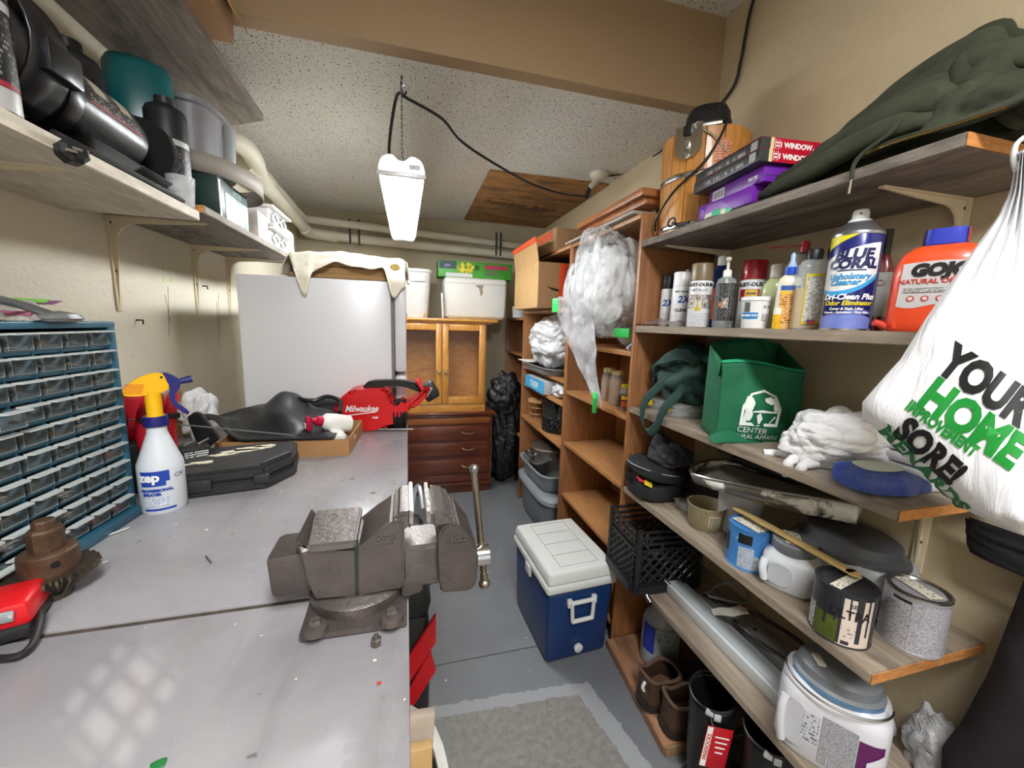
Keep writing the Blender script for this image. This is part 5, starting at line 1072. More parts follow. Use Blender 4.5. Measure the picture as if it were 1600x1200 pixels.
# green printed tote bag
gr = NT('green_nonwoven'); v = gr.coords(); gr.set(Base_Color=gr.ramp(gr.noise(v, 8, 4), [(.3, lin('#0a5a3b')), (.7, lin('#0d6a46'))]), Roughness=.75); gr.bump(gr.noise(v, 400, 2), .3, .001); gr = gr.m
gi = mat('#1d9a6c', .75, 0, .06)
t = thing('tote_bag', 'green fabric tote bag with a white printed landscape emblem', 'tote bag', (0, 0, SZ3))
FL, FRr, BLc, BRc = V((.888, .935, 0)), V((1.125, .885, 0)), V((.96, 1.08, 0)), V((1.185, 1.03, 0))
UPv = V((0, 0, 1))
def tf(u, v):      # front face
    h = .232 + .008 * sin(5 * u) - .012 * u; p = FL.lerp(FRr, u + .02 * (u - .5) * v * 3) + UPv * (h * v); n = V((-.2, -.98, 0))
    bul = .03 * sin(pi * clamp(u)) * (1 - v * .75) * (.35 + v) + .010 * NZ.noise(V((u * 3, v * 3, 1))) + .003 * NZ.noise(V((u * 8, v * 8, 4))) - .01 * sst(.2, 0, v)
    return p + n * bul
b = B(); b.grid(lambda u, v: tuple(tf(u, v)), 30, 24); obj('front_panel', b, gr, t, solid=.0015, fixn=False)
def side(A, C, h0, h1, q):
    def f(u, v): p = A.lerp(C, u) + UPv * ((h0 + (h1 - h0) * u) * v); return tuple(p + V((q, .02 * q, 0)) * sin(pi * u) * sin(pi * v) * .6)
    b = B(); b.grid(f, 12, 12); return b
obj('side_panel', side(FL, BLc, .232, .28, -.02), gr, t, solid=.0015, fixn=False); obj('side_panel', side(FRr, BRc, .22, .29, .04), gr, t, solid=.0015, fixn=False)
b = B(); b.grid(lambda u, v: tuple(BLc.lerp(BRc, u) + UPv * ((.285 + .015 * sin(pi * u)) * v) + V((0, .012 * sin(6 * u) * v, 0))), 16, 12); obj('back_panel', b, gr, t, solid=.0015, fixn=False)
b = B(); b.poly([tuple(q + UPv * .003) for q in (FL, FRr, BRc, BLc)]); obj('base_panel', b, gr, t, solid=.0015)
def flap(u, v):     # folded-in hem, lighter inside face
    w = .055 * abs(sin(2 * pi * clamp(u * 1.0 + .0))) ** .8 + .015; p = tf(u, 1.0) + UPv * (.002 + .035 * v * (1 - 1.3 * v) * 2); return tuple(p + V((.25, .95, 0)) * (w * v) - UPv * (.02 * v))
b = B(); b.grid(flap, 30, 6); obj('folded_hem', b, gi, t, solid=.001, fixn=False)
hp = [BLc.lerp(BRc, .2) + UPv * .27, BLc.lerp(BRc, .3) + UPv * .3, BLc.lerp(BRc, .5) + UPv * .302, BLc.lerp(BRc, .7) + UPv * .3, BLc.lerp(BRc, .8) + UPv * .27]
b = B(); b.tube([p + V((-.01, -.02, 0)) for p in hp], .012, 6, sm=5, flat=.15); obj('handle', b, gr, t)
b = B(); b.grid(lambda u, v: tuple(FL + V((-.03 - .0 * u, -.01, .002)) + V((.16 * u, -.01 - .02 * u, 0)) + UPv * (.035 * v * sin(pi * clamp(u + .15, 0, 1))) + V((.0, .02 * v, 0))), 14, 4); obj('bottom_fold', b, gr, t, solid=.0015, fixn=False)
pr = mat('#e4ebe6', .7, 0, 0)
TW, TH = .245, .23      # emblem laid out in metres on the front panel
def onf(x, y, q=.0045): p = tf(clamp(x / TW), y / TH); return p + V((-.2, -.98, 0)) * q
def emb(name, poly, q=.0045, m=pr): 
    b = B(); b.bm.faces.new([b._v(tuple(onf(x, y, q))) for x, y in poly]); bmesh.ops.triangulate(b.bm, faces=b.bm.faces[:]); return obj(name, b, m, t)
ox, oy = .115, .052; A = lambda pts: [(ox + x * 1.25, oy + y * 1.15) for x, y in pts]
arch = [(-.045, 0), (.045, 0), (.047, .05), (.032, .082), (.002, .094), (-.028, .082), (-.045, .05)]
inn = [(x * .86, .008 + y * .85) for x, y in arch]
b = B(); P1 = [b._v(tuple(onf(*p))) for p in A(arch)]; P2 = [b._v(tuple(onf(*p))) for p in A(inn)]
for i in range(7): b.bm.faces.new((P1[i], P1[(i + 1) % 7], P2[(i + 1) % 7], P2[i]))
obj('emblem_arch', b, pr, t)
def blob(cx, cy, rx, ry, s, n=18): return [(cx + rx * cos(2 * pi * i / n) * (1 + .3 * NZ.noise(V((i * .9, s, 0)))), cy + ry * sin(2 * pi * i / n) * (1 + .3 * NZ.noise(V((i * .9, s, 5))))) for i in range(n)]
for k, pl in enumerate((blob(-.03, .055, .011, .020, 1), blob(.02, .068, .016, .009, 2), blob(.034, .054, .008, .012, 3), blob(-.028, .028, .008, .016, 4), [(-.04, .004), (-.03, .004), (-.03, .045), (-.036, .045)])): emb('emblem_tree', A(pl))
emb('emblem_horizon', A([(-.02, .038), (.0, .043), (.02, .041), (.038, .042), (.038, .037), (-.02, .035)]))
for k in range(4): emb('emblem_field', A([(.022 + k * .004, .008 + k * .006), (.034, .03 - k * .002), (.036, .028 - k * .002), (.024 + k * .004, .007 + k * .006)]))
emb('emblem_path', A([(-.012, .006), (-.004, .006), (-.002, .02), (-.01, .027), (-.004, .034), (-.002, .034), (-.006, .028), (.004, .02), (.0, .006), (.012, .006), (.02, .008), (.008, .024), (.004, .03), (.006, .024), (.01, .016), (-.012, .004)][:9]))
for s, sz, x, y, dy in (('CENTER', .024, .10, .03, -.06), ('RURAL AFFAIRS', .02, .118, .010, -.03)):
    txt(s, sz, pr, t, wob=(lambda co, x=x, y=y, dy=dy: onf(co.x + x, co.y + y + dy * co.x, .004)), bold=.0002, sx=.8)
b = B(); b.tube([tuple(onf(.2, .045, .004)), tuple(onf(.205, .02, .006))], .003, 6); b2 = obj('clip', b, steel, t)
# white crumpled plastic bag on the shelf edge
wb_ = NT('white_bag_plastic'); wb_.set(Base_Color=lin('#e6e6e8'), Roughness=.32, Transmission_Weight=.0, Alpha=.96, Subsurface_Weight=.0); v = wb_.coords(); wb_.bump(wb_.noise(v, 22, 5, .6, dist=2), .55, .012); wb_ = wb_.m
t = thing('crumpled_plastic_bag', 'crumpled white plastic bag bundle spilling over the tote shelf edge', 'bag', (1.03, .70, SZ3), -.5)
b = B(); b.ball((0, 0, .066), .1, 6, lambda d: 1 + .30 * crease(d, 1.2, 2.5) + .07 * crease((d.x * .6, d.y, d.z * 1.6), 2.6, 7.7) + .03 * crease((d.x * .5, d.y * .8, d.z), 7, 1), (1.12, .8, .8))
for v in b.bm.verts: v.co.z = max(v.co.z, .003)
obj('bundle', b, wb_, t, sharp=70)
for i, (x0, y0, x1, z1) in enumerate(((-.108, -.03, -.118, -.028), (-.09, -.055, -.10, -.024))):
    b = B(); b.tube([(x0 + .03, y0 + .01, .02), (x0, y0, .012), (x1, y0 - .006, -.01), (x1, y0 - .006, z1)], [.013, .011, .006, .0065], 8, sm=4, flat=.6); obj('handle_tail', b, wb_, t)
b = B(); b.tube([(-.08, .03, .01), (-.115, .045, .008), (-.14, .05, .006)], [.012, .01, .009], 8, sm=4, flat=.6); obj('handle_tail', b, wb_, t)
# stack of white padded papers, blue cloth in film
pw = mat('#cfd0d4', .5, 0, .06)
t = thing('padded_envelopes', 'stack of white and grey padded sheets behind the blue cloth pack', 'envelopes', (1.135, .60, SZ3), -.2)
for i in range(4): b = B(); b.box((.004 * i, .003 * i, .011 + i * .021), (.19 - .012 * i, .17, .019), .008, (0, R(1.5 * i), .06 * i)); obj('padded_sheet', b, pw, t)
t = thing('blue_cloth_pack', 'flat clear pack of rolled royal blue microfibre cloth at the shelf end', 'cloth pack', (.975, .575, SZ3), -.25)
bc_ = mat('#1c3f96', .9, 0, .2, 90, .6, 220)
def roll(x, y0, y1, r, zc): b = B(); b.tube([(x, y0, zc), (x, (y0 + y1) / 2, zc), (x, y1, zc)], r, 16, flat=1.3); return b
b = B(); b.lathe([(.6, 0), (.95, .006), (1, .02), (.95, .038), (.6, .046)], 40, sx=.072, sy=.06, p=2.6, c=(-.005, 0, .001)); obj('blue_cloth', b, bc_, t)
b = B(); b.ball((.062, -.02, .019), .02, 3, lambda d: 1 + .1 * nz(d, 4, 1), (1.2, 1.5, .9)); obj('blue_cloth', b, bc_, t)
b = B(); b.prism(sp2([(-.045, -.02), (.0, -.03), (.05, -.01), (.04, .03), (-.03, .03)], 4), .001, (0, 0, .0485)); obj('pale_label', b, mat('#b8c2b4', .5), t)
def wr(u, v): e = min(u, 1 - u, v, 1 - v); return ((u - .5) * .215, (v - .5) * .16, .002 + .052 * sst(0, .22, e) + .004 * nz((u * 12, v * 12, 1), 1) * sst(0, .1, e))
b = B(); b.grid(wr, 30, 24); obj('clear_wrap', b, film('clear_wrap_film', '#dfe4ea', .0, .13, .12, 20), t)
# hanging shopping bag, seen filling the near end of the shelves
bagm = NT('shopping_bag_film'); v = bagm.coords(); bagm.set(Base_Color=lin('#e9e9ec'), Roughness=.35, Alpha=.985); bagm.bump(bagm.noise(bagm.coords((1, 1, .22)), 26, 5, .6, dist=1.2), .4, .012); bagm = bagm.m
t = thing('shopping_bag', 'white shopping bag with bold black and green slogan hanging from the top shelf', 'shopping bag', (0, 0, 0))
n_ = V((-sin(R(66)), -cos(R(66)), 0)).normalized(); P_ = V((.845, .40, 1.4))
def onplane(px, py, off=0): d = ray(px, py); k = (P_ - EYE).dot(n_) / d.dot(n_); return EYE + d * k + n_ * off
LE = [(238, 1590), (300, 1578), (340, 1558), (420, 1500), (500, 1445), (560, 1408), (600, 1372), (630, 1346), (650, 1348), (700, 1398), (750, 1452), (790, 1500), (815, 1550), (824, 1600)]
def le(y):
    for (a, x0), (c_, x1) in zip(LE, LE[1:]):
        if a <= y <= c_: return x0 + (x1 - x0) * (y - a) / (c_ - a)
    return LE[-1][1]
def re_(y): return 1600 + (1600 - le(y)) * .72 + 6
def bagp(px, py, sgn=1, q=0.0):
    l, r_ = le(py), re_(py); s = clamp((px - l) / max(1, r_ - l)); pv = clamp((py - 238) / 586)
    full = sin(pi * s) ** .6 * (.012 + .07 * sst(.15, .9, pv) * (1 - sst(.93, 1, pv) * .6)); cr = .007 * NZ.noise(V((px / 60, py / 190, 3))) + .006 * sin(s * 40) * sst(.6, .15, pv) + .005 * NZ.noise(V((px / 34, py / 34, 7))) * sst(.8, 1, pv)
    return onplane(px, py, sgn * full + (cr if 0 < s < 1 else 0) * sst(0, .08, s) * sst(1, .92, s) + q)
def sheetb(sgn):
    b = B(); b.grid(lambda u, v: tuple(bagp(le(238 + 586 * v) + (re_(238 + 586 * v) - le(238 + 586 * v)) * u, 238 + 586 * v, sgn)), 40, 60); return b
obj('front_sheet', sheetb(1), bagm, t, fixn=False, sharp=80); obj('back_sheet', sheetb(-.9), bagm, t, fixn=False, sharp=80)
b = B(); b.tube([onplane(1590, 268), onplane(1584, 245, -.004), onplane(1588, 222, -.012), onplane(1604, 208, -.02), onplane(1618, 222, -.012), onplane(1616, 268)], .006, 8, sm=5, flat=.5); obj('handle_loop', b, bagm, t)
bgk, bgg, bgd = mat('#161616', .5, 0, .1), mat('#14842f', .5, 0, .08), mat('#1d6f3a', .5, 0, .08)
def bagtext(s, px, py, ang, hgt, wid, m, bold, shear=0, sk=0.0):     # px,py of the baseline start; height and width in photo pixels
    ca, sa = cos(R(ang)), sin(R(ang)); c = bpy.data.curves.new('t', 'FONT'); c.body = s; c.size = 1; c.offset = bold; o_ = bpy.data.objects.new('t', c); m0 = bpy.data.meshes.new_from_object(o_)
    w0 = max(v.co.x for v in m0.vertices) or 1; h0 = max(v.co.y for v in m0.vertices); bpy.data.objects.remove(o_); bpy.data.curves.remove(c)
    def wob(co): x, y = co.x / w0 * wid, co.y / h0 * hgt; x += y * shear; return bagp(px + x * ca + y * sa, py + x * sa - y * ca, 1, .0015 + co.z)
    return txt(s, 1, m, t, bold=bold, align='LEFT', wob=wob, bend=None, ex=0, name='slogan')
bagtext('YOUR', 1468, 575, 33, 52, 150, bgk, .055, .1)
bagtext('HOME', 1438, 624, 33, 52, 168, bgg, .055, .1)
bagtext('IMPROVEMENT', 1420, 633, 33, 18, 124, bgg, .05, .1)
bagtext('SORE!', 1400, 672, 40, 42, 116, bgk, .055, .1)
bagtext('MENARDS', 1372, 672, 44, 26, 178, bgd, .05, .2)
# ================================================================ PAINT SHELF
t = thing('lunch_bag', 'soft black lunch bag with grey piping, unzipped, at the far end', 'lunch bag', (.985, 1.33, SZ5), .1)
nb = mat('#1a1a1c', .75, 0, .15, 14, .3, 240)
b = B(); b.lathe([(.8, 0), (1, .015), (1.03, .05), (.97, .07)], 40, sx=.105, sy=.095, p=2.8); obj('lower_case', b, nb, t)
b = B(); b.lathe([(.6, 0), (.98, .004), (1.05, .02), (1.0, .045), (.8, .058), (.3, .06)], 40, (-.01, 0, .085), .105, .098, 2.8, (R(4), R(12), 0)); lid_ = obj('upper_flap', b, nb, t)
b = B(); b.tube([V((-.01, 0, .118)) + MX.Rotation(R(12), 3, 'Y') @ V((.112 * cos(a), .104 * sin(a), 0)) for a in [2 * pi * k / 40 for k in range(40)]], .0022, 6, True); obj('grey_piping', b, mat('#8e8e90', .4), t)
b = B(); b.box((-.085, -.055, .08), (.03, .05, .008), .002, (0, R(20), -.7)); obj('yellow_lining', b, mat('#d8c528', .5), t)
b = B(); b.box((-.095, -.02, .083), (.02, .04, .01), .002, (0, R(20), -.35)); obj('red_lining', b, mat('#b8283c', .5), t)
b = B(); b.box((-.112, .03, .08), (.02, .03, .03), .006); obj('buckle', b, black, t)
t = thing('knit_cap', 'crumpled dark grey fabric hat heaped on the lunch bag', 'hat', (1.01, 1.29, SZ5 + .145), 0)
b = B(); b.ball((0, 0, .035), .075, 5, lambda d: 1 + .34 * crease(d, 1.5, 1.3) + .06 * crease(d, 3.5, 6), (1.05, .95, .72))
for v in b.bm.verts:
    v.co.z = max(v.co.z, .002); k = sst(.05, 0, (v.co.xy - V((-.03, .04))).length); v.co.z += .05 * k
obj('crumpled_body', b, mat('#2b2a30', .9, 0, .15, 20, .3, 260), t, sharp=70)
t = thing('black_pouch', 'black bag slumped at the back of the shelf beside the lunch bag', 'bag', (1.15, 1.2, SZ5))
b = B(); b.ball((0, 0, .06), .085, 4, lambda d: 1 + .25 * crease(d, 1.8, 5), (.95, 1.2, .8))
for v in b.bm.verts: v.co.z = max(v.co.z, .002)
obj('body', b, nb, t)
t = thing('parts_box', 'small flat clear lidded box beside the beige tub', 'box', (1.04, 1.175, SZ5), -.1)
b = B(); b.box((0, 0, .013), (.1, .075, .026), .003); obj('box', b, clr, t); b = B(); b.box((0, 0, .03), (.106, .08, .007), .002); obj('lid', b, clr, t)
b = B(); b.box((0, 0, .01), (.08, .06, .012), .003); obj('contents', b, mat('#8d8a82', .5, .2, .4, 120), t)
c, r, h = fitc(1070, 1135, 835, 797, SZ5); t = thing('beige_tub', 'empty beige plastic tub with a barcode label, open top', 'tub', c, face(c))
bt = mat('#8d8064', .5, 0, .08, 20)
b = B(); b.lathe([(r * .8, 0), (r * .84, .003), (r * .97, h * .95), (r, h * .95), (r, h), (r * .95, h), (r * .80, .006), (.001, .005)], 36, cap=(1, 1)); obj('tub', b, bt, t)
b = B(); b.patch(r * .86, h * .2, h * .75, -80, -40, r1=r * .945); q = obj('barcode_label', b, mat('#b3a98f', .5), t)
b = B(); b.patch(r * .875, h * .28, h * .68, -76, -46, r1=r * .94); obj('barcode', b, fineprint('tub_barcode', '#b3a98f', '#4a4234', 14, 800, .5), q)
b = B(); b.patch(r * .85, h * .15, h * .85, -150, -85, r1=r * .955); obj('print', b, fineprint('tub_print', '#8d8064', '#5b5140', 160, 160, .52), t)
t = thing('white_drum', 'white plastic drum tilted under the corner of the paint tray', 'tub', (1.1, 1.02, SZ5), 0)
b = B(); b.lathe([(.062, 0), (.065, .004), (.07, .145), (.064, .15)], 36); obj('drum', b, mat('#c9cacc', .35, 0, .04), t)
# paint cans
def paint_can(label, box, bodym, lidm, rim=steel, grp='round paint cans on the shelf', lift=0):
    c, r, h = fitc(*box, SZ5 + .0); t = thing('paint_can', label, 'paint can', c, face(c), grp)
    b = B(); b.lathe([(r * .985, 0), (r * .985, .004), (r * .965, .005), (r * .965, h - .006), (r * .985, h - .005), (r * .985, h)], 44); obj('can', b, bodym, t)
    b = B(); b.lathe([(r * .985, h - .001), (r * .985, h + .003), (r * .90, h + .003), (r * .86, h - .005)], 44, cap=(0, 0)); obj('rim', b, rim, t)
    b = B(); b.lathe([(r * .9, h - .006), (r * .9, h + .0015), (r * .82, h + .003), (r * .76, h - .002), (r * .74, h - .004)], 44); obj('lid', b, lidm, t); return t, r, h, c
lab_m = mat('#e2ddcc', .7, 0, .1, 40)
def lidlabel(t, r, h, rz, sx=.45, sy=.75, dx=0): b = B(); b.quad((-sx * r + dx, -sy * r, h + .0036), (sx * r + dx, -sy * r, h + .0036), (sx * r + dx, sy * r, h + .0036), (-sx * r + dx, sy * r, h + .0036), (.04, .08)); return obj('lid_label', b, fineprint('lid_note', '#e2ddcc', '#6d6a64', 130, 160, .55), t, rot=(0, 0, rz))
bluep = mat('#3f7ab8', .35, 0, .18, 9, spot='#7fa6cf', spots=.6)
t, r, h, c = paint_can('blue painted quart can with pale note on its lid', (1132, 1207, 895, 833), bluep, mat('#4a80b5', .4, 0, .15), mat('#3b74ae', .35, .2))
lidlabel(t, r, h, .9)
b = B(); b.patch(r * .972, h * .06, h * .6, -115, -75); obj('grey_label', b, fineprint('blue_can_print', '#a9b4c2', '#56606e', 260, 210, .56), t)
b = B(); b.patch(r * .974, h * .68, h * .92, -118, -82); obj('black_patch', b, inkk, t)
b = B(); b.patch(r * .972, h * .06, h * .4, -74, -30); obj('grey_label', b, fineprint('blue_can_print2', '#b6b9bd', '#4a4c52', 320, 240, .53), t)
b = B(); b.patch(r * .973, h * .3, h * .8, -165, -150); obj('black_patch', b, inkk, t)
dk = mat('#2f2f33', .32, 0, .1)
t, r, h, c = paint_can('dark grey dripped ULTRA paint can with white note on its lid', (1260, 1370, 1012, 927), dk, mat('#2a2a2d', .35), mat('#333338', .3, .2))
lidlabel(t, r, h, -.35, .18, .85)
b = B(); b.patch(r * .972, h * .04, h * .5, -140, -92); obj('green_panel', b, mat('#4d5420', .4, 0, .25, 30), t)
b = B(); b.patch(r * .974, h * .05, h * .55, -165, -142); obj('white_panel', b, fineprint('ultra_print', '#c9cacb', '#4c505a', 160, 150), t)
b = B(); b.patch(r * .973, h * .03, h * .93, -92, -30); obj('cream_label', b, mat('#cfc0b4', .5, 0, .06), t)
txt('ULTRA', .03, inkk, t, (0, 0, h * .55), bold=.0004, bend=r * .975, a0=-74, sx=.8); txt('SE', .013, inkk, t, (0, 0, h * .78), bend=r * .975, a0=-70)
b = B(); b.patch(r * .9745, h * .2, h * .42, -88, -45); obj('small_print', b, fineprint('ultra_small', '#cfc0b4', '#8c8078', 120, 170, .55), t)
for i, (a, w, z) in enumerate(((-118, 5, .3), (-100, 4, .45), (-90, 5, .05), (-62, 6, .55), (-56, 9, .12), (-40, 4, .25), (-105, 3, .7), (-76, 3, .62))):
    b = B(); b.patch(r * .981, h * z, h * .97, a - w / 2, a + w / 2, nu=3); obj('paint_drip', b, dk, t)
b = B(); b.patch(r * .98, h * .06, h * .13, -84, -70, nu=4); obj('paint_drip', b, dk, t)
t, r, h, c = paint_can('silver lidded can with grey printed instructions, nearest the wall', (1367, 1485, 1025, 935), mat('#b0aeb4', .4, .3, .05), mat('#8f8f92', .2, .95, .1))
lidlabel(t, r, h, .9, .3, .7)
b = B(); b.patch(r * .972, h * .02, h * .93, -178, -95); obj('printed_wrap', b, fineprint('silver_print', '#b7b5bb', '#6c6a72', 330, 230, .52), t)
b = B(); b.patch(r * .972, h * .02, h * .93, -93, -5); obj('printed_wrap', b, fineprint('silver_print2', '#b9b6bd', '#6d6a74', 430, 300, .5), t)
b = B(); b.patch(r * .976, h * .0, h * .35, -12, -2, r1=r * .99); obj('peeling_corner', b, paper, t)
b = B(); b.patch(r * .975, h * .87, h * .92, -130, -95, nu=5); obj('black_print', b, fineprint('silver_black', '#b0aeb4', '#161616', 90, 120, .35), t)
# white jugs with grey lids
jw, jl = mat('#cdd0d6', .32, 0, .05, 6), mat('#707378', .42, 0, .06)
t = thing('paint_jug', 'small white paint jug with grey screw lid and moulded handle, between two cans', 'paint jug', (1.0, .745, SZ5), face((1.0, .745)) - .15)
b = B(); b.lathe([(.9, 0), (1, .008), (1, .075), (.95, .088), (.72, .1), (.70, .106)], 44, sx=.064, sy=.058, p=3.4); jb = obj('jug', b, jw, t)
b = B(); b.lathe([(.049, .101), (.051, .104), (.051, .126), (.047, .13), (.02, .1305)], 40); obj('lid', b, jl, t)
b = B(); b.prism(sp2([(-.022, -.024), (.02, -.026), (.024, .02), (-.02, .024)], 5), .004, (-.014, -.0585, .048), (R(90), 0, 0)); obj('handle_recess_shade', b, mat('#b3b6bc', .4), t)  # flat plate, its darker colour painted as the shade of a hollow
b = B(); b.tube([(-.05, -.052, .075), (-.052, -.06, .05), (-.046, -.058, .02)], .010, 10, sm=5); obj('handle', b, jw, t)
b = B(); b.quad((-.012, -.04, .1312), (.03, -.036, .1312), (.0, .042, .1312), (-.036, .036, .1312), (.04, .08)); obj('lid_label', b, fineprint('lid_note', '#e2ddcc', '#6d6a64', 130, 160), t)
b = B(); b.patch(.0605, .02, .075, -62, -25, sy=.93, p=3.4); obj('blue_smear', b, mat('#5f7f9e', .45, 0, .3, 30), t)
t = thing('paint_jug', 'big white paint jug with wide dark grey lid, at the back under the tray', 'paint jug', (1.135, .70, SZ5), .1)
b = B(); b.lathe([(.9, 0), (1, .01), (1.0, .09), (.96, .11), (.9, .12)], 48, sx=.1, sy=.13, p=3.2); obj('jug', b, mat('#a3a5aa', .35, 0, .06, 6), t)
b = B(); b.lathe([(.104, .112), (.106, .118), (.104, .128), (.092, .136), (.088, .158), (.078, .164), (.04, .165)], 48, sx=.95, sy=1.15); obj('lid', b, mat('#4b4c50', .42, 0, .08), t)
b = B(); b.tube([(-.1 * cos(a) * .98, .13 * sin(a), .118 - .014 * abs(cos(a))) for a in [pi * (k / 16 - .5) for k in range(17)]], .003, 6); obj('wire_bail', b, steel, t)
# paint tray with a roller handle on it
TX = lambda px, py, z: at(px, py, z=z)
t = thing('paint_tray', 'paint-splashed metal roller tray resting on the cans and jug', 'paint tray', (1.095, .895, .955), R(-64), None, (R(2), R(-7), R(-64)))
tm = NT('splashed_tray_metal'); v = tm.coords(); k_ = tm.ramp(tm.noise(v, 14, 5, .65, dist=1), [(.5, (0, 0, 0)), (.56, (1, 1, 1))]); tm.set(Base_Color=tm.mix(k_, lin('#8a8680'), lin('#d9d6cf')), Metallic=tm.math('MULTIPLY', tm.math('SUBTRACT', 1.0, k_), .75), Roughness=.35); tm = tm.m
tin = mat('#8c877a', .5, .25, .2, 24, spot='#d5d2c8', spots=.6)
L2, W2 = .20, .105
def rim_(k, z): return [(x, y, z) for x, y in sp2([(-L2 * k, -W2 * k), (L2 * .85 * k, -W2 * k), (L2 * k, -W2 * .8 * k), (L2 * k, W2 * .8 * k), (L2 * .85 * k, W2 * k), (-L2 * k, W2 * k)], 5)]
top, bot = rim_(1.0, .052), rim_(.98, .0); bot = [(x, y, .0 + .022 * sst(.1, -.2, x)) for x, y, z in bot]
b = B(); a_ = [b._v(p) for p in top]; c_ = [b._v(p) for p in bot]
for i in range(len(a_)): b.bm.faces.new((a_[i], a_[(i + 1) % len(a_)], c_[(i + 1) % len(a_)], c_[i]))
obj('tray_wall', b, tm, t, solid=.002)
b = B(); b.poly(bot); obj('tray_floor', b, tin, t)
b = B(); b.tube(top, .0038, 6, True); obj('rolled_rim', b, steel, t)
b = B(); b.grid(lambda u, v: (-.18 + .27 * u, -.085 + .17 * v, .043 - .04 * u), 12, 8); obj('roll_off_slope', b, tin, t)
t = thing('paint_roller', 'paint roller handle with black grip and wire frame lying in the tray', 'paint roller', (1.135, .93, 1.005), 0, None, (R(2), R(4), R(-66)))
b = B(); b.tube([(-.14, 0, .0), (-.08, 0, .004), (.0, 0, .0), (.045, 0, -.002)], [.012, .018, .016, .013], 12, sm=5); obj('black_grip', b, black, t)
b = B(); b.tube([(.045, 0, -.002), (.12, .0, -.004), (.17, .01, -.006)], .003, 8); obj('wire_frame', b, steel, t)
b = B(); b.tube([(-.14, 0, 0), (-.19, .01, .004)], .008, 8); obj('hang_end', b, mat('#3d3a34', .6), t)
t = thing('stir_stick', 'yellowish wooden stir stick laid across the can lids', 'stir stick', (.978, .755, SZ5 + .1385), 0, None, (0, 0, R(-89)))
b = B(); b.box((0, 0, 0), (.33, .028, .004), .001); obj('stick', b, wood('stick_wood', '#b99a5c', '#d0b274', 0, 12, .7, dark='#5a4a2c', stretch=9), t)
b = B(); b.lathe([(.014, -.002), (.014, .002)], 16, (.165, 0, 0)); obj('rounded_end', b, MATS[('w', 'stick_wood')], t)
# ================================================================ LOWEST SHELF
ck = mat('#17181a', .5, 0, .12, 16, .2, 90)
t = thing('milk_crate', 'black plastic lattice milk crate at the far end of the lowest shelf', 'crate', (.985, 1.305, SZ6 + .001), -.05)
cw_, cd_, ch_ = .29, .22, .265
def lattice(o, ux, w, h, name):     # one open-work wall: corner posts, rails and crossing ribs
    o, ux = V(o), V(ux); P = lambda a, z: o + ux * a + V((0, 0, z)); n = ux.cross(V((0, 0, 1))) * .006
    pb = B(); pb.tube([P(.012, 0), P(.012, h)], .011, 6); obj('corner_post', pb, ck, t)
    for z in (.025, h - .01, h - .035, h - .06, h - .085): pb = B(); pb.tube([P(.01, z), P(w - .01, z)], .0055 if z > .1 else .022, 4); obj('rail', pb, ck, t)
    z0, z1 = .045, h - .085; k = 6; st_ = (w - .03) / k; dz = z1 - z0
    for s in (1, -1):
        for i in range(-3, k + 1):
            a0, a1 = .015 + i * st_, .015 + i * st_ + dz; q0, q1 = z0, z1
            if a0 < .015: q0 += .015 - a0; a0 = .015
            if a1 > w - .015: q1 -= a1 - (w - .015); a1 = w - .015
            if a1 - a0 < .01: continue
            if s < 0: a0, a1 = w - a0, w - a1
            pb = B(); pb.tube([P(a0, q0), P(a1, q1)], .0045, 4); obj('lattice_rib', pb, ck, t)
lattice((-cw_ / 2, -cd_ / 2, 0), (1, 0, 0), cw_, ch_, 'near'); lattice((-cw_ / 2, cd_ / 2, 0), (0, -1, 0), cd_, ch_, 'side')
lattice((cw_ / 2, cd_ / 2, 0), (-1, 0, 0), cw_, ch_, 'far'); lattice((cw_ / 2, -cd_ / 2, 0), (0, 1, 0), cd_, ch_, 'side')
b = B(); b.box((0, 0, .006), (cw_ - .01, cd_ - .01, .012)); obj('floor', b, ck, t)
t = thing('cable_bundle', 'tangled black cables filling the milk crate', 'cables', (.985, 1.305, SZ6 + .015))
for k in range(7):
    b = B(); ph = k * 1.7; b.tube([((.1 - .008 * k) * cos(a + ph), (.075 - .005 * k) * sin(a * 1.0 + ph * .6), .02 + .022 * k + .012 * sin(3 * a + k)) for a in [2 * pi * i / 18 for i in range(18)]], .0045, 6, True, sm=2); obj('cable', b, mat(('#1b1b1d', '#26262a', '#4a4a4c')[k % 3], .5), t)
lw = mat('#c3c7c8', .35, .15, .04)
t = thing('light_strip', 'long pale grey under-cabinet light strip lying along the lowest shelf', 'light', (1.01, .955, SZ6))
b = B(); b.box((0, 0, .02), (.082, .50, .038), .004); obj('housing', b, lw, t)
b = B(); b.box((-.0, 0, .0405), (.05, .48, .004), .001); obj('diffuser', b, mat('#aeb4b6', .3, 0, .02), t)
b = B(); b.box((-.037, 0, .041), (.006, .5, .006), .001); obj('edge_lip', b, mat('#d8dada', .3), t)
t = thing('light_strip', 'darker grey light channel lying behind the pale light strip', 'light', (1.12, .87, SZ6), .08)
b = B(); b.box((0, 0, .018), (.07, .5, .036), .004); obj('housing', b, mat('#8f9091', .4, .3, .08), t)
for y in (-.1, .05): b = B(); b.lathe([(.006, .036), (.006, .0375)], 12, (.0, y, 0)); obj('screw_hole', b, inkk, t)
b = B(); b.tube([(-.035, .1, .04), (-.05, .02, .05), (-.02, -.1, .045), (.0, -.2, .04)], .0035, 6, sm=5); obj('lead', b, black, t)
t = thing('pipe_hook', 'bent chrome pipe hook hanging over the lowest shelf edge', 'hook', (.905, 1.19, SZ6))
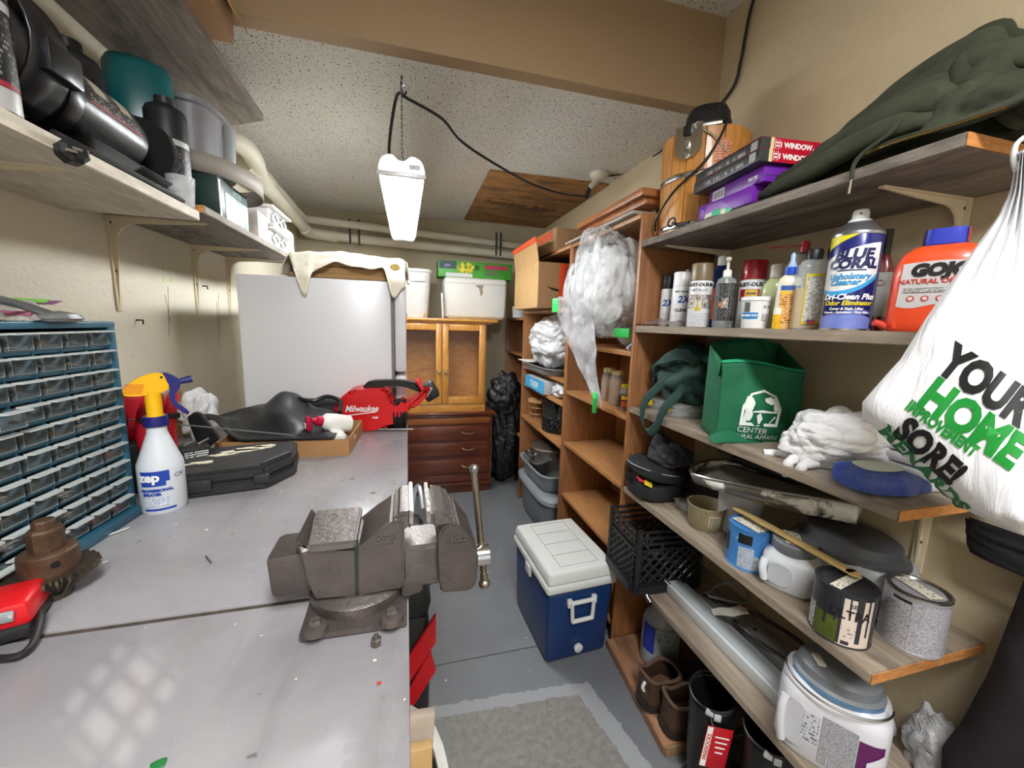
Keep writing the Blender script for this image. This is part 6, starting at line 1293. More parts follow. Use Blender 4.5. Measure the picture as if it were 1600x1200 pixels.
b = B(); b.tube([(.06, .035, .012), (.02, .03, .02), (-.012, .015, .018), (-.018, .0, .0), (-.014, -.02, -.014)], .009, 10, sm=6); obj('hook', b, chrome, t)
b = B()
b.tube([(.06 * cos(a) * 1.3, .05 * sin(a), .016 + .012 * sin(2 * a)) for a in [2 * pi * k / 24 for k in range(24)]], .0038, 6, True)
t = obj('cable_coil', b, mat('#7e8082', .4), None, loc=(1.14, 1.06, SZ6 + .045)); tag(t, 'loose coil of grey cable behind the light strip', 'cable')
b = B(); b.tube([(1.06, 1.1, SZ6 + .045), (1.1, 1.0, SZ6 + .06), (1.17, .93, SZ6 + .055), (1.2, .8, SZ6 + .05), (1.19, .66, SZ6 + .02)], .006, 8, sm=6); t = obj('power_lead', b, black); tag(t, 'thick black lead running behind the light strip', 'cable')
t = thing('paper_tag', 'white folded warning tag with red mark lying on the light strip', 'tag', (1.06, .98, SZ6 + .052), -.4)
b = B(); b.grid(lambda u, v: (-.05 + .11 * u, (v - .5) * .042 * (1 - .3 * sst(.4, 0, u)), .004 + .03 * sst(.45, 1, u) + .008 * sin(4 * u)), 14, 4); obj('tag_paper', b, paper, t, solid=.0006, fixn=False)
b = B(); b.lathe([(.007, 0), (.007, .0008)], 12, (.05, .005, .037)); obj('red_mark', b, mat('#b83038', .5), t)
# big near paint jug
t = thing('paint_jug', 'large white paint jug with wire bail and purple label on the lowest shelf', 'paint jug', (1.005, .60, SZ6), R(-58)); t.scale = (.84, .84, .98)
jw2 = mat('#d2d1d6', .32, 0, .03, 5)
b = B(); b.lathe([(.92, 0), (1, .012), (1.0, .155), (.96, .172), (.84, .186), (.8, .19)], 56, sx=.125, sy=.098, p=4); obj('jug', b, jw2, t)
gl_ = mat('#74777c', .42, 0, .05)
b = B(); b.lathe([(.092, .186), (.094, .19), (.095, .2), (.086, .206), (.084, .226), (.074, .234), (.068, .238), (.03, .24)], 52, sx=1.12, sy=.95); obj('lid', b, gl_, t)
b = B(); b.patch(.0965, .188, .2, -160, -20, sx=1.12, sy=.95); obj('blue_smear', b, mat('#5f86aa', .45, 0, .3, 20), t)
b = B(); b.tube([(.118 * cos(a), -.03 + .088 * sin(a), .196 + .004 * cos(2 * a)) for a in [-pi + pi * k / 20 for k in range(21)]], .0028, 6); obj('wire_bail', b, steel, t)
b = B(); b.box((-.045, -.03, .2395), (.02, .045, .008), .003, (0, 0, .5)); obj('taped_note', b, lab_m, t)
fy = -.0985
b = B(); b.prism(sp2([(-.028, -.055), (.012, -.065), (.02, -.03), (.018, .03), (.0, .052), (-.024, .045), (-.03, .0)], 4), .002, (-.07, fy + .0015, .095), (R(90), 0, 0)); obj('handle_recess_shade', b, mat('#b9b9bf', .45), t)  # no real hollow here: the shade is put into the plate's darker colour
b = B(); b.tube([(-.104, fy - .002, .15), (-.108, fy - .010, .12), (-.106, fy - .01, .07), (-.1, fy - .004, .03)], .011, 10, sm=5); obj('handle', b, jw2, t)
b = B(); b.quad((-.06, fy - .0012, .06), (-.02, fy - .0012, .06), (-.02, fy - .0012, .135), (-.055, fy - .0012, .135), (.04, .07)); obj('side_print', b, fineprint('jug_side_print', '#c4c4cb', '#6f6f7a', 110, 90, .5), t)
b = B(); b.quad((-.015, fy - .0012, .02), (.06, fy - .0012, .02), (.06, fy - .0012, .145), (-.015, fy - .0012, .145), (.075, .125)); obj('grey_print_panel', b, fineprint('jug_print', '#b0b0b4', '#66666c', 420, 300, .47), t)
b = B(); b.quad((.0, fy - .002, .022), (.035, fy - .002, .022), (.035, fy - .002, .042), (.0, fy - .002, .042), (.035, .02)); obj('barcode', b, fineprint('jug_barcode', '#d2d1d6', '#1a1a1a', 12, 900, .5), t)
pu = mat('#5e1d57', .4, 0, .05)
b = B(); b.patch(.0, 0, 0, 0, 1) if 0 else b.grid(lambda u, v: ((.0625 + .05 * u), fy * (1 - max(0, (abs(.0625 + .05 * u) / .125)) ** 4) ** .25 - .0015, .008 + .125 * v), 8, 3); obj('purple_label', b, pu, t)
b = B(); b.grid(lambda u, v: (.082 + .034 * u, fy * (1 - (abs(.082 + .034 * u) / .125) ** 4) ** .25 - .0035, .012 + (.075 + .03 * u) * v), 8, 3); obj('cream_panel', b, mat('#d8d6dc', .45), t)
txt('DI', .045, mat('#3c2a3e', .5), t, (.1, fy * .86 - .007, .045), (R(90), 0, R(22)))
# plastic-wrapped things at the wall, white loop
b = B(); b.ball((0, 0, .05), .05, 4, lambda d: 1 + .35 * crease(d, 2, 8), (.8, 1.0, 1.6)); t = obj('wrapped_bundle', b, film('grey_wrap', '#b9b9bb', .5, .92, .25), None, loc=(1.19, .50, SZ6 + .02)); tag(t, 'crumpled clear plastic bundle between the big jug and wall', 'bundle')
p = at(1395, 1138, x=1.22); b = B(); b.tube([(1.21, p.y + .02 + .03 * cos(a), p.z - .01 + .05 * sin(a)) for a in [2 * pi * k / 16 for k in range(16)]], .005, 8, True); t = obj('white_loop', b, white); tag(t, 'white plastic loop handle against the wall beside the big jug', 'loop')
# ================================================================ FLOOR THINGS, RIGHT SIDE
t = thing('floor_plank', 'wide wooden plank on the floor under the brown boots', 'plank', (0, 0, 0))
b = B(); b.prism([(.835, .955), (1.2, .95), (1.2, 1.428), (.87, 1.425)], .04, z0=.0, bev=.003); obj('plank', b, wood('floor_plank_wood', '#8a6242', '#a3785a', 1, 7, .6, dark='#5a4030'), t)
b = B(); b.box((1.0, .951, .02), (.32, .004, .036)); obj('cut_end', b, mat('#8d7455', .7, 0, .15, 40), t)
c = V((1.04, 1.28, .04)); t = thing('water_jug', 'cloudy plastic gallon jug with blue label behind the brown boots', 'jug', c, face(c))
cj = NT('cloudy_jug_plastic'); cj.set(Base_Color=lin('#a8adb0'), Roughness=.3, Alpha=.75); cj = cj.m
b = B(); b.lathe([(.07, 0), (.077, .008), (.077, .17), (.07, .2), (.04, .25), (.022, .27), (.02, .285)], 32); obj('jug', b, cj, t)
b = B(); b.patch(.0778, .07, .19, -150, -105); obj('blue_label', b, mat('#1f2f8e', .4, 0, .05), t)
b = B(); b.patch(.0778, .07, .19, -104, -40); obj('print_label', b, fineprint('jug_label', '#9da2a6', '#60666c', 110, 90, .5), t)
b = B(); b.lathe([(.023, .28), (.023, .3)], 20); obj('cap', b, mat('#d0d2d4', .4), t)
le_ = mat('#3d2a1f', .6, 0, .25, 14, .3, 120); sol = mat('#241a15', .7, 0, .15)
def shoe(label, loc, rz):
    t = thing('work_boot', label, 'boot', loc, rz, 'brown work boots on the plank'); t.scale = (1.2, 1.28, .92)
    Ls, Ws = .28, .10          # toe towards +X, heel at -X
    def out(k=1.0): return sp2([(-.14 * k, 0), (-.125 * k, -.034 * k), (-.05 * k, -.036 * k), (.05 * k, -.046 * k), (.115 * k, -.036 * k), (.142 * k, 0), (.115 * k, .036 * k), (.05 * k, .046 * k), (-.05 * k, .036 * k), (-.125 * k, .034 * k)], 4)
    b = B(); b.prism(out(1.04), .028, bev=.004); obj('sole', b, sol, t)
    rows_ = []; b = B()
    for z, x0, x1, w in ((.026, -.14, .14, 1.0), (.05, -.142, .138, 1.02), (.07, -.138, .115, .98), (.088, -.136, .05, .9), (.105, -.136, -.0, .88), (.125, -.135, -.012, .86)):
        o = out(); cx, sx = (x0 + x1) / 2, (x1 - x0) / .282; rows_.append([b._v((cx + x * sx, y * w, z + (.012 * sst(-.05, -.14, x) if z > .1 else 0))) for x, y in o])
    for a, c_ in zip(rows_, rows_[1:]):
        for i in range(len(a)): b.bm.faces.new((a[i], a[(i + 1) % len(a)], c_[(i + 1) % len(a)], c_[i]))
    obj('upper', b, le_, t, solid=.004, sub=1)
    b = B(); cxx = -.074; b.tube([(cxx + x * .43, y * .86, .127 + (.012 * sst(-.05, -.14, x))) for x, y in out()], .006, 8, True); obj('padded_collar', b, mat('#4d3729', .8), t)
    b = B(); b.prism([(-.074 + x * .4, y * .8) for x, y in out()], .004, z0=.05); obj('insole', b, mat('#5d4029', .8), t)
    b = B(); b.grid(lambda u, v: (-.005 + .08 * u, (v - .5) * .05, .128 - .055 * u + .004 * sin(pi * v)), 8, 6); obj('tongue', b, le_, t, solid=.005, fixn=False)
    for k in range(3): b = B(); b.tube([(.015 + .02 * k, -.026, .112 - .014 * k), (.02 + .02 * k, 0, .12 - .014 * k), (.015 + .02 * k, .026, .112 - .014 * k)], .0025, 6, sm=3); obj('lace', b, mat('#2c2018', .8), t)
    return t
t = shoe('brown leather work boot farther along the plank, pull tab showing', (1.01, 1.125, .041), .12)
b = B(); b.tube([(-.145, -.01, .125), (-.152, -.01, .105), (-.148, -.012, .09)], .005, 6, sm=3); obj('pull_tab', b, mat('#c9c9c6', .5), t)
shoe('brown leather work boot nearer the end of the plank', (1.035, .995, .041), -.08)
rb = mat('#0f0f10', .42, 0, .12, 12)
def wellie(label, loc, rz):
    t = thing('rubber_boot', label, 'boot', loc, rz, 'black rubber boots on the floor')
    prof = []; b = B(); rows_ = []; N_ = 28
    for z, rx, ry, ox in ((.02, .135, .048, .075), (.05, .135, .05, .072), (.08, .115, .05, .05), (.11, .08, .052, .012), (.16, .066, .056, .0), (.25, .066, .062, 0), (.34, .07, .066, 0)):
        rows_.append([b._v((ox + rx * cos(2 * pi * i / N_), ry * sin(2 * pi * i / N_), z + (.012 * cos(2 * pi * i / N_) if z > .3 else 0))) for i in range(N_)])
    for a, c_ in zip(rows_, rows_[1:]):
        for i in range(N_): b.bm.faces.new((a[i], a[(i + 1) % N_], c_[(i + 1) % N_], c_[i]))
    obj('shaft', b, rb, t, solid=.005, sub=1)
    b = B(); b.prism(sp2([(-.062, 0), (-.055, -.045), (.06, -.046), (.16, -.05), (.212, 0), (.16, .05), (.06, .046), (-.055, .045)], 4), .024); obj('sole', b, sol, t)
    b = B(); b.tube([(.071 * cos(a), .067 * sin(a), .342 + .012 * cos(a)) for a in [2 * pi * k / 28 for k in range(28)]], .0045, 8, True); obj('rim', b, rb, t)
    b = B(); b.box((-.06, -.038, .325), (.006, .022, .022), .004, (0, 0, .6)); obj('pull_loop', b, mat('#cfd2d6', .3, .3), t)
    b = B(); b.box((-.045, -.054, .318), (.006, .02, .024), .004, (0, 0, .9)); obj('pull_loop', b, mat('#cfd2d6', .3, .3), t); return t
t = wellie('tall black rubber boot with a red hang tag', (.915, .858, 0), .1)
b = B(); b.box((0, 0, 0), (.075, .0012, .13), .0005); rt = obj('red_tag', b, mat('#b3141f', .45), t, loc=(-.055, -.068, .235), rot=(R(-4), R(8), R(-25)))
b = B(); b.box((-.028, -.0012, 0), (.016, .0006, .125)); obj('white_strip', b, paper, rt)
txt('FREESOCKS', .016, mat('#b3141f', .45), rt, (-.022, -.002, 0), (R(90), R(-90), 0), bold=.0003)
for k in range(4): b = B(); b.box((.01, -.0012, .035 - k * .016), (.04 - .006 * k, .0006, .004)); obj('tag_print', b, inkw, rt)
b = B(); b.tube([(-.066, -.05, .32), (-.066, -.058, .305), (-.06, -.066, .297)], .0012, 5, sm=3); obj('tag_string', b, mat('#6b6b6b', .5), t)
wellie('tall black rubber boot nearest the big white jug', (.985, .718, 0), .05)
# blue and white picnic cooler
t = thing('cooler', 'blue and white picnic cooler with white swing handle on the aisle floor', 'cooler', (.70, 1.595, 0), .06)
nv = mat('#13305f', .38, 0, .06, 5); cwh = mat('#cfd0cc', .4, 0, .04, 7, spot='#9d9c96', spots=.72)
b = B(); b.box((0, 0, .175), (.315, .42, .345), .022, seg=3, taper=.93); obj('body', b, nv, t)
b = B(); b.box((0, 0, .366), (.335, .445, .045), .016, seg=3); obj('lid_rim', b, cwh, t)
b = B(); b.box((0, 0, .412), (.31, .42, .056), .014, seg=3, taper=1.06); lidp = obj('lid', b, cwh, t)
b = B(); b.tube([(x, y, .4405) for x, y in ((-.09, -.175), (.09, -.175), (.09, .175), (-.09, .175))], .0014, 4, True); obj('lid_groove', b, mat('#8e8e88', .5), lidp)
for y in (-.09, 0, .09): b = B(); b.box((0, y, .4403), (.18, .0018, .0016)); obj('lid_groove', b, mat('#8e8e88', .5), lidp)
for x in (-.058, .058): b = B(); b.box((x, -.213, .292), (.022, .02, .036), .004); obj('handle_pivot', b, cwh, t)
b = B(); b.tube([(-.056, -.222, .295), (.056, -.222, .295)], .0095, 10); b2 = obj('handle', b, cwh, t)
for x in (-.052, .052): b = B(); b.tube([(x, -.224, .295), (x * .9, -.226, .215)], .0085, 8); obj('handle_arm', b, cwh, b2)
b = B(); b.tube([(-.05, -.226, .212), (.05, -.226, .212)], .009, 8); obj('handle_grip', b, cwh, b2)
b = B(); b.lathe([(.02, 0), (.02, .01), (.012, .014)], 20, (0, -.202, .06), rot=(R(90), 0, 0)); obj('drain_plug', b, mat('#c9cac8', .4, 0, .15, 90), t)
b = B(); b.box((-.165, .0, .335), (.014, .06, .05), .005); obj('latch', b, cwh, t)
# ================================================================ UNDER THE BENCH
t = thing('tool_box', 'black and red rolling tool box standing under the bench edge', 'tool box', (-.20, 1.12, 0), .0); t.scale = (1, 1, 1.09)
rdb = mat('#c11a22', .38, 0, .05)
b = B(); b.box((0, 0, .40), (.50, .40, .50), .02); obj('body', b, bodyk, t)
b = B(); b.box((0, 0, .69), (.49, .39, .10), .03, taper=1.06); obj('lid', b, bodyk, t)
for y in (-.1, .1): b = B(); b.box((.2, y, .735), (.07, .09, .012), .004); obj('lid_inlay', b, mat('#26262a', .5), t)
for q4 in (((681, 958), (681, 1002), (628, 1082), (628, 1040)), ((672, 1012), (681, 1046), (650, 1094), (628, 1124), (628, 1096))):
    P = [(at(a, c_, y=.916).x + .20, at(a, c_, y=.916).z / 1.09) for a, c_ in q4]
    b = B(); b.prism(P, .012, (0, -.198, 0), (R(90), 0, 0), .002); obj('red_bracket', b, rdb, t)
b = B(); b.lathe([(.014, 0), (.014, .016)], 14, (.25, .0, .615), rot=(0, R(90), 0)); obj('latch_knob', b, black, t)
for y in (-.17, .17): b = B(); b.cyl((.2, y, .07), (.25, y, .07), .07, seg=24); obj('wheel', b, black, t)
b = B(); b.box((0, 0, .14), (.46, .36, .03)); obj('base', b, bodyk, t)
b = B(); b.tube([(.21, .19, .70), (.222, .23, .78), (.24, .23, .80), (.25, .2, .74)], .009, 8, sm=4); obj('pull_handle', b, mat('#b9bcc4', .3, .5), t)
t = thing('storage_bin', 'dark green bin with white rim full of wooden offcuts under the bench', 'bin', (-.155, .615, 0), 0)
gb = mat('#1b3d2c', .45, 0, .06)
b = B(); b.lathe([(.82, .0), (.86, .01), (1.0, .49), (.97, .49), (.84, .02), (.01, .015)], 44, sx=.225, sy=.27, p=3.2); obj('tub', b, gb, t)
b = B(); b.lathe([(1.0, .475), (1.05, .48), (1.05, .50), (1.0, .505), (.96, .50), (.96, .48)], 44, sx=.225, sy=.28, p=3.2, cap=(0, 0)); obj('white_rim', b, mat('#d8d8d2', .4), t)
for i, (x, dy, tl, hx) in enumerate(((.115, .15, 0, '#b9aa9a'), (.12, .09, 0, '#c3a06a'), (.10, .01, 0, '#c9ab78'))):
    b = B(); b.box((0, 0, .29), (.15, .022, .56 - .03 * i), .004, (R(-3), R(4 - 3 * i), 0)); q = obj('wood_offcut', b, mat(hx, .7, 0, .12, 8), None, loc=(-.155 + x, .615 + dy, .02)); tag(q, ('greyish-white board offcut leaning against the white bin rim', 'tan board offcut standing in the bin, middle one', 'yellow board offcut deepest under the bench in the bin')[i], 'board', 'wooden offcuts in the green bin')
# dark coats hanging at the right wall by the viewer
jm = mat('#131214', .9, 0, .15, 12, .3, 200); jm2 = mat('#241d20', .9, 0, .12, 12, .3, 200)
def coat(label, outline, xw, m, th, bulge):
    P3 = [at(a, c_, x=xw) for a, c_ in outline]; ys = [p.y for p in P3]; zs = [p.z for p in P3]
    t = thing('jacket', label, 'jacket', (0, 0, 0)); b = B(); L_ = [(p.y, p.z) for p in P3]
    z0, z1 = min(zs), max(zs)
    left = [at(a, c_, x=xw) for a, c_ in outline]
    def yl(z):
        best = None
        for p, q in zip(left, left[1:]):
            if min(p.z, q.z) - 1e-6 <= z <= max(p.z, q.z) + 1e-6 and abs(p.z - q.z) > 1e-6: y = p.y + (q.y - p.y) * (z - p.z) / (q.z - p.z); best = y if best is None else max(best, y)
        return best if best is not None else left[-1].y
    def f(u, v):
        z = z1 + (z0 - z1) * v; y0 = yl(z); y = y0 - (.34) * u; a = pi * u
        return (xw + .0 - bulge * sin(a) ** .7 * (1 + .35 * sin(13 * u + 1.5 * v)) - .004 * NZ.noise(V((u * 6, v * 6, 1))), y, z)
    b.grid(f, 34, 24); obj('front', b, m, t, fixn=False, sharp=80)
    b = B(); b.grid(lambda u, v: (xw + .012, f(u, v)[1], f(u, v)[2]), 4, 24); obj('back', b, m, t, fixn=False); return t
coat('dark jacket hanging at the near wall, its hem narrowing upward', [(1600, 905), (1570, 985), (1540, 1060), (1500, 1130), (1472, 1165), (1470, 1230), (1475, 1300)], 1.15, jm2, .1, .05)
coat('black sleeve hanging on the wall just below the shopping bag', [(1508, 808), (1510, 850), (1515, 862), (1560, 872), (1600, 888)], 1.19, jm, .1, .03)
# ================================================================ IN AND ON THE FAR BOOKCASES
gt = mat('#6f7478', .42, 0, .06, 5); gt2 = mat('#8b9094', .42, 0, .05, 5)
def rrect(b, prof, sx, sy, p=4, seg=48, c=(0, 0, 0), cap=(1, 1)): return b.lathe(prof, seg, c, sx, sy, p, cap=cap)
t = thing('storage_tote', 'grey lidded plastic storage tote on the floor under the dish pan', 'tote', (1.04, 2.62, 0), .03)
b = B(); rrect(b, [(.86, 0), (.9, .01), (1, .25)], .165, .315, 5); obj('tub', b, gt, t)
b = B(); rrect(b, [(1.1, .25), (1.13, .255), (1.13, .285), (1.06, .3), (.9, .3), (.88, .292)], .165, .30, 5); obj('lid', b, gt2, t)
b = B(); b.patch(.905, .06, .16, -88, -70, sx=.175, sy=.315, p=5); obj('black_sticker', b, black, t)
t = thing('dish_pan', 'grey plastic dish pan standing on the tote lid', 'pan', (1.04, 2.65, .301), .04)
b = B(); rrect(b, [(.84, 0), (.88, .008), (1, .115), (1.08, .118), (1.09, .128), (1.0, .128), (.86, .012), (.02, .01)], .165, .27, 5); obj('pan', b, gt2, t)
b = B(); b.box((0, -.292, .118), (.1, .03, .02), .006); obj('handle', b, gt2, t)
ss = mat('#b3aea6', .2, .95, .06)
t = thing('stock_pot', 'stainless steel stock pot with lid sitting in the dish pan', 'pot', (1.035, 2.66, .316))
b = B(); b.lathe([(.95, 0), (1, .01), (1, .235), (1.03, .24)], 44, sx=.15, sy=.15); obj('pot', b, ss, t)
b = B(); b.lathe([(1.03, .241), (1.0, .25), (.7, .268), (.3, .275)], 44, sx=.15, sy=.15); obj('lid', b, mat('#a39c90', .3, .9, .1), t)
for sx in (-1, 1): b = B(); b.tube([(sx * .145, -.05, .19), (sx * .178, -.045, .195), (sx * .178, .045, .195), (sx * .145, .05, .19)], .009, 8, sm=3); obj('handle', b, ss, t)
en = NT('speckled_black_enamel'); v = en.coords(); en.set(Base_Color=en.mix(en.ramp(en.noise(v, 75, 2), [(.66, (0, 0, 0)), (.69, (1, 1, 1))]), lin('#121316'), lin('#8f9296')), Roughness=.2); en = en.m
t = thing('enamel_canner', 'black speckled enamel canner pot above the stainless pot', 'pot', (1.035, 2.50, .721)); t.scale = (1, 1, .96)
b = B(); b.lathe([(.92, 0), (1, .012), (1, .10), (1.02, .105), (1, .11), (1, .2), (1.07, .205), (1.08, .22), (1.0, .222), (.98, .21)], 44, sx=.128, sy=.128); obj('pot', b, en, t)
b = B(); b.lathe([(1.1, .222), (1.1, .232), (.95, .238), (.4, .25)], 44, sx=.128, sy=.128); obj('lid', b, en, t)
b = B(); b.tube([(-.05, -.125, .16), (-.04, -.15, .15), (.04, -.15, .15), (.05, -.125, .16)], .005, 8, sm=3); obj('handle', b, en, t)
t = thing('wire_basket', 'brown wire basket with wooden lid left of the black canner', 'basket', (1.01, 2.85, .72))
for z in (.01, .05, .1, .14): b = B(); b.tube([((.075 + .15 * z) * cos(a), (.075 + .15 * z) * sin(a), z) for a in [2 * pi * k / 24 for k in range(24)]], .003, 6, True); obj('wire_ring', b, mat('#9a7b55', .4, .4), t)
for k in range(8): a = k * pi / 4; b = B(); b.tube([(.075 * cos(a), .075 * sin(a), .01), (.097 * cos(a), .097 * sin(a), .14)], .0025, 6); obj('wire_upright', b, mat('#9a7b55', .4, .4), t)
b = B(); b.lathe([(.1, .143), (.1, .155)], 32); obj('wooden_lid', b, mat('#b08a5a', .6, 0, .1), t)
t = thing('blue_carton', 'flat blue carton with white figures holding a white bag', 'carton', (1.0, 2.62, .986), 0)
b = B(); b.box((-.02, .02, .045), (.2, .42, .085), .002); obj('carton', b, mat('#b8b9bb', .5), t)
b = B(); b.box((-.121, .02, .046), (.002, .42, .085)); obj('blue_side', b, mat('#3f9fd2', .4, 0, .03), t)
txt('71039', .062, inkw, t, (-.1225, .02, .024), (R(90), 0, R(-90)), bold=.0015, sx=1.2)
wb2 = film('white_bag_crinkle', '#eaebee', .8, .98, .22)
b = B(); b.ball((0, 0, .05), .11, 4, lambda d: 1 + .3 * crease(d, 2, 3) + .1 * crease(d, 5, 2), (.75, 1.1, .5)); t = obj('plastic_bag', b, wb2, None, loc=(.99, 2.31, .99)); tag(t, 'white plastic bag bunched in front of the blue carton end', 'bag')
t = thing('baking_tray', 'shallow grey tray on the shelf under the white bag bundle', 'tray', (1.02, 2.62, 1.126), .01)
b = B(); rrect(b, [(.9, 0), (1, .04), (1.06, .042), (1.06, .048), (.98, .046), (.88, .006), (.02, .005)], .165, .32, 5); obj('tray', b, mat('#8d8f91', .4, .2, .06), t)
b = B(); b.box((-.06, .25, .05), (.2, .2, .006), .001, (0, 0, .1)); obj('paper_sheet', b, paper, t)
b = B(); b.ball((0, 0, .15), .2, 6, lambda d: 1 + .24 * crease(d, 1.3, 6) + .09 * crease(d, 3, 8) + .04 * crease(d, 8, 3), (.85, 1.45, .88)); t = obj('plastic_bag_bundle', b, wb2, None, loc=(1.02, 2.62, 1.19)); tag(t, 'big crinkled bundle of white plastic bags on the grey tray', 'bag')
# cardboard boxes
cb_ = mat('#8f6d4b', .8, 0, .08, 5); cbl = mat('#a88558', .8, 0, .08, 5); orr = mat('#cf4a22', .5, 0, .08)
t = thing('cardboard_box', 'open cardboard box with black curved smile mark jutting from the bookcase', 'box', (0, 0, 0))
x0, x1, y0, y1, z0, z1 = .79, 1.17, 2.36, 2.9, 1.556, 1.83
for n_k, c_, s_ in (('end_panel', ((x0 + x1) / 2, y0, (z0 + z1) / 2), (x1 - x0, .005, z1 - z0)), ('end_panel', ((x0 + x1) / 2, y1, (z0 + z1) / 2), (x1 - x0, .005, z1 - z0)), ('side_panel', (x0, (y0 + y1) / 2, (z0 + z1) / 2), (.005, y1 - y0 - .005, z1 - z0)), ('side_panel', (x1, (y0 + y1) / 2, (z0 + z1) / 2), (.005, y1 - y0 - .005, z1 - z0)), ('bottom', ((x0 + x1) / 2, (y0 + y1) / 2, z0 + .002), (x1 - x0, y1 - y0, .005))): b = B(); b.box(c_, s_); obj(n_k, b, cb_ if n_k != 'side_panel' else cbl, t)
b = B(); b.box((x0 - .012, (y0 + y1) / 2, z1 + .07), (.004, y1 - y0 - .01, .15), 0, (0, R(-9), 0)); fl_ = obj('upright_flap', b, cbl, t)
b = B(); b.box((x0 - .0265, (y0 + y1) / 2, z1 + .13), (.003, y1 - y0 - .01, .03), 0, (0, R(-9), 0)); obj('orange_tape', b, orr, fl_)
b = B(); b.box((x0 + .16, y0 - .004, z0 + .15), (.05, .002, .24)); obj('orange_tape', b, orr, t)
sm_ = [(.05, .0), (.09, -.022), (.14, -.032), (.2, -.03), (.26, -.01), (.2, -.016), (.14, -.016), (.09, -.008)]
b = B(); b.prism(sm_, .001, (x0, y0 - .003, z0 + .13), (R(90), 0, 0)); obj('smile_mark', b, inkk, t)
b = B(); b.box((x0 - .004, y0 + .04, z1 - .02), (.002, .05, .04)); obj('paper_tape', b, mat('#a98a66', .6), t)
t = thing('cardboard_box', 'flat brown carton with red print lying on top of the bookcases', 'box', (1.05, 2.62, 1.901), .05)
b = B(); b.box((0, 0, .07), (.34, .5, .14), .003); obj('carton', b, cb_, t)
b = B(); b.box((-.171, .02, .105), (.002, .42, .05)); obj('red_print', b, mat('#b5502c', .6, 0, .3, 60), t)
txt('Dromm', .05, mat('#7d3a1c', .6), t, (0, -.2515, .05), bold=.0008)
b = B(); b.box((.1, -.2515, .06), (.09, .001, .04)); obj('red_patch', b, mat('#c4401c', .5), t)
b = B(); b.box((.0, 0, 0), (.30, .7, .012), .001); t = obj('shelf_plank', b, mat('#9a9288', .6, 0, .12, 12), None, loc=(1.03, 2.02, 2.05 - .1 + .005), rot=(R(-3), 0, .03)); t.location = (1.03, 1.83 + .0, 1.9065); t.rotation_euler = (0, 0, 0); tag(t, 'thin grey board lying flat on the bookcase top under the oak moulding', 'board')
# big clear plastic bag bulging from the first bookcase
cl = NT('clear_crinkled_plastic'); v = cl.coords((1, 1, .38)); cl.set(Base_Color=lin('#eef0f2'), Roughness=.1, Specular_IOR_Level=.9); n_1 = cl.noise(v, 13, 4, .5, dist=2.5); cl.bump(n_1, .8, .03)
cl.set(Alpha=cl.ramp(cl.noise(v, 9, 6, .7, dist=1.5), [(.38, (.12,) * 3), (.6, (.72,) * 3)])); cl = cl.m
cl2 = film('clear_tail_film', '#e6e7ec', .12, .6, .14, 7)
t = thing('clear_plastic_bag', 'huge crinkled clear plastic bag with green ties spilling out of the bookcase', 'bag', (.935, 1.76, 1.625))
def cb2(d): return 1 + .2 * crease(d, 1.2, 11) + .09 * crease((d.x, d.y, d.z * .35), 3.0, 5) + .022 * crease((d.x, d.y, d.z * .3), 9, 2)
b = B(); b.ball((0, 0, .02), .235, 6, cb2, (.78, 1.12, 1.03)); obj('body', b, cl, t, sharp=80)
b = B(); b.ball((-.03, .02, .0), .18, 5, lambda d: 1 + .3 * crease(d, 1.8, 3) + .1 * crease(d, 5, 2), (.6, 1.1, 1.1)); obj('inner_folds', b, film('inner_plastic', '#f2f3f4', .75, .98, .2), t, sharp=80)
def tail(u, v):
    c = V((-.09 - .02 * sin(pi * u), .18 - .34 * u ** 1.1, -.02 - .50 * u)); w = .22 * (1 - u ** 1.3) + .022; a = 2 * pi * v
    return tuple(c + V((.035 * sin(a) * (1 - u * .7), w * cos(a) * (1 + .08 * sin(3 * a + 9 * u)), .0)) + V((.012 * NZ.noise(V((u * 7, v * 6, 2))), .01 * sin(5 * a), .02 * cos(a) * u)))
b = B(); b.grid(tail, 36, 32, cv=True); obj('hanging_tail', b, cl2, t)
gtm = mat('#36c25a', .4, 0, .15, 60)
for c_, s_, r_ in (((-.155, .27, -.07), (.006, .05, .075), .3), ((-.105, -.155, -.52), (.02, .05, .09), -.5), ((-.02, -.2, -.2), (.006, .1, .04), .2)): b = B(); b.box(c_, s_, .004, (.5 if s_[1] < .06 and s_[2] > .08 else 0, 0, r_)); obj('green_tie', b, gtm, t)
# jars on the bookcase shelf
gj = NT('jar_glass'); gj.set(Base_Color=lin('#d9d4c8'), Roughness=.06, Alpha=.3); gj = gj.m
nutm = mat('#8f5636', .6, 0, .3, 70, .8, 60)
def jar(label, px, y, r, h, lidm, fill, lab=None, grp='preserve jars on the bookcase shelf'):
    p = at(px, 620, y=y); t = thing('preserve_jar', label, 'jar', (p.x, y, 1.0755), face(p), grp)
    b = B(); b.lathe([(r * .9, 0), (r, .006), (r, h * .72), (r * .75, h * .86), (r * .72, h * .9)], 28); obj('glass', b, gj, t)
    b = B(); b.lathe([(r * .85, .004), (r * .94, .01), (r * .94, h * .68), (r * .6, h * .74)], 28); obj('contents', b, fill, t)
    b = B(); b.lathe([(r * .78, h * .885), (r * .78, h), (r * .72, h * 1.005)], 24); obj('lid', b, lidm, t)
    if lab:
        b = B(); b.patch(r * 1.01, h * .12, h * .62, -160, -20); q = obj('label', b, lab, t)
        b = B(); b.patch(r * 1.02, h * .42, h * .58, -130, -50); obj('yellow_band', b, mat('#d9b52a', .4), t); b = B(); b.patch(r * 1.02, h * .14, h * .36, -130, -60); obj('orange_picture', b, mat('#c0522a', .5, 0, .3, 60), t)
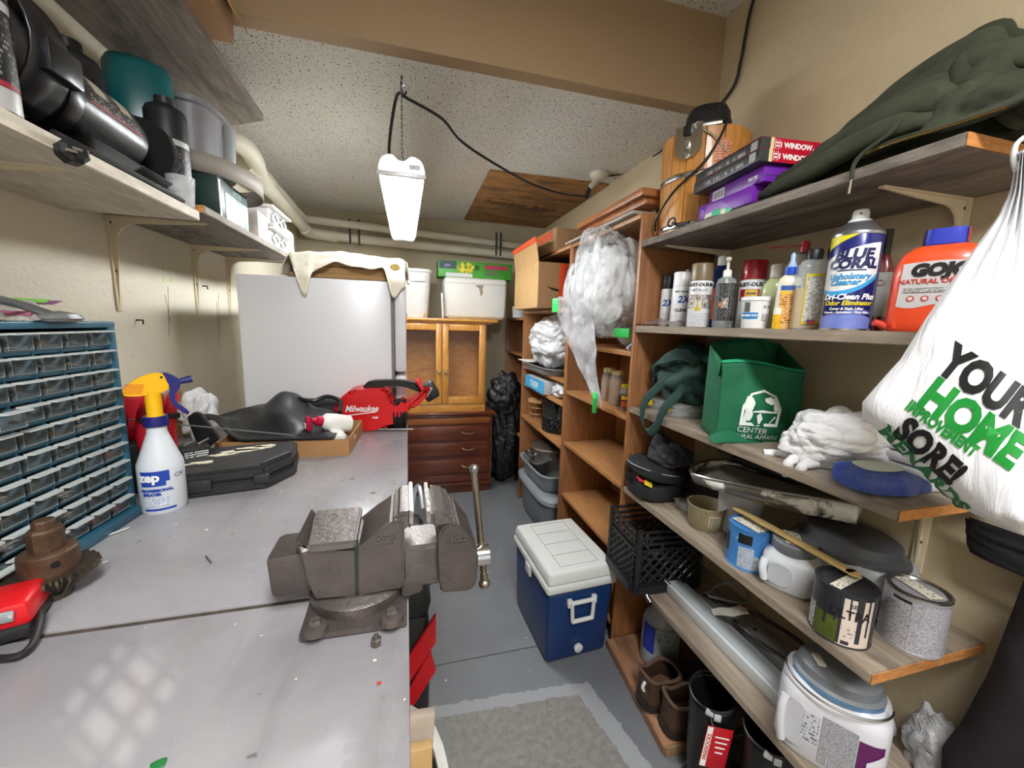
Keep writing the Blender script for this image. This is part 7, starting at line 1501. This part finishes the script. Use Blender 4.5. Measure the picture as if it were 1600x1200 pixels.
lm_ = mat('#c9b98c', .35, .5)
jar('glass jar of brown pieces with gold lid, half behind the hanging plastic tail', 950, 1.80, .038, .165, lm_, nutm)
jar('glass jar of brown pieces with gold lid, nearer the black-labelled jar', 964, 1.69, .042, .165, lm_, nutm)
jar('small dark jar with yellow lid and black label beside the two brown jars', 978, 1.58, .030, .115, mat('#c9b62a', .4), mat('#3a2014', .5), mat('#1b1613', .4, 0, .1))
t = thing('round_tin_lid', 'round pale metal tin leaning among black things on the upper shelf', 'tin', (1.02, 1.66, 1.352), 0, None, (0, 0, .2))
b = B(); b.lathe([(.058, -.012), (.06, -.01), (.06, .01), (.05, .012)], 32, (0, 0, .06), rot=(R(62), 0, R(-40))); obj('tin', b, mat('#7b7c74', .35, .5), t)
b = B(); b.lathe([(.042, .0122), (.042, .0135)], 32, (0, 0, .06), rot=(R(62), 0, R(-40))); obj('pale_face', b, mat('#b9c09c', .5), t)
b = B(); b.ball((0, 0, .07), .08, 4, lambda d: 1 + .3 * crease(d, 2, 9), (.8, 1.3, .75)); t = obj('black_cloth_heap', b, nb, None, loc=(1.12, 1.62, 1.354)); tag(t, 'heap of black fabric behind the pale round tin', 'cloth')
t = thing('blue_tube', 'blue tube with white nozzle lying at the end of the upper bookcase shelf', 'tube', (.95, 1.52, 1.352), 0, None, (0, 0, 0))
b = B(); b.cyl((0, 0, .02), (.1, .02, .06), .014, seg=14); obj('tube', b, mat('#2a4ea0', .4), t); b = B(); b.cyl((-.03, -.008, .008), (0, 0, .02), .006, .012, 12); obj('nozzle', b, mat('#b9c6d6', .3), t)
# black bin bags in the corner
bb = NT('black_bin_bag'); v = bb.coords(); bb.set(Base_Color=lin('#101012'), Roughness=.25); bb.bump(bb.noise(v, 20, 5, .6, dist=1.5), .7, .02); bb = bb.m
for i, (c_, s_, se, lab) in enumerate((((.85, 3.30, .46), (.50, .32, 1.35), 2, 'big shiny black bin bag standing between dresser and corner bookcase'), ((.83, 3.26, .84), (.48, .3, .62), 7, 'second black bin bag slumped on top, against the oak cabinet side'))):
    b = B(); b.ball((0, 0, 0), .3, 5, lambda d: 1 + .22 * crease(d, 1.6, se) + .08 * crease(d, 4, se), (s_[0], s_[1] * 1.0, s_[2])); t = obj('bin_bag', b, bb, None, loc=c_, sharp=80); tag(t, lab, 'bin bag')
# on the oak cabinet
t = thing('ice_chest', 'old white ice chest with a worn brown latch scar on the oak cabinet', 'cooler', (.565, 3.42, 1.476), 0)
icw = mat('#d9d7d0', .4, 0, .05, 5, spot='#a09684', spots=.68)
b = B(); b.box((0, 0, .17), (.53, .28, .335), .03, seg=3, taper=.96); obj('body', b, icw, t)
b = B(); b.box((0, -.138, .288), (.5, .003, .004)); obj('lid_seam', b, mat('#8f8a80', .6), t)
scar = mat('#8e7d6c', .7, 0, .2, 40)
b = B(); b.prism(sp2([(-.04, .085), (.03, .09), (.02, .065), (.025, .03), (.008, .0), (.0, .03), (-.01, .065)], 4), .002, (.03, -.1385, .19), (R(90), 0, 0)); obj('latch_scar', b, scar, t)
b = B(); b.box((0, -.125, .012), (.46, .02, .024), .006); obj('brown_base', b, mat('#a38a66', .6), t)
t = thing('trash_bag_carton', 'long green carton printed with yellow flowers lying on the white ice chest', 'carton', (.57, 3.44, 1.815), .0)
b = B(); b.box((0, 0, .065), (.62, .2, .13), .002); obj('carton', b, mat('#3f8f2e', .45, 0, .06), t)
fl = NT('yellow_flower_print'); v = fl.coords(); fl.set(Base_Color=fl.ramp(fl.noise(v, 40, 3), [(.42, lin('#3f7a1e')), (.5, lin('#c9b21e')), (.62, lin('#e0cf3a'))]), Roughness=.5); fl = fl.m
b = B(); b.prism(blob(0, 0, .075, .045, 4), .001, (-.085, -.1005, .08), (R(90), 0, 0)); obj('flower_picture', b, fl, t)
b = B(); b.box((-.235, -.1008, .095), (.14, .001, .06)); q = obj('dark_panel', b, mat('#2c3a44', .5), t); txt('glad', .03, mat('#9aa6d0', .5), q, (-.235, -.102, .085), bold=.0004)
b = B(); b.box((.17, -.1008, .095), (.2, .001, .032)); q = obj('red_panel', b, mat('#a02848', .5), t); 
b = B(); b.box((.13, -.1008, .05), (.11, .001, .05)); q = obj('white_panel', b, fineprint('carton_print', '#cfd6c6', '#4b6a3e', 60, 60), t)
b = B(); b.box((-.14, -.1008, .02), (.22, .001, .03)); obj('white_panel', b, mat('#d5d8d0', .5), t)
b = B(); b.lathe([(.022, 0), (.022, .001)], 20, (.005, -.1005, .085), rot=(R(90), 0, 0)); obj('round_seal', b, mat('#1f4f1a', .5), t)
t = thing('white_bin', 'tapered white plastic bin beside the refrigerator on the oak cabinet', 'bin', (.075, 3.34, 1.476), 0)
b = B(); b.lathe([(.78, 0), (.8, .006), (1.0, .345), (1.06, .35), (1.06, .37), (.98, .37)], 40, sx=.125, sy=.14, p=4.5); obj('bin', b, mat('#d8d9d6', .35, 0, .03), t)
b = B(); b.box((.02, -.142, .30), (.11, .004, .05), .001); obj('grip_panel', b, mat('#c6c7c4', .4), t)
b = B(); b.box((0, -.10, .02), (.18, .02, .035), .004); obj('brown_base', b, mat('#a38a66', .6), t)
t = thing('plastic_pitcher', 'small clear plastic jug with white spout in the corner beside the ice chest', 'jug', (.955, 3.36, 1.501), 0)
b = B(); b.lathe([(.05, 0), (.055, .005), (.06, .09), (.052, .1)], 28); obj('jug', b, mat('#c3c6c6', .3, 0, .06), t)
b = B(); b.tube([(-.02, -.03, .08), (-.03, -.035, .15)], .012, 8); obj('spout', b, white, t)
b = B(); b.tube([(.04, -.03, .03), (.075, -.04, .05), (.07, -.04, .09), (.04, -.03, .1)], .006, 8, sm=4); obj('handle', b, white, t)
b = B(); b.box((.0, 0, .1), (.014, .012, .2), .001, (R(3), R(-3), 0)); t = obj('white_strip', b, white, None, loc=(.285, 3.24, 1.477)); tag(t, 'narrow white strip leaning on the ice chest corner', 'strip')
# draped box on the refrigerator
t = thing('cardboard_box', 'wide flat cardboard box under the white cloth on the refrigerator', 'box', (-.235, 1.98, 1.6115), .0)
b = B(); b.box((0, 0, .012), (.43, .32, .018), .002); obj('base_flange', b, cbl, t)
b = B(); b.box((0, 0, .055), (.41, .3, .075), .003); obj('carton', b, cbl, t)
b = B(); b.box((0, -.151, .05), (.4, .002, .004)); obj('flap_seam', b, mat('#6b4a2c', .8), t)
cw2 = NT('stained_white_cloth'); v = cw2.coords(); cw2.set(Base_Color=cw2.mix(cw2.ramp(cw2.noise(v, 16, 5, .7), [(.58, (0, 0, 0)), (.66, (.7, .7, .7))]), lin('#e4ddca'), lin('#a7a49b')), Roughness=.9); cw2.bump(cw2.noise(v, 60, 4), .3, .004); cw2 = cw2.m
t = thing('drape_cloth', 'stained white dust cloth draped over the box on the refrigerator', 'cloth', (-.235, 1.98, 1.6115))
def drop(x):
    return .035 + .03 * sst(-.02, -.14, x) + .10 * sst(-.125, -.175, x) * sst(-.225, -.185, x) + .008 * sin(x * 34) + .115 * sst(.145, .185, x) * (1 - .5 * sst(.19, .235, x)) + .012 * sst(.03, .1, x)
def drape(u, v):
    x = -.215 + .45 * u; top = .099 + .03 * exp2(-((x + .02) / .12) ** 2 - ((v - .35) / .2) ** 2) + .006 * NZ.noise(V((u * 9, v * 7, 1))) - .02 * sst(-.2, -.25, x) - .015 * sst(.21, .26, x)
    if v < .6: y = .15 - .315 * v / .6; return (x, y, top)
    k = (v - .6) / .4; return (x + .03 * k * sst(-.1, -.2, x), -.165 - .052 * clamp(k * drop(x) / .09) - .008 * abs(sin(x * 26)) * k, top - .006 - drop(x) * k)
def exp2(x): return math.exp(x)
b = B(); b.grid(drape, 60, 34); obj('cloth', b, cw2, t, solid=.003, fixn=False, sharp=80)
b = B(); b.grid(lambda u, v: (-.217 - .03 * v - .008 * sin(3 * v + 6 * u), -.165 + .30 * u, .085 - .08 * v + .006 * sin(9 * u)), 20, 12); obj('side_fall', b, cw2, t, solid=.003, fixn=False, sharp=80)
b = B(); b.grid(lambda u, v: (.237 + .012 * v + .006 * sin(3 * v + 6 * u), -.165 + .24 * u, .085 - .075 * v + .006 * sin(9 * u)), 20, 12); obj('side_fall', b, cw2, t, solid=.003, fixn=False, sharp=80)
b = B(); b.box((-.10, -.178, .045 + .0), (.02, .002, .02)) if 0 else b.prism(blob(0, 0, .02, .014, 8), .001, (.195, -.2265, .055), (R(90), 0, 0)); obj('yellow_stain', b, mat('#d0b566', .9, 0, .2, 60), t)
# ================================================================ LEFT WALL SHELF
LZ, LZ2 = 1.7335, 1.7555
mk2 = mat('#1b1b1e', .3, .2, .12, 14, .1, 90); mk3 = mat('#101012', .6, 0, .15, 30, .4, 120)
t = thing('bench_grinder', 'black electric bench grinder with wire wheel, wheel guard and rating label', 'bench grinder', (-.665, 1.10, LZ))
b = B(); b.lathe([(.045, -.145), (.068, -.135), (.072, -.11), (.072, .10), (.066, .13), (.04, .15)], 36, (0, 0, .125), rot=(R(-90), 0, 0)); mb_ = obj('motor_body', b, mk2, t)
b = B(); b.lathe([(.074, -.115), (.0755, -.11), (.0755, -.085), (.074, -.08)], 36, (0, 0, .125), rot=(R(-90), 0, 0)); obj('end_bell', b, mk2, t)
b = B(); b.grid(lambda u, v: (.0727 * cos(R(62 - 62 * u)), -.06 + .15 * v, .125 + .0727 * sin(R(62 - 62 * u))), 10, 2, uvs=(.08, .15)); lbq = obj('rating_label', b, fineprint('rating_print', '#151516', '#8d8a84', 120, 130, .52), t)
for y in (-.02, .055): b = B(); b.grid(lambda u, v: (.0734 * cos(R(50 - 30 * u)), y - .022 + .04 * v, .125 + .0734 * sin(R(50 - 30 * u))), 6, 1); obj('pale_panel', b, mat('#a8a190', .5), lbq)
b = B(); b.grid(lambda u, v: (.0736 * cos(R(1.5 - 3 * u)), -.065 + .16 * v, .125 + .0736 * sin(R(1.5 - 3 * u))), 2, 1); obj('red_line', b, mat('#a8404a', .5), lbq)
# foot and base plate
b = B(); b.box((.0, .0, .006), (.19, .42, .008), .003); obj('base_plate', b, mk2, t)
b = B(); b.box((.0, .02, .035), (.13, .16, .06), .008, taper=1.2); obj('pedestal', b, mat('#29292b', .45, .2, .1), t)
b = B(); b.box((.075, .10, .03), (.05, .12, .004), .001, (0, R(-35), 0)); obj('foot_bracket', b, mat('#3a3a3c', .4, .3), t)
# wheel guard at the near end
b = B(); P = [(.112 * cos(a), .112 * sin(a)) for a in [R(-60 + 300 * k / 24) for k in range(25)]]
b.grid(lambda u, v: (P[int(round(u * 24))][0], -.25 + .075 * v, .135 + P[int(round(u * 24))][1]), 24, 2); obj('wheel_guard', b, mk2, t, solid=.005, fixn=False)
b = B(); b.lathe([(.108, 0), (.108, .004), (.03, .006)], 32, (0, -.178, .135), rot=(R(90), 0, 0)); obj('guard_cover', b, mk2, t)
b = B(); b.lathe([(.085, -.02), (.085, .02)], 32, (0, -.215, .135), rot=(R(90), 0, 0)); obj('grinding_wheel', b, mat('#4b4743', .9, 0, .15, 60), t)
b = B(); b.cyl((0, -.16, .125), (0, -.26, .13), .012, seg=12); obj('arbor', b, steel, t)
b = B(); b.box((.03, -.2, .26), (.09, .1, .006), .002, (0, R(20), .1)); obj('eye_shield', b, mk3, t)
b = B(); b.box((.115, -.20, .12), (.02, .07, .05), .004); obj('tool_rest', b, mk2, t)
# wire wheel at the far end
for k, (y, r) in enumerate(((.165, .016), (.175, .022), (.185, .016))): b = B(); b.lathe([(r, -.004), (r, .004)], 20, (0, y, .125), rot=(R(90), 0, 0)); obj('arbor_washer', b, steel, t)
b = B(); b.lathe([(.02, -.02), (.085, -.012), (.088, 0), (.085, .012), (.02, .02)], 40, (0, .215, .125), rot=(R(90), 0, 0))
for v in b.bm.verts: d_ = V((v.co.x, 0, v.co.z - .125)); v.co += d_ * (.08 * NZ.noise(v.co * 60))
obj('wire_wheel', b, mat('#121213', .8, .2, .3, 90, .9, 260), t)
b = B(); b.tube([(.08, -.18, .02), (.1, -.05, .012), (.105, .1, .01), (.1, .2, .012)], .006, 8, sm=6); obj('cord', b, bodyk, t)
kp = at(113, 238, x=-.532); t = thing('plug', 'black moulded plug hanging over the whitewashed shelf edge', 'plug', kp)
b = B(); b.lathe([(.019, -.012), (.02, -.008), (.02, .008), (.014, .014)], 8, rot=(R(80), 0, R(60))); obj('plug_body', b, bodyk, t, sharp=25)
for dx in (-.006, .006): b = B(); b.box((.008 + .002, -.012 + dx, dx * .6), (.012, .006, .004), 0, (0, 0, 1.0)); obj('prong', b, steel, t)
b = B(); b.tube([(-.012, .005, .004), (-.04, .012, .012), (-.06, .01, .004)], .004, 6, sm=3); obj('plug_lead', b, bodyk, t)
# oil bottles and jugs
def sill_can(name, label, cat, loc, r, h, m, bands, capm=None, p=2.0, sy=1.0):
    t = thing(name, label, cat, loc, face(loc)); b = B(); b.lathe([(r * .94, 0), (r, .006), (r, h * .86), (r * .9, h * .9), (r * .5, h * .94)], 32, p=p, sy=sy); obj('body', b, m, t)
    if capm: b = B(); b.lathe([(r * .48, h * .93), (r * .46, h)], 20); obj('cap', b, capm, t)
    for z0, z1, bm2 in bands: b = B(); b.patch(r * 1.008, h * z0, h * z1, -170, -10, p=p, sy=sy); obj('label_band', b, bm2, t)
    return t
silv = mat('#b9b9b8', .35, .3, .1, 40); blkp = fineprint('black_can_print', '#1a1a1c', '#77746e', 130, 130, .56)
bands = ((.02, .16, silv), (.165, .2, mat('#8e2a34', .4)), (.2, .62, blkp), (.64, .7, silv), (.72, .86, mat('#242a36', .4, 0, .3, 40)))
sill_can('oil_can', 'black and silver labelled oil bottle at the near end beside the grinder', 'bottle', (-.595, .815, LZ), .037, .22, bodyk, bands, bodyk)
sill_can('oil_can', 'black labelled oil bottle standing beyond the wire wheel', 'bottle', (-.625, 1.375, LZ), .046, .29, bodyk, bands[:2] + ((.2, .55, blkp), (.57, .62, silv)), bodyk)
sill_can('black_jug', 'tall black jug with flat dark cap at the wall behind the grinder', 'jug', (-.785, 1.31, LZ), .06, .36, mk3, (), mat('#0e0e10', .4))
tl = NT('teal_plastic'); tl.set(Base_Color=lin('#12585c'), Roughness=.3, Alpha=.93); tl = tl.m
t = sill_can('teal_jug', 'tall translucent teal plastic container behind the black oil bottle', 'jug', (-.725, 1.475, LZ2), .075, .42, tl, (), None, 3.0)
t = thing('clear_cup', 'small clear plastic cup by the shelf edge below the black oil bottle', 'cup', (-.575, 1.31, LZ)); b = B(); b.lathe([(.026, 0), (.032, .075), (.03, .075), (.024, .004)], 24); obj('cup', b, film('cup_plastic', '#dcdfe0', .4, .7, .15), t)
# printed green box
t = thing('printed_box', 'dark green printed box with white picture under the grey ring', 'box', (-.66, 1.62, LZ2), 0)
b = B(); b.box((0, 0, .062), (.2, .24, .124), .002); obj('carton', b, mat('#15342c', .4, 0, .1), t)
pm2 = NT('white_splash_picture'); v = pm2.coords((1, 1, 2.2)); pm2.set(Base_Color=pm2.ramp(pm2.noise(v, 13, 4, .6, dist=1), [(.42, lin('#17323a')), (.5, lin('#5f8a72')), (.56, lin('#e4ebee'))]), Roughness=.35); pm2 = pm2.m
b = B(); b.box((.1008, .02, .045), (.001, .19, .085)); obj('picture', b, pm2, t)
b = B(); b.box((.101, -.112, .06), (.001, .012, .11)); obj('white_edge', b, paper, t)
txt('ACTER', .024, mat('#8fa9a6', .5), t, (.1016, .025, .094), (R(90), 0, R(90)), bold=.0003, sx=.95)
# grey ring (belt) and the lidded tub on it
t = thing('grey_ring', 'broad grey ring-shaped band lying on the green printed box', 'ring', (-.672, 1.70, LZ2 + .125))
b = B(); b.grid(lambda u, v: (.165 * cos(2 * pi * u), .225 * sin(2 * pi * u), .003 + .058 * v), 56, 2, cu=True); obj('band', b, mat('#8d867d', .6, 0, .05), t, solid=.004, fixn=False)
t = thing('grey_tub', 'grey lidded tub with a rolled paper label standing on the grey ring', 'tub', (-.70, 1.665, LZ2 + .19))
b = B(); b.lathe([(.9, .0), (1, .01), (1.05, .15), (1.12, .155), (1.12, .17), (1.0, .175)], 44, sx=.1, sy=.12, p=3.4); obj('tub', b, mat('#77757a', .4, 0, .06), t)
b = B(); b.lathe([(1.1, -.022), (1.13, -.018), (1.13, -.004), (1.0, .0)], 44, sx=.1, sy=.12, p=3.4); obj('lower_lid', b, mat('#8b898c', .4, 0, .05), t)
b = B(); b.cyl((.105, .03, .03), (.112, .03, .145), .022, seg=18); obj('rolled_label', b, mat('#8f9392', .6, 0, .08), t)
# white lattice blocks and roll
wl = mat('#d8d8d6', .4, 0, .03)
t = thing('lattice_block', 'stacked white plastic blocks with diamond lattice fronts at the shelf edge', 'plastic block', (-.655, 2.18, LZ2))
for k, z in enumerate((0, .092)):
    b = B(); b.box((-.01, 0, z + .045), (.17, .26, .07), .006); obj('block', b, wl, t)
    for zz in (.006, .084): b = B(); b.box((.0, 0, z + zz), (.2, .29, .011), .003); obj('ledge', b, wl, t)
    for y in (-.06, .06):
        for a_, c_ in (((-.05, 0), (0, .026)), ((0, .026), (.05, 0)), ((.05, 0), (0, -.026)), ((0, -.026), (-.05, 0))): b = B(); b.tube([(.082, y + a_[0], z + .045 + a_[1]), (.082, y + c_[0], z + .045 + c_[1])], .0045, 5); obj('lattice_bar', b, wl, t)
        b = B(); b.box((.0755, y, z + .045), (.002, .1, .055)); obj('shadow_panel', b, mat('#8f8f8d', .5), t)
b = B(); b.box((.02, .19, .07), (.13, .12, .14), .02); obj('end_block', b, wl, t)
t = thing('napkin_pack', 'upright pack of pale pink and grey paper beside the white lattice', 'pack', (-.62, 1.955, LZ2), 0)
for k in range(5): b = B(); b.box((.0, -.05 + .025 * k, .06), (.09, .022, .12 - .002 * k), .002); obj('paper_stack', b, mat(('#d8cdc6', '#9a9a9c', '#c9bcb2', '#d9d4cd', '#b9a9a0')[k], .6, 0, .08, 60), t)
p = at(452, 375, x=-.66); t = thing('small_bottle', 'little pale bottle with dark cap at the far end of the left shelf', 'bottle', (-.66, 2.385, LZ2)); b = B(); b.lathe([(.022, 0), (.024, .004), (.024, .06), (.012, .075)], 20); obj('bottle', b, mat('#c4c2b8', .4), t); b = B(); b.lathe([(.013, .074), (.013, .09)], 16); obj('cap', b, bodyk, t)
# cardboard on the high plank
t = thing('cardboard_box', 'brown cardboard box with drooping flap on the high dark plank', 'box', (-.60, 1.36, 2.2515), .04)
b = B(); b.box((0, 0, .06), (.24, .26, .12), .003); obj('carton', b, cb_, t)
b = B(); b.poly([(.12, -.12, .09), (.12, .12, .09), (.16, .12, .03), (.155, .0, .02)]); obj('drooping_flap', b, cbl, t, solid=.004)
